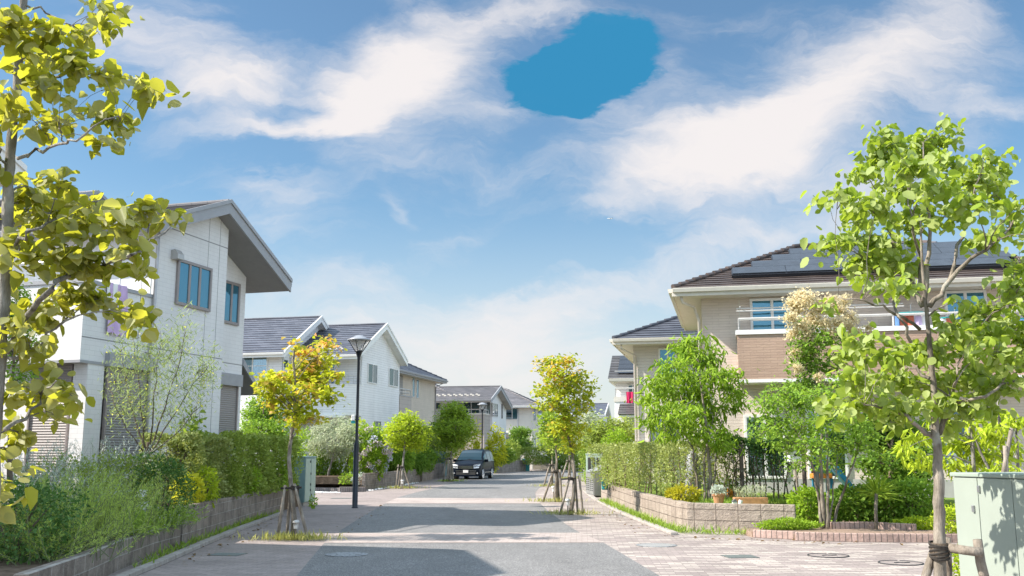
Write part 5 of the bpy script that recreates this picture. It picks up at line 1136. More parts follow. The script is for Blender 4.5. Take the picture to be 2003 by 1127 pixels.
tree('broom_shrub', 'airy thin leaved shrub with small yellow flowers before the white tiled wall', T(18.6, (289, 905), (289, 880), (290, 865)), .045, .03, [(dp(x, y, 18.6 + rsx.uniform(-.5, .5)), (.22, .25, .32), 210) for x, y in tc_], 'lf_broom', 'needle', .10, 61, 'bark_brown', sub_r=.10, per=18, flat=2.0, droop=-.75, cat='shrub', tipr=.003, paths=(18.6, BRP),
     extra=lambda t, base, rs: from_np('flowers', *leaves(np.concatenate([dp(x, y, 18.5) - base + rs.normal(0, .16, (9, 3)) for x, y in tc_]), .04, 'oval', rs), M['fl_yellow'], t))
SH('low_shrub', 'leafy twigs against the white tiled wall right of the broom shrub', 372, 880, 20.2, .6, .35, .3, 2.0, 500, 'lf_mid', 'oval', .09, 76, lump=.4)
tree('vine_tree', 'small leaved light green tree at the left edge behind the dogwood', T(14.6, (18, 960), (20, 850), (26, 720), (30, 600)), .04, .012, E(14.6, (35, 580, 24, 22), (45, 640, 30, 30), (25, 690, 26, 30), (60, 690, 20, 24), (40, 740, 26, 20), (20, 620, 20, 30), dens=.9, leaf=.05, dz=.3, seed=12), 'lf_bright', 'small', .055, 62, 'bark_brown', sub_r=.1, per=12)
for i, (px, py, Y, r, mt, lab) in enumerate(((398, 955, 19.6, .34, 'lf_lime', 'bright yellow green sapling on the wall below the hedge gap'), (370, 970, 18.9, .3, 'lf_yellowgreen', 'yellowish low shrub beside the dark rounded box shrub'), (440, 955, 21.6, .36, 'lf_hedge', 'low olive shrub leaning over the wall under the hedge'), (480, 940, 23.4, .34, 'lf_fresh', 'fresh green low shrub on the wall under the shaded hedge'), (538, 932, 26.6, .38, 'lf_fresh', 'fresh green shrub at the hedge end near the orange maple'), (510, 945, 25.0, .3, 'lf_hedge', 'small dull shrub between two fresh green ones on the wall'))):
    SH('low_shrub', lab, px, py, Y, .6, r, r * .8, r * 2.1, 900, mt, 'oval', .065, 70 + i, stems=3)
c0 = dp(283, 980, 15.9)
for i, (px, py) in enumerate(((277, 966), (285, 992))):
    p = dp(px, py, 15.6); t = thing('agapanthus', ('upper' if i == 0 else 'lower') + ' pale pink flower head in front of the dark box shrub', 'flower', (p[0], p[1], .45)); rs = np.random.RandomState(90 + i)
    MB().tube([(0, .05, -.1), (.02, .03, (p[2] - .45) * .6), (0, 0, p[2] - .45)], .006, 5).build('stalk', M['stem_green'], t)
    from_np('petals', *leaves(rs.normal(0, .035, (60, 3)) + np.array((0, 0, p[2] - .45)), .04, 'oval', rs), M['fl_white'], t)
# ---- second garden on the left
tree('garden_tree', 'dense dark green tree left of the orange maple behind the shaded hedge', T(43, (512, 905), (512, 870), (514, 830), (516, 790)), .07, .02, E(43, (512, 790, 26, 20), (496, 815, 24, 22), (532, 815, 26, 22), (510, 840, 40, 20), (545, 845, 24, 18), (488, 845, 16, 18), (515, 865, 42, 14), dens=1.7, leaf=.105, dz=.7, seed=13), 'lf_bright', 'oval', .10, 63, 'bark_brown', sub_r=.17, per=14)
tree('olive_tree', 'grey green olive tree behind the black lamp post', T(47.6, (640, 935), (648, 905), (655, 880), (660, 850)), .06, .02, E(47.6, (655, 830, 30, 18), (630, 845, 26, 18), (685, 845, 26, 18), (655, 862, 38, 18), (625, 872, 22, 16), (695, 868, 22, 16), (660, 885, 28, 12), dens=1.15, leaf=.10, dz=.8, seed=14), 'lf_olive', 'lance', .11, 64, 'bark_grey', sub_r=.17, per=14)
SB('garden_shrub', 'mixed green shrub behind the teal utility cabinet', 600, 930, 48.6, .2, .75, .6, 1.9, 2600, 'lf_fresh', 'oval', .09, 101)
SB('garden_shrub', 'dark shrub at the foot of the olive tree', 625, 935, 48.6, .2, .6, .5, 1.1, 1600, 'lf_green', 'oval', .09, 102)
SB('garden_shrub', 'tall light green shrub between olive tree and lamp post', 672, 930, 48.8, .2, .6, .5, 2.1, 2200, 'lf_fresh', 'oval', .09, 103)
SB('garden_shrub', 'tall pale flowering shrub behind the lamp post', 702, 900, 49.5, .5, .55, .5, 2.1, 2000, 'lf_lime', 'oval', .09, 104)
def hyd(t, rs):
    for i in range(34):
        a = rs.uniform(-2.8, .3); zz = rs.uniform(.25, 1.95); rr = .72 * sin(min(pi, max(.3, zz / 2.05 * pi)))**.6; c = np.array((cos(a) * rr, sin(a) * rr * .8, zz)) * 1.3; q = rs.normal(0, 1, (64, 3)); q /= np.linalg.norm(q, axis=1, keepdims=True)
        V, Fc = leaves(c + q * .105, .075, 'small', rs, D=q + rs.normal(0, .7, (64, 3))); from_np('flower_head', V, Fc, M['fl_pink' if rs.rand() < .5 else 'fl_blue'], t)
SB('hydrangea', 'hydrangea bush covered in pink and pale blue flower heads', 724, 930, 47.2, .3, .72, .6, 1.95, 2600, 'lf_fresh', 'oval', .12, 105, extra=hyd)
SB('fern_shrub', 'spreading fern like shrub behind the block wall', 768, 925, 53, .5, 1.0, .7, 1.3, 3800, 'lf_bright', 'lance', .16, 106, droop=.5)
SB('fern_shrub', 'dark shrub hanging over the wall behind the small lime tree', 800, 918, 57, .5, .9, .7, 1.05, 3000, 'lf_green', 'lance', .15, 107, droop=.5)
SB('garden_shrub', 'low green shrub at the base of the lime tree behind the wall', 824, 915, 60, .5, .7, .6, 1.3, 1600, 'lf_green', 'oval', .12, 108)
SB('garden_shrub', 'brownish green rounded shrub between the two walls', 858, 910, 67, .7, 1.05, .8, 1.75, 4200, 'lf_hedge', 'small', .09, 109)
SB('garden_shrub', 'dark leafy tree top behind the lime green tree', 843, 900, 68, .6, .75, .7, 2.3, 2400, 'lf_dark', 'oval', .13, 110)
SH('garden_shrub', 'tall yellow green shrub to the right of the minivan', 968, 925, 71.5, .3, .75, .6, 3.0, 1500, 'lf_yellowgreen', 'lance', .22, 111, lump=.4)
SH('garden_shrub', 'yellow green shrub showing over the minivan roof', 918, 910, 72.5, .3, 1.1, .6, 3.2, 1700, 'lf_yellowgreen', 'lance', .22, 112, lump=.4)
SH('garden_shrub', 'low grassy shrub on the far wall beside the yellow green one', 984, 915, 74.0, .9, .9, .6, 1.1, 1400, 'grass', 'lance', .2, 113)
SH('garden_shrub', 'dull green shrub on the far wall left of the thin tree', 1000, 905, 80.0, .9, .9, .7, 1.6, 1600, 'lf_hedge', 'oval', .14, 114)
hedge('clipped_hedge', 'far clipped hedge behind the grey trash shelter', [dp(1020, 890, 90), dp(1075, 890, 92)], .6, 2.1, 1.2, 5000, 'lf_hedge', .12, 115)
hedge('clipped_hedge', 'far dark hedge closing the road bend', [dp(1088, 900, 104), dp(1150, 900, 104)], .4, 2.6, 1.4, 5000, 'lf_green', .14, 116)
for i, (px, py, Y, mt, lab) in enumerate(((603, 950, 49.6, 'lf_green', 'low clump on the dark soil nearest the teal cabinet'), (640, 950, 49.4, 'lf_bright', 'low bright clump behind the tan step edging'), (660, 946, 49.2, 'lf_yellowgreen', 'low yellow green clump on the soil left of the lamp post'), (678, 956, 45.6, 'lf_fresh', 'low clump in the small brick bed left of the lamp post'), (704, 956, 45.2, 'lf_silver', 'silvery tuft in the small brick bed right of the lamp post'))):
    SH('bedding_plant', lab, px, py, Y, .18, .36, .26, .52, 420, mt, 'oval', .07, 120 + i, stems=0, cat='plant')
SH('bedding_plant', 'little weed at the base of the teal utility cabinet', 612, 985, 29.3, 0, .12, .1, .35, 160, 'lf_fresh', 'oval', .06, 126, stems=0, cat='plant')
for i, (px, Y, r, h_, mt, lab) in enumerate(((1100, 92, 1.5, 3.2, 'lf_green', 'far dark bush seen between the stakes of the right street trees'), (1132, 90, 1.6, 3.8, 'lf_hedge', 'far olive bush behind the trunk of the golden maple'), (1160, 80, 1.4, 3.6, 'lf_green', 'far bush behind the pale silvery tree'), (1068, 98, 1.2, 2.6, 'lf_dark', 'far dark bush next to the distant cabinet'))):
    SH('garden_shrub', lab, px, 910, Y, 0, r, 1.0, h_, 2600, mt, 'oval', .17, 170 + i)
# ---- right garden
hd = [dp(1182, 930, 33.0), dp(1262, 930, 28.2), dp(1345, 930, 24.2), dp(1440, 930, 23.2)]
hd = [(q[0], q[1], 0) for q in hd]
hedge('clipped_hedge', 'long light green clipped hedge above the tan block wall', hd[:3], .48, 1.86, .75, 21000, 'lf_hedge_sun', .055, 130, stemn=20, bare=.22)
hedge('clipped_hedge', 'sparse right end of the hedge beside the multi stemmed tree', hd[2:], .48, 1.82, .6, 4200, 'lf_hedge_sun', .055, 131, stemn=7, bare=.35)
SH('garden_shrub', 'bright green rounded bush at the left end of the right hedge', 1213, 960, 32.6, .4, .62, .6, 2.0, 3200, 'lf_fresh', 'oval', .075, 132)
hedge('clipped_hedge', 'hedge behind the mint green cabinet', [dp(1150, 900, 46), dp(1192, 900, 44)], .2, 2.0, .8, 3200, 'lf_hedge', .08, 133)
tree('garden_tree', 'wide dark yellow green tree behind the right hand hedge', T(43, (1200, 915), (1200, 880), (1197, 850)), .09, .04, E(43, (1200, 835, 34, 18), (1170, 850, 26, 16), (1225, 855, 18, 18), (1195, 868, 42, 16), (1160, 868, 18, 12), dens=1.4, leaf=.11, dz=1, seed=15), 'lf_hedge', 'oval', .12, 134, 'bark_brown', sub_r=.22, per=14)
tree('garden_tree', 'pale silvery tree right of the golden maple', T(52, (1152, 900), (1152, 860), (1155, 820)), .08, .03, E(52, (1152, 820, 18, 18), (1140, 842, 16, 14), (1165, 838, 16, 16), (1150, 860, 20, 12), dens=1.2, leaf=.12, dz=1, seed=16), 'lf_olive', 'oval', .13, 135, 'bark_grey', sub_r=.2, per=14)
Yt = 22.2
b = gp(1385, 984, .5); Yt = b[1] + .4
tree('garden_tree', 'leafy multi stemmed tree with drooping bright leaves behind the tan wall', T(Yt, (1386, 982), (1390, 930), (1385, 880), (1380, 820), (1372, 760), (1365, 700)), .05, .015,
     E(Yt, (1338, 675, 22, 20), (1355, 705, 30, 24), (1310, 720, 24, 22), (1290, 745, 26, 18), (1385, 700, 24, 22), (1372, 665, 12, 12), (1400, 735, 30, 24), (1345, 745, 34, 24), (1310, 775, 36, 22), (1375, 775, 36, 24), (1425, 760, 26, 18), (1268, 780, 14, 12), (1290, 805, 28, 20), (1340, 810, 36, 22), (1395, 810, 34, 22), (1440, 785, 18, 16), (1435, 740, 16, 14), (1310, 840, 26, 16), (1355, 845, 28, 16), (1400, 848, 26, 18), (1420, 870, 18, 14), (1275, 830, 14, 12), dens=1.05, leaf=.10, dz=.8, seed=17), 'lf_fresh', 'lance', .14, 140, 'bark_pale', sub_r=.13, per=13, droop=.7,
     paths=(Yt, [([(1366, 976), (1362, 930), (1355, 880), (1345, 830), (1330, 770)], .035, .01), ([(1378, 980), (1376, 930), (1380, 880), (1395, 820)], .03, .01), ([(1392, 982), (1398, 930), (1402, 880), (1412, 820)], .03, .01)]))
Yf = 22.6
def flw(t, base, rs):
    P = []
    for px, py, r in ((1640, 606, 16), (1665, 622, 14), (1652, 588, 12), (1625, 590, 14), (1676, 650, 10), (1552, 592, 16), (1546, 622, 14), (1566, 578, 14), (1550, 655, 12), (1578, 585, 20), (1600, 600, 18), (1560, 605, 14), (1590, 622, 18), (1565, 640, 16), (1612, 632, 14), (1580, 655, 14), (1640, 632, 14), (1660, 640, 12), (1556, 690, 12), (1590, 690, 12), (1625, 655, 12), (1560, 720, 9), (1700, 640, 7), (1600, 740, 8)):
        n = int(r * 30); P.append(dp(px, py, Yf + rs.uniform(-.6, -.1)) - base + rs.normal(0, 1, (n, 3)) * np.array((r, r, r * .8)) * Yf / F * .5)
    P = np.concatenate(P); from_np('flowers', *leaves(P, .06, 'small', rs, D=rs.normal(0, 1, P.shape)), M['fl_cream'], t)
tree('privet_tree', 'slim tree crowned with cream flower plumes before the tan balcony', T(Yf, (1600, 1010), (1598, 900), (1596, 800), (1594, 720), (1590, 640)), .05, .015, E(Yf, (1585, 640, 26, 24), (1570, 680, 28, 24), (1605, 670, 28, 22), (1640, 660, 26, 18), (1575, 720, 30, 22), (1615, 715, 28, 20), (1595, 755, 30, 18), (1560, 760, 18, 16), dens=.85, leaf=.075, dz=.6, seed=18), 'lf_green', 'oval', .085, 141, 'bark_grey', sub_r=.13, per=13, extra=flw)
Ya_ = gp(1612, 1034, .11)[1]
tree('garden_tree', 'airy multi stemmed ash tree with light leaves in the brick edged bed', T(Ya_, (1612, 1034), (1608, 960), (1604, 890), (1610, 820), (1608, 760)), .05, .012,
     E(Ya_, (1530, 765, 34, 16), (1500, 790, 28, 18), (1560, 790, 36, 20), (1600, 775, 34, 18), (1640, 790, 30, 18), (1520, 830, 36, 20), (1570, 835, 36, 20), (1620, 825, 36, 20), (1665, 825, 28, 18), (1540, 870, 30, 16), (1590, 875, 34, 18), (1640, 870, 34, 18), (1680, 870, 28, 18), (1560, 905, 20, 10), (1620, 905, 26, 10), (1490, 845, 20, 16), (1650, 745, 22, 14), (1700, 850, 20, 16), dens=.85, leaf=.06, dz=.9, seed=19), 'lf_bright', 'oval', .07, 142, 'bark_pale', sub_r=.13, per=13, droop=.4,
     paths=(Ya_, [([(1608, 1034), (1598, 960), (1585, 905), (1560, 850), (1535, 800)], .034, .01), ([(1618, 1036), (1620, 960), (1618, 890), (1616, 800), (1612, 740)], .036, .01), ([(1626, 1034), (1645, 975), (1668, 910), (1690, 850)], .034, .01), ([(1621, 1032), (1632, 950), (1642, 880)], .022, .008)]))
tree('garden_tree', 'dense dark green tree filling the space behind the palm like plant', T(22.5, (1740, 1000), (1742, 930), (1745, 860)), .07, .03, E(22.5, (1740, 810, 40, 20), (1700, 840, 36, 24), (1775, 845, 40, 28), (1735, 870, 50, 26), (1790, 895, 40, 26), (1715, 905, 36, 20), (1755, 920, 50, 22), (1800, 935, 30, 20), (1770, 950, 36, 16), dens=1.7, leaf=.085, dz=.8, seed=20), 'lf_green', 'oval', .095, 143, 'bark_brown', sub_r=.15, per=14)
SH('laurel_shrub', 'glossy rounded laurel shrub at the right end of the tan wall', 1582, 1010, 20.9, .1, .42, .4, .78, 1300, 'lf_fresh', 'oval', .085, 150)
SH('laurel_shrub', 'dark laurel shrub behind the stems of the ash tree', 1668, 1000, 21.2, .1, .62, .5, .85, 1900, 'lf_green', 'oval', .09, 151)
SH('laurel_shrub', 'dark laurel shrub behind the palm like plant', 1742, 1000, 20.9, .1, .6, .5, .95, 2000, 'lf_green', 'oval', .09, 152)
SH('laurel_shrub', 'laurel shrub right of the palm like plant near the dogwood trunk', 1790, 1000, 20.6, .1, .5, .4, .95, 1700, 'lf_bright', 'oval', .085, 153)
SH('low_shrub', 'low yellow green ground plant behind the long red edging', 1795, 1045, 19.9, .1, .55, .22, .24, 900, 'lf_lime', 'oval', .06, 154, stems=0)
SH('low_shrub', 'yellow green clump between the dogwood trunk and the cabinet', 1858, 1035, 18.9, .1, .3, .25, .5, 700, 'lf_lime', 'oval', .06, 155, stems=0)
SH('low_shrub', 'weedy clump at the foot of the near cabinet', 1868, 1110, 12.6, 0, .14, .14, .4, 260, 'lf_lime', 'oval', .06, 156, stems=0)
SH('ground_cover', 'mat of small leaved ground cover behind the pale pink edging', 1545, 1045, 19.9, .1, .62, .32, .20, 3600, 'lf_fresh', 'small', .04, 157, stems=0, cat='plant')
SH('yellow_shrub', 'bright yellow leaved low shrub on top of the tan wall', 1340, 975, 22.3, .5, .36, .22, .36, 900, 'lf_yellow', 'oval', .06, 158, stems=3)
SH('yellow_shrub', 'smaller yellow leaved shrub left end above the tan wall bend', 1318, 972, 23.4, .5, .2, .2, .3, 420, 'lf_yellow', 'oval', .06, 159, stems=3)
# lime tree with whorled leaves behind the dogwood and cabinet
Yw = 16.5
tree('garden_tree', 'lime yellow tree with drooping whorled leaves behind the near cabinet', T(Yw, (1905, 1000), (1905, 930), (1902, 860), (1896, 800)), .05, .02, E(Yw, (1790, 850, 26, 14), (1775, 875, 24, 14), (1800, 895, 30, 14), (1840, 850, 30, 14), (1870, 870, 30, 16), (1905, 860, 34, 16), (1950, 850, 34, 18), (1985, 880, 26, 18), (1935, 890, 36, 16), (1880, 900, 34, 14), (1960, 915, 40, 12), (1990, 820, 20, 18), (1950, 810, 26, 14), (1900, 825, 30, 12), (1850, 825, 26, 12), dens=.75, leaf=.095, dz=.7, seed=21), 'lf_lime', 'lance', .15, 144, 'bark_grey', sub_r=.09, per=10, droop=.9,
     paths=(Yw, [([(1942, 990), (1935, 920), (1910, 860), (1895, 830)], .03, .012), ([(1965, 990), (1962, 900), (1955, 820), (1952, 760), (1958, 700)], .035, .012), ([(1990, 990), (1992, 900), (1988, 820)], .035, .012)]))
t = thing('bamboo_prop', 'pale slanting prop poles tied behind the near cabinet', 'prop', (dp(1955, 980, 15.6)[0], 15.6, .1))
ob = np.array(t.location)
for a, c in (((1950, 990), (1979, 838)), ((1972, 990), (1966, 872))): MB().tube([dp(*a, 15.6) - ob, dp((a[0] + c[0]) / 2, (a[1] + c[1]) / 2, 15.6) - ob, dp(*c, 15.6) - ob], .035, 8).build('pole', M['wood_post'], t, smooth=True)
# palm like plant
p = gp(1714, 1036, .11); t = thing('dracaena', 'small palm like plant with a bare stem in the brick edged bed', 'plant', p); top = dp(1714, 966, p[1]) - p
MB().tube([(0, 0, -.05), (.01, 0, top[2] * .5), top], [.04, .034, .036], 8).build('stem', M['bark_pale'], t, smooth=True)
rs = np.random.RandomState(5); n = 130; a = rs.uniform(0, 2 * pi, n); el = rs.uniform(-.35, 1.5, n); D = np.stack([np.cos(a) * np.cos(el), np.sin(a) * np.cos(el), np.sin(el)], 1)
from_np('fronds', *leaves(np.tile(top, (n, 1)) + D * .02, .46, 'frond', rs, D=D, var=.18), M['lf_mid'], t)
# thin hedge in front of the big house
hp = [dp(1418, 930, 23.6), dp(1560, 930, 23.2)]
hedge('clipped_hedge', 'thin see through hedge row before the big beige house', hp, .5, 1.92, .42, 5200, 'lf_dark', .065, 160, stemn=13, bare=.75, shape='oval')
for i, (px, lab) in enumerate(((1450, 'dark fence post in the thin hedge left of the planter'), (1572, 'dark fence post near the birdhouse'))):
    p = dp(px, 900, 23.0); MB_ = MB(); MB_.tube([(0, 0, -.05), (0, 0, .7), (0, 0, 1.32 - .04)], .048, 10); MB_.lathe([(.048, 1.28), (.052, 1.29), (.045, 1.31), (0, 1.315)], 10)
    o = MB_.build('fence_post', M['wood_dark']); o.location = (p[0], p[1], .5); tag(o, lab, 'post')
# grass and weeds
def line(pts, n, z, sx=.06, sy=.06, per=14): 
    out = []
    for (x0, y0), (x1, y1) in zip(pts[:-1], pts[1:]):
        L = sqrt((x1 - x0) ** 2 + (y1 - y0) ** 2); m = max(2, int(L * n))
        for i in range(m): out.append((x0 + (x1 - x0) * (i + .5) / m, y0 + (y1 - y0) * (i + .5) / m, z, sx, sy, per))
    return out
tuft('weeds', 'strip of weeds between the left kerb and stained wall', [(a[0] + (-.16 if a[1] < 30 else 0), a[1], 0, .06, .06, int(random.uniform(2, 26))) for a in line([xy(290, 1114), xy(400, 1062), xy(480, 1031), xy(552, 1004)], 7, 0)], 'grass', 201, size=.13, lean=.7)
tuft('weeds', 'strip of weeds along the foot of the curving tan wall', line([xy(1178, 982), xy(1235, 1008), xy(1296, 1033), xy(1330, 1043), xy(1400, 1046), xy(1470, 1047)], 8, 0, .07, .07, 26), 'grass', 202, size=.13, lean=.7)
tuft('grass', 'patch of grass around the stakes of the orange maple', [(b1[0], b1[1] - .08, 0, .36, .13, 750)], 'grass_dry', 203, size=.12)
for i, (q, lab, mt) in enumerate(((b2, 'grass at the foot of the lime tree', 'grass_dry'), (np.array((dp(880, 943, Y3)[0], Y3, 0)), 'grass at the foot of the tree by the minivan', 'grass'), (b4, 'grass at the foot of the thin far tree', 'grass'), (bB, 'grass at the foot of the slender golden maple', 'grass_dry'), (bA, 'grass at the foot of the green street tree', 'grass_dry'), (bC, 'grass at the foot of the farther street tree', 'grass_dry'), (bD, 'grass at the foot of the farthest street tree', 'grass_dry'))):
    tuft('grass', lab, [(q[0], q[1], 0, .45, .16, 420)], mt, 210 + i, size=.12)
tuft('grass', 'lawn grass of the right hand garden', [(*xy(px, py, .5), .5, .25, .25, 260) for px in range(1385, 1560, 22) for py in (972, 978, 984)], 'grass', 220, size=.09, lean=.6)

# ------------------------------------------------------------------ street furniture
def lamp(p, label, seed=0):
    t = thing('street_lamp', label, 'street lamp', p, radians(20), 'lantern street lamps')
    MB().lathe([(.10, 0), (.10, .02), (.082, .03), (.082, 1.86), (.075, 1.9), (.05, 1.97), (.046, 2.0), (.043, 4.42), (.05, 4.44), (.05, 4.5), (.10, 4.66), (.125, 4.68), (.125, 4.71), (0, 4.71)], 20).build('pole', M['black_metal'], t, smooth=True)
    MB().lathe([(.115, 4.712), (.325, 5.02)], 6).build('glass', M['lamp_glass'], t)
    f = MB()
    for k in range(6):
        a = 2 * pi * k / 6; f.tube([(.122 * cos(a), .122 * sin(a), 4.70), (.335 * cos(a), .335 * sin(a), 5.03)], .012, 6)
    f.build('frame', M['black_metal'], t)
    MB().lathe([(.0, 5.015), (.36, 5.02), (.365, 5.05), (.26, 5.09), (.12, 5.17), (.06, 5.185), (0, 5.19)], 24).build('cap', M['lamp_cap'], t, smooth=True)
    MB().lathe([(.0, 4.72), (.055, 4.73), (.06, 4.80), (.045, 4.92), (.02, 4.95), (0, 4.95)], 14).build('bulb', M['white_paint'], t, smooth=True)
    MB().lathe([(0, 4.95), (.14, 4.95), (.2, 5.0), (0, 5.01)], 16).build('reflector', M['frame_silver'], t, smooth=True)
    return t
M['lamp_cap'] = plain('lamp_cap', (.30, .31, .33), .35, .2, .05)
pl = gp(694, 994); t = lamp(pl, 'black lantern street lamp on the left footway in front of the white gabled house')
q = dp(691, 822, pl[1] - .02) - pl
o = MB().box(-.17, -.06, -.06, .06, 2.58, 2.76).build('sensor_box', M['white_paint'], None, bevel=.02); o.location = pl; tag(o, 'small white box strapped to the pole of the near street lamp', 'box')
MB().box(-.175, -.055, -.05, .05, 2.50, 2.58).build('lens', M['teal_plastic'], o); MB().lathe([(.06, 2.6), (.062, 2.6), (.062, 2.64), (.06, 2.64)], 12).build('strap', M['black_metal'], o)
p2 = dp(943, 888, 69.5); dup(t, (p2[0], p2[1], 0), label='far lantern street lamp rising behind the parked black minivan')

def cabinet(name, label, p, rz, w, d, h, body, door, doors, cat='cabinet', plinth=.12, louvre=False):
    """box with its door side on local +x and its end on local -y"""
    t = thing(name, label, cat, p, rz)
    MB().box(-d + .03, -.03, .03, w - .03, 0, plinth).build('plinth', M['concrete'], t)
    MB().box(-d, 0, 0, w, plinth, h - .05).build('body', M[body], t, bevel=.012)
    MB().box(-d - .02, .02, -.02, w + .02, h - .048, h).build('lid', M[body], t, bevel=.012)
    e = [0] + list(doors) + [w]
    for a, b in zip(e[:-1], e[1:]):
        dr = MB().box(.002, .022, a + .015, b - .015, plinth + .02, h - .07).build('door', M[door], t, bevel=.006)
        if louvre and a == 0:
            l = MB()
            for k in range(3): l.box(.022, .028, a + .08 + k * .17, a + .2 + k * .17, h - .75, h - .15)
            l.build('vent', M['bin_dark'], dr)
    return t
pc = gp(594, 991); g = -radians(14)
t = cabinet('utility_cabinet', 'teal utility cabinet beside the left footway, door side coloured paler as if lit', pc, g, .75, .5, 1.52, 'cab_teal', 'cab_mint', [.4])  # paler door colour stands in for the light on that side
for y, z in ((.36, .95), (.36, .62), (.30, 1.32), (.44, .3), (.36, .45)): MB().box(.022, .04, y, y + .03, z, z + .07).build('lock', M['black_metal'], t)
pc = gp(1147, 967); t = cabinet('utility_cabinet', 'mint green utility cabinet with louvres behind the grey trash shelter', pc, -radians(10) - radians(90), .62, .42, 1.6, 'cab_mint', 'cab_mint', [.6], louvre=True)
# move its left end on the road side
pc = gp(1073, 921); cabinet('utility_cabinet', 'far mint green cabinet right of the distant trash shelter', pc, -radians(100), 1.0, .7, 1.95, 'cab_mint', 'cab_mint', [.5])
pc = dp(884, 930, 66.5); cabinet('utility_cabinet', 'teal cabinet half hidden behind the parked minivan', (pc[0] - .6, pc[1], 0), -radians(14), .8, .8, 1.75, 'cab_teal', 'cab_teal', [.4])
# near cabinet on the right
C1 = dp(1862, 924, 10.9); hh = C1[2]
t = thing('utility_cabinet', 'large pale green utility cabinet at the right edge behind the dogwood trunk', 'cabinet', (C1[0], C1[1], 0), radians(14))
hm = Mat('pale_green_hatched'); o_ = hm.obj(); s_ = hm.n('ShaderNodeSeparateXYZ', {0: o_}); wv = hm.math('FRACT', hm.math('MULTIPLY', hm.math('ADD', s_.outputs[1], s_.outputs[2]), 62.0))
hm.P(col=hm.mix(hm.rng(hm.noise(o_, 2.2, 5), .3, .7, 0, .6), (.285, .325, .28), (.25, .285, .245)), rough=.5); hm.bump(hm.math('PINGPONG', wv, .5), .35, .004); M['cab_hatch'] = hm.m
MB().box(.04, .9, -1.36, -.04, -.02, .1).build('plinth', M['concrete'], t)
MB().box(.012, .95, -1.39, -.01, .1, hh - .045).build('body', M['cab_green'], t, bevel=.008)
MB().box(-.02, .98, -1.42, .02, hh - .044, hh).build('lid', M['cab_green'], t, bevel=.01)
for a, b in ((-.385, -.015), (-.885, -.395), (-1.38, -.895)):
    d_ = MB().box(-.004, .010, a, b, .12, hh - .055).build('door', M['cab_hatch'], t, bevel=.003)
    if a > -1:
        for yy, zz in (((-.405 if a < -.5 else -.30), hh - .20 if a < -.5 else hh - .41),):
            lk = MB().box(-.028, -.004, yy - .03, yy, zz, zz + .07).build('lock', M['steel_lock'], d_, bevel=.004)
# stakes of the near dogwood
t = thing('tree_stakes', 'weathered post and cross rail tied to the near dogwood trunk', 'tree stakes', bR)
def rel(x, y, Y): return dp(x, y, Y) - bR
MB().tube([rel(1858, 1072, YR - .05), rel(1890, 1077, YR - .16), rel(1923, 1081, YR - .24)], [.045, .043, .045], 12).build('rail', M['wood_post'], t, smooth=True)
MB().tube([rel(1912, 1056, YR - .12), rel(1918, 1100, YR - .1), (rel(1945, 1210, YR + .05)[0], .0, -.05)], [.042, .045, .048], 12).build('post', M['wood_post'], t, smooth=True)
MB().tube([rel(1829, 1070, YR + .10), rel(1810, 1130, YR + .05), (rel(1790, 1206, YR)[0], -.05, -.05)], [.04, .043, .045], 12).build('post', M['wood_post'], t, smooth=True)
MB().tube([rel(1853, 1052, YR + .16), rel(1856, 1130, YR + .2), (rel(1862, 1206, YR)[0], .3, -.05)], [.032, .035, .036], 12).build('post', M['wood_post'], t, smooth=True)
tie = MB(); cz = rel(1837, 1075, YR)
for k in range(7): tie.tube([(cz[0] + .086 * cos(a), .086 * sin(a), cz[2] - .07 + k * .02 + .02 * sin(a + k)) for a in np.linspace(0, 2 * pi, 18)], .010, 5)
tie.build('tie', M['rope'], t)
MB().lathe([(.082, -.09), (.085, .06)], 14, (cz[0], 0, cz[2])).build('wrap', M['bark_brown'], t)
# trash shelters
def shelter(label, p, rz, w, d, hb, hf, body, slots, name='trash_shelter'):
    """doors on local -x, sloping lid rising to +x"""
    t = thing(name, label, 'trash shelter', p, rz)
    MB().prism([(0, 0, .06), (d, 0, .06), (d, 0, hb), (0, 0, hf)], (0, w, 0)).build('body', M[body], t, bevel=.006)
    r = MB()
    for k in range(int(w / .12)): pass
    for k in range(int(d / .09)): r.box(.03 + k * .09, .05 + k * .09, -.012, -.001, .08, hf - .04 + (hb - hf) * (k * .09 + .03) / d)
    r.build('side_ribs', M[body], t)
    n = max(2, int(w / .75))
    for i in range(n):
        dr = MB().box(-.022, -.002, i * w / n + .02, (i + 1) * w / n - .02, .1, hf - .05).build('door', M[body], t, bevel=.004); sl = MB()
        for c in range(2):
            for z in np.arange(.22, hf - .2, .075): sl.box(-.026, -.022, i * w / n + .1 + c * (w / n / 2 - .04), i * w / n + w / n / 2 - .06 + c * (w / n / 2 - .04), z, z + .035)
        sl.build('slots', M[slots], dr)
        s = (hb - hf) / d
        MB().prism([(-.03, i * w / n + .01, hf - .03 + .035), (d + .01, i * w / n + .01, hb + .035 + .01), (d + .01, i * w / n + .01, hb + .012), (-.03, i * w / n + .01, hf - .018)], (0, w / n - .02, 0)).build('lid', M[body], t, bevel=.004)
    MB().box(.05, d - .05, .05, w - .05, 0, .06).build('base', M['bin_dark'], t); return t
ps = gp(1162, 973); shelter('grey steel trash shelter with slotted doors at the end of the right hedge', ps, radians(4), 1.9, .72, 1.2, .92, 'bin_steel', 'bin_dark')
ps = gp(1042, 920.5); shelter('distant beige trash shelter with sloped grey lids at the bend', (ps[0] + 1.9, ps[1], 0), radians(78), 1.9, 2.0, 1.75, 1.15, 'bin_beige', 'bin_slot') if False else None
M['bin_beige'] = plain('trash_beige', (.38, .34, .27), .5, .1, .06); M['bin_slot'] = plain('slot_brown', (.2, .17, .13), .6)
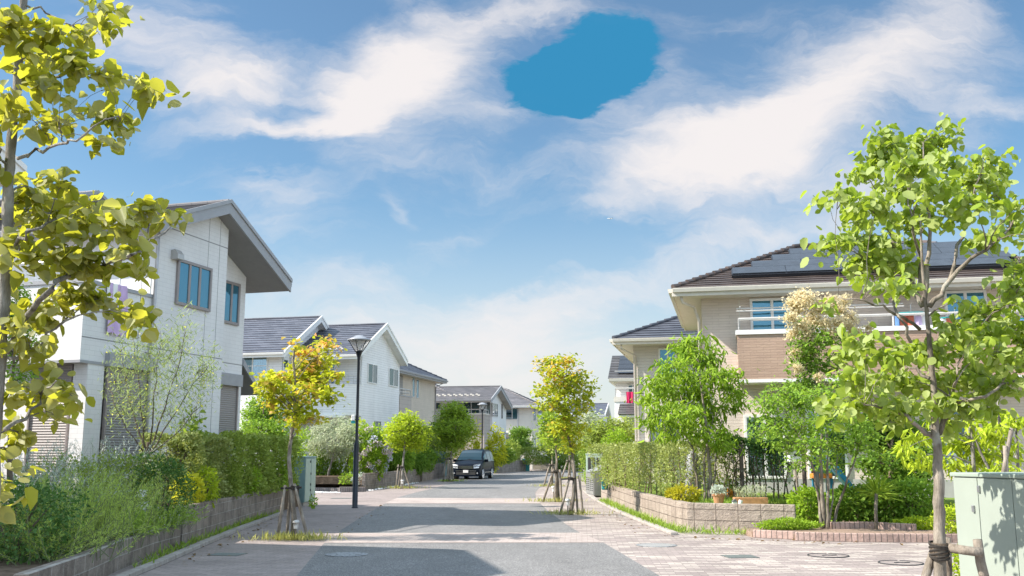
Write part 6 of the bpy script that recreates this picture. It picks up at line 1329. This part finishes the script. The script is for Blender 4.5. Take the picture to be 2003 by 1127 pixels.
t = thing('trash_shelter', 'distant beige trash shelter with a sloped grey lid at the road bend', 'trash shelter', gp(1042, 920.5), -radians(4))
MB().prism([(0, 0, .1), (0, 2.0, .1), (0, 2.0, 2.0), (0, 0, 1.3)], (1.75, 0, 0)).build('body', M['bin_steel'], t)
MB().prism([(-.03, -.04, 1.31), (-.03, 2.03, 2.02), (-.03, 2.03, 2.06), (-.03, -.04, 1.35)], (1.81, 0, 0)).build('lid', M['bin_steel'], t)
for i in range(2):
    d_ = MB().box(.05 + i * .86, .86 + i * .86, -.03, -.002, .14, 1.22).build('door', M['bin_beige'], t)
    sl = MB()
    for z in (.5, .62, .74, .86, .98): sl.box(.15 + i * .86, .76 + i * .86, -.036, -.03, z, z + .05)
    sl.build('slots', M['bin_slot'], d_)
def bin_(label, p, s):
    t = thing('bin', label, 'bin', p); t.scale = (s, s, s)
    MB().lathe([(.0, 0), (.17, 0), (.2, .5), (.0, .5)], 18).build('tub', M['teal_plastic'], t, smooth=False); MB().lathe([(.0, .505), (.215, .505), (.215, .54), (.17, .6), (0, .62)], 18).build('lid', M['teal_plastic'], t)
p = dp(1183, 952, 33.4); bin_('small teal bin between the trash shelter and right hedge', (p[0], p[1], .4), .62)
p = gp(1029, 921.5); bin_('distant teal bin beside the beige trash shelter', (p[0], p[1], 0), 1.9)
# covers and grates
def ironmat(name, c, pat, sc):
    m = Mat(name); o = m.obj()
    if pat == 'dots': w = m.math('GREATER_THAN', m.n('ShaderNodeTexVoronoi', {'Vector': o, 'Scale': sc, 'Randomness': 0.0}).outputs[0], .32)
    else: w = m.rng(m.n('ShaderNodeTexVoronoi', {'Vector': o, 'Scale': sc}, feature='DISTANCE_TO_EDGE').outputs[0], .04, .10, 0, 1)
    m.P(col=m.mix(w, tuple(x * .45 for x in c), c), rough=.55, metal=.3); m.bump(w, .6, .01); return m.m
M['iron_pat'] = ironmat('iron_pattern', (.30, .31, .32), 'cells', 11); M['iron_dots'] = ironmat('iron_dots', (.36, .35, .34), 'dots', 26); M['iron_grid'] = ironmat('iron_grid', (.17, .19, .18), 'dots', 17)
def cover(label, px, py, r, mat, z=.008):
    p = gp(px, py); t = thing('manhole_cover', label, 'manhole cover', (p[0], p[1], 0))
    MB().lathe([(0, z), (r, z), (r * .99, z + .006), (0, z + .006)], 40).build('lid', M[mat], t); MB().lathe([(r + .004, z), (r + .05, z), (r + .05, z + .004), (r + .004, z + .004)], 40).build('rim', M['iron_pat'], t); return t
cover('patterned iron manhole cover on the asphalt at left', 678, 1086, .29, 'iron_pat', .010)
cover('pale dotted round manhole cover on the paving nearest the tan wall', 1284, 1067, .31, 'iron_dots', .003)
def pavecover(label, px, py, r):
    p = gp(px, py); t = thing('manhole_cover', label, 'manhole cover', (p[0], p[1], 0))
    MB().lathe([(0, .003), (r, .003), (r, .006), (0, .006)], 36).build('lid', M['pave'], t)
    m = MB()
    for a0, a1 in ((-.3, 1.25), (1.35, 2.9), (3.0, 5.85)): m.tube([((r + .01) * cos(a), (r + .01) * sin(a), .005) for a in np.linspace(a0, a1, 14)], .012, 6)
    m.build('rim', M['bin_dark'], t)
    m = MB(); m.tube([(-.1, -.02, .006), (-.02, .02, .006), (.05, -.01, .006), (.14, .03, .006)], .014, 6); m.build('handle', M['bin_dark'], t)
pavecover('round paved inspection cover nearest the red brick edging', 1620, 1087.5, .30); pavecover('round paved inspection cover nearest the dogwood trunk', 1762, 1102, .30)
def grate(label, px, py, w, d, rz):
    p = gp(px, py); o = MB().box(-w / 2, w / 2, -d / 2, d / 2, .002, .008).build('drain_grate', M['iron_grid']); o.location = p; o.rotation_euler.z = rz; tag(o, label, 'drain grate')
grate('dark dotted drain grate in the right hand paving', 1447, 1089, .50, .42, .1); grate('dull drain grate in the shaded left footway', 445, 1085, .5, .4, -.2)
grate('small drain grate beside the right kerb', 1221, 1010, .35, .2, -.6); grate('small drain cover on the left footway before the brick bed', 668, 975, .7, .5, 0)
# garden ornaments
def onwall(px, py, Y, z=.5): p = dp(px, py, Y); return (p[0], p[1], z)
t = thing('flower_pot', 'terracotta pot with a silvery plant on the tan wall', 'flower pot', onwall(1406, 985, 21.6)); MB().lathe([(0, .0), (.09, 0), (.13, .2), (.145, .2), (.145, .24), (.12, .24), (.11, .2), (0, .2)], 18).build('pot', M['terracotta'], t)
rs = np.random.RandomState(3); q = rs.normal(0, 1, (260, 3)); q /= np.linalg.norm(q, axis=1, keepdims=True); q[:, 2] = np.abs(q[:, 2]); from_np('plant', *leaves(q * .15 + np.array((0, 0, .24)), .05, 'small', rs, D=q + rs.normal(0, .4, q.shape)), M['lf_silver'], t)
t = thing('planter_box', 'long orange planter box with dry looking plants on the tan wall', 'planter', onwall(1468, 987, 21.4)); MB().box(-.36, .36, -.11, .11, 0, .17).build('box', M['orange_wood'], t, bevel=.01)
q = np.stack([rs.uniform(-.34, .34, 500), rs.normal(0, .07, 500), rs.uniform(.15, .38, 500)], 1); from_np('plant', *leaves(q, .07, 'needle', rs, D=rs.normal(0, .5, q.shape) + np.array((0, 0, .8))), M['lf_olive'], t)
t = thing('garden_ornament', 'tiny white house ornament left of the orange planter box', 'ornament', onwall(1437, 988, 21.2)); MB().box(-.045, .045, -.04, .04, 0, .09).build('wall', M['white_paint'], t); MB().prism([(-.06, -.05, .09), (.06, -.05, .09), (0, -.05, .15)], (0, .1, 0)).build('roof', M['trim_dark'], t)
o = MB().lathe([(0, 0), (.035, .0), (.045, .14), (0, .14)], 12).build('watering_tin', M['white_paint']); o.location = onwall(1446, 990, 20.95); o.rotation_euler = (0, .3, 0); tag(o, 'small white tilted tin standing at the wall edge by the planter', 'tin')
for i, (px, lab) in enumerate(((1430, 'orange pot behind the thin hedge left of the fence post'), (1444, 'orange pot beside the fence post in the thin hedge'))):
    t = thing('flower_pot', lab, 'flower pot', onwall(px, 970, 23.9)); MB().lathe([(0, 0), (.10, 0), (.14, .24), (.15, .27), (.12, .27), (0, .24)], 16).build('pot', M['orange_plastic'], t)
    q = rs.normal(0, .09, (90, 3)) + np.array((0, 0, .36)); from_np('plant', *leaves(q, .07, 'oval', rs), M['lf_green'], t)
p = dp(1563, 984, 21.9); p[2] = .45; top = dp(1554, 903, 21.9) - p
t = thing('birdhouse', 'white birdhouse on a slanting wooden stick before the beige house', 'birdhouse', p); MB().tube([(0, 0, -.05), top * .5 + np.array((.01, 0, 0)), top], .026, 8).build('stick', M['wood_post'], t)
bm = MB(); tx, ty, tz = top; bm.prism([(tx - .13, ty - .1, tz), (tx + .13, ty - .1, tz), (tx + .13, ty - .1, tz + .2), (tx, ty - .1, tz + .33), (tx - .13, ty - .1, tz + .2)], (0, .2, 0)); hb = bm.build('box', M['white_paint'], t)
MB().prism([(tx - .17, ty - .14, tz + .17), (tx, ty - .14, tz + .34), (tx + .17, ty - .14, tz + .17), (tx + .17, ty - .14, tz + .2), (tx, ty - .14, tz + .37), (tx - .17, ty - .14, tz + .2)], (0, .28, 0)).build('roof', M['wood_dark'], t)
MB().tube([(tx, ty - .102, tz + .15), (tx, ty - .108, tz + .15)], .035, 12).build('hole', M['bin_dark'], t)
p = dp(1640, 985, 24.2); t = thing('play_slide', 'blue and orange toy slide behind the ash tree stems', 'toy slide', (p[0], p[1], .5))
MB().prism([(-.1, 0, .78), (.05, 0, .80), (.62, 0, .05), (.5, 0, .03)], (0, .36, 0)).build('chute', M['blue_plastic'], t, bevel=.02)
MB().box(-.55, -.1, .0, .4, .50, .62).build('platform', M['orange_plastic'], t, bevel=.02)
for x in (-.5, -.16):
    for y in (.03, .34): MB().box(x, x + .07, y, y + .06, -.05, .5).build('leg', M['blue_plastic'], t)
MB().prism([(-.5, .02, .62), (-.1, .02, .62), (-.18, .02, 1.0), (-.42, .02, 1.0)], (0, .04, 0)).build('side_panel', M['blue_plastic'], t, bevel=.01)
o = MB().lathe([(0, 0), (.16, 0), (.2, .1), (.2, .62), (.17, .95), (.08, 1.15), (0, 1.18)], 20, sx=1, sy=.8).build('water_tank', M['trim_grey'], None, smooth=True); o.location = onwall(1357, 980, 24.4); tag(o, 'rounded grey tank seen between hedge and multi stemmed tree', 'tank')
MB().lathe([(.17, .14), (.205, .14), (.205, .18), (.17, .18)], 20, sx=1, sy=.8).build('band', M['frame_silver'], o); MB().lathe([(.17, .5), (.206, .5), (.206, .53), (.17, .53)], 20, sx=1, sy=.8).build('band', M['frame_silver'], o)
# white pebbles along the flower bed and wall
def pebbles(label, pts, n, seed):
    rs = random.Random(seed); mb = MB(); L = [(a, b) for a, b in zip(pts[:-1], pts[1:])]
    for _ in range(n):
        a, b = rs.choice(L); q = rs.random(); x, y = a[0] + (b[0] - a[0]) * q, a[1] + (b[1] - a[1]) * q; r = rs.uniform(.025, .06)
        mb.lathe([(r * .5, -.2 * r), (r, .3 * r), (r * .6, .8 * r), (r * .1, .95 * r)], 6, (x + rs.gauss(0, .05), y + rs.gauss(0, .05), .01))
    tag(mb.build('pebbles', M['white_paint']), label, None, None, 'stuff')
pebbles('white gravel before the grey edging', [xy(586, 964), xy(664, 965)], 130, 1); pebbles('white gravel at the foot of the wall by the lamp', [xy(722, 961), xy(770, 953), xy(822, 944)], 60, 2)

M['dead_leaf'] = leafmat('dead_leaf', [(.10, .055, .025), (.17, .10, .045), (.24, .16, .06)], .1, gain=1)
rs = np.random.RandomState(77); P = []
for (a, b_, n_) in ((xy(330, 1108), xy(560, 1010), 130), (xy(1180, 1000), xy(1300, 1050), 60), (xy(1310, 1052), xy(1800, 1068), 70), (xy(600, 1075), xy(760, 985), 40)):
    t_ = rs.rand(n_); P.append(np.stack([a[0] + (b_[0] - a[0]) * t_ + rs.normal(0, .22, n_), a[1] + (b_[1] - a[1]) * t_ + rs.normal(0, .22, n_), np.full(n_, .014)], 1))
P = np.concatenate(P); a_ = rs.uniform(0, 2 * pi, len(P)); o = from_np('fallen_leaves', *leaves(P, .055, 'oval', rs, D=np.stack([np.cos(a_), np.sin(a_), rs.uniform(0, .25, len(P))], 1), upb=3), M['dead_leaf'])
tag(o, 'scattered dry leaves along the kerbs', None, None, 'stuff')
# ------------------------------------------------------------------ parked minivan (front on local -y)
def minivan():
    pf = gp(911, 938.5); g = radians(10); t = thing('minivan', 'parked black minivan facing the viewer at the left side of the road', 'minivan', (pf[0], pf[1], 0), -g)
    paint = Mat('black_car_paint'); paint.P(col=(.004, .008, .016), rough=.4, metal=0.0, coat=.16, spec=.06); paint.b.inputs['Coat Roughness'].default_value = .02; M['car'] = paint.m
    cg = Mat('car_glass'); cg.P(col=(.014, .07, .09), rough=.03, spec=.5); cg.b.inputs['IOR'].default_value = 1.45; M['car_glass'] = cg.m
    chrome = plain('chrome', (.6, .6, .62), .15, .9, .03); tyre = plain('tyre_rubber', (.02, .02, .02), .8); lens = plain('headlight_lens', (.55, .58, .62), .1, .4, .2, 20, 1.0)
    st = [  # y, zb, zbelt, ztop, wb, wbelt, wtop
        (0.0, .26, .62, .86, .74, .74, .60), (.06, .22, .66, .93, .84, .84, .72), (.22, .2, .80, 1.0, .89, .90, .80), (.55, .2, .92, 1.08, .905, .915, .85), (.95, .2, 1.0, 1.16, .905, .92, .86), (1.25, .2, 1.02, 1.38, .905, .92, .80), (1.6, .2, 1.03, 1.62, .905, .92, .755), (1.95, .2, 1.04, 1.78, .905, .92, .73), (2.4, .2, 1.05, 1.86, .905, .92, .725), (3.4, .2, 1.07, 1.88, .905, .92, .725), (4.2, .2, 1.09, 1.86, .905, .92, .72), (4.62, .22, 1.1, 1.80, .90, .91, .70), (4.8, .28, 1.08, 1.60, .86, .87, .70), (4.86, .32, 1.0, 1.2, .80, .82, .70)]
    def sec(s):
        y, zb, zm, zt, wb, wm, wt = s; pts = [(wb * .93, zb), (wb, zb + .1), (wb + .01, zb + (zm - zb) * .55), (wm, zm), (wt + (wm - wt) * .45, zm + (zt - zm) * .55), (wt, zt - .07), (wt - .08, zt - .015), (0, zt + .025)]
        return [(x, y, z) for x, z in pts] + [(-x, y, z) for x, z in pts[-2::-1]]
    mb = MB(); S = [sec(s) for s in st]; k = len(S[0]); mb.v = [p for s in S for p in s]
    mb.f = [(i * k + j, i * k + j + 1, (i + 1) * k + j + 1, (i + 1) * k + j) for i in range(len(S) - 1) for j in range(k - 1)] + [tuple(range(k - 1, -1, -1)), tuple((len(S) - 1) * k + j for j in range(k))] + [((i + 1) * k + k - 1, i * k + k - 1, i * k, (i + 1) * k) for i in range(len(S) - 1)]
    b = mb.build('body', M['car'], t, smooth=True); m = b.modifiers.new('edges', 'EDGE_SPLIT'); m.split_angle = radians(38)
    # glass
    w = MB(); a, c = st[4], st[7]
    def roofpt(s, x): return (x, s[0], s[3] + .025 - abs(x) / s[6] * .035)
    rows = []
    for s in st[4:8]: rows.append([(x, s[0] - .012, s[3] + .036 - (abs(x) / s[6]) ** 2 * .03) for x in np.linspace(-s[6] + .07, s[6] - .07, 7)])
    rows[0] = [(x, y + .08, z + .03) for x, y, z in rows[0]]
    for r0, r1 in zip(rows[:-1], rows[1:]):
        for i in range(6): w.quad(r0[i], r0[i + 1], r1[i + 1], r1[i])
    w.build('windscreen', M['car_glass'], t, smooth=True)
    for sx in (1, -1):
        for y0, y1, zb0, zt0, zt1 in ((1.45, 2.32, 1.1, 1.42, 1.72), (2.42, 3.45, 1.12, 1.74, 1.75), (3.55, 4.5, 1.14, 1.75, 1.70)):
            def sp(y, z):
                i = max(j for j in range(len(st) - 1) if st[j][0] <= y); f = (y - st[i][0]) / (st[i + 1][0] - st[i][0]); s = [st[i][q] + (st[i + 1][q] - st[i][q]) * f for q in range(7)]
                kk = np.interp(z, [s[2], s[2] + (s[3] - s[2]) * .55, s[3] - .07], [s[5], s[6] + (s[5] - s[6]) * .45, s[6]]); return (sx * (kk + .012), y, z)
            q = MB(); ys = np.linspace(y0, y1, 6); R = [[sp(y, zb0 + (np.interp(y, [y0, y1], [zt0, zt1]) - zb0) * v) for v in (0, .4, .7, 1)] for y in ys]
            for i in range(5):
                for j in range(3): q.quad(R[i][j], R[i + 1][j], R[i + 1][j + 1], R[i][j + 1])
            q.build('side_window', M['car_glass'], t)
        h_ = MB(); h_.prism([(sx * .48, -.0, .80), (sx * .50, -.0, .90), (sx * .86, .16, .98), (sx * .90, .24, .96), (sx * .86, .13, .84)], (0, .06, 0)); h_.v = [(x, y - .045, z) for x, y, z in h_.v]; h_.build('headlight', lens, t, bevel=.01)
        h_ = MB(); h_.prism([(sx * .50, -.005, .68), (sx * .50, -.005, .77), (sx * .84, .10, .80), (sx * .82, .07, .71)], (0, .05, 0)); h_.v = [(x, y - .04, z) for x, y, z in h_.v]; h_.build('headlight', lens, t, bevel=.01)
        MB().tube([(sx * .74, -.005, .40), (sx * .74, -.03, .40)], .05, 14).build('fog_lamp', lens, t)
        mm = MB(); mm.box(sx * .93 - .02, sx * .93 + sx * .2 + .02, 1.33, 1.45, 1.08, 1.25) if sx > 0 else mm.box(-1.15, -.91, 1.33, 1.45, 1.08, 1.25); mm.build('mirror', M['car'], t, bevel=.035, seg=3)
        MB().box(*sorted((sx * .80, sx * .86)), .1, .2, .93, .99) if False else None
        for yw in (.88, 3.83):
            x0, x1 = (.70, .925) if sx > 0 else (-.925, -.70)
            ar = MB().tube([(x0, yw, .345), (x1 + .004 * sx if sx > 0 else x1, yw, .345)], .395, 28); 
            if sx < 0: pass
            ar.build('wheel_arch', tyre, t)
            n = 28; prof = [(.20, .0), (.30, -.005), (.335, .02), (.34, .06), (.34, .17), (.335, .2), (.30, .225)]
            wm = MB(); xs = (.70, 1) if sx > 0 else (-.70, -1)
            for r, dx in prof:
                for q in range(n): wm.v.append((xs[0] + xs[1] * dx, yw + r * cos(2 * pi * q / n), .34 + r * sin(2 * pi * q / n)))
            for i in range(len(prof) - 1):
                for q in range(n): wm.f.append((i * n + q, i * n + (q + 1) % n, (i + 1) * n + (q + 1) % n, (i + 1) * n + q))
            whl = wm.build('wheel', tyre, t, smooth=True)
            rm = MB(); xo = sx * .928
            for q in range(10):
                a = 2 * pi * q / 10; rm.tube([(xo, yw + .04 * cos(a), .34 + .04 * sin(a)), (xo, yw + .27 * cos(a), .34 + .27 * sin(a))], .022, 5)
            rm.tube([(xo, yw + .28 * cos(a), .34 + .28 * sin(a)) for a in np.linspace(0, 2 * pi, 25)], .022, 6, False); rm.tube([(xo - sx * .02, yw, .34), (xo + sx * .015, yw, .34)], .06, 12); rm.build('rim', chrome, whl)
    gr = MB()
    for z in (.68, .725, .77, .815): gr.box(-.44, .44, -.035, -.005, z, z + .024)
    gb = MB().box(-.46, .46, -.022, .0, .65, .85).build('grille', M['bin_dark'], t); gr.build('bars', chrome, gb)
    cb = MB(); cb.box(-.66, -.24, -.03, .02, .52, .55); cb.box(.24, .66, -.03, .02, .52, .55); cb.box(-.66, .66, -.026, .02, .565, .58); cb.build('bumper_trim', chrome, t)
    MB().box(-.62, .62, -.02, .01, .30, .48).build('lower_grille', M['bin_dark'], t)
    MB().box(-.78, .78, -.05, .06, .20, .27).build('front_lip', M['car'], t, bevel=.02)
    pl_ = MB().box(-.165, .165, -.052, -.034, .42, .59).build('licence_plate', M['white_paint'], t, bevel=.006)
    MB().box(-.80, .80, .99, 1.06, 1.185, 1.20).build('wiper_cowl', M['bin_dark'], t)
    for sx in (1, -1): MB().box(*sorted((sx * .915, sx * .932)), 1.3, 4.5, .42, .45).build('sill_trim', chrome, t)
minivan()
# ------------------------------------------------------------------ airliner, far and small
p = dp(1193, 428, 1500); t = thing('airplane', 'tiny white airplane crossing the blue sky', 'airplane', p, radians(8)); t.scale = (.28, .28, .28)
MB().tube([(-16, 0, 0), (-14, 0, .4), (-9, 0, .6), (6, 0, .6), (13, 0, 1.0), (17, 0, 1.6)], [.3, 1.4, 2, 2, 1.3, .3], 14).build('fuselage', M['white_paint'], t, smooth=True)
for s in (1, -1):
    MB().prism([(-3, 0, 0), (2.5, 0, 0), (7, s * 16, 1.2), (5, s * 16, 1.2)], (0, 0, .4)).build('wing', M['trim_grey'], t); MB().tube([(-2, s * 5.5, -1), (2, s * 5.5, -1)], .9, 10).build('engine', M['trim_grey'], t)
    MB().prism([(12, 0, 1.5), (15, 0, 1.5), (17, s * 6, 2), (15.6, s * 6, 2)], (0, 0, .25)).build('tailplane', M['trim_grey'], t)
MB().prism([(11, -.15, 1.5), (15.5, -.15, 1.5), (17.8, -.15, 7), (15.6, -.15, 7)], (0, .3, 0)).build('fin', M['trim_dark'], t)

# ------------------------------------------------------------------ groups for repeated things
GROUPS = {'tree_stakes': 'stakes holding the street trees', 'garden_light': 'solar lights at the street trees', 'young_tree': 'young street trees', 'maple_tree': 'young street maples', 'dogwood_tree': 'dogwoods framing the view', 'clipped_hedge': 'clipped garden hedges',
          'utility_cabinet': 'utility cabinets along the street', 'retaining_wall': 'block retaining walls', 'brick_edging': 'brick bed edgings', 'manhole_cover': 'manhole covers', 'drain_grate': 'drain grates', 'laundry_hanger': 'laundry hangers on the balcony', 'rosemary_bush': 'rosemary bushes on the low wall',
          'house': 'houses along the street', 'garden_tree': 'garden trees', 'garden_shrub': 'garden shrubs', 'low_shrub': 'low shrubs in the beds', 'box_shrub': 'shrubs above the stained wall', 'laurel_shrub': 'laurel shrubs in the brick edged bed', 'bedding_plant': 'small bedding plants', 'silver_bush': 'silvery bushes', 'feather_grass': 'feathery plants on the wall',
          'fern_shrub': 'fern like shrubs behind the wall', 'flower_pot': 'flower pots in the garden', 'trash_shelter': 'trash shelters', 'bin': 'teal bins', 'towel': 'washing on the balcony', 'agapanthus': 'pale pink flower heads', 'fence_post': 'dark fence posts', 'yellow_shrub': 'yellow leaved shrubs'}
for o in COL.objects:
    if o.parent is None and 'label' in o and 'group' not in o and 'kind' not in o:
        g = GROUPS.get(o.name.split('.')[0])
        if g: o['group'] = g
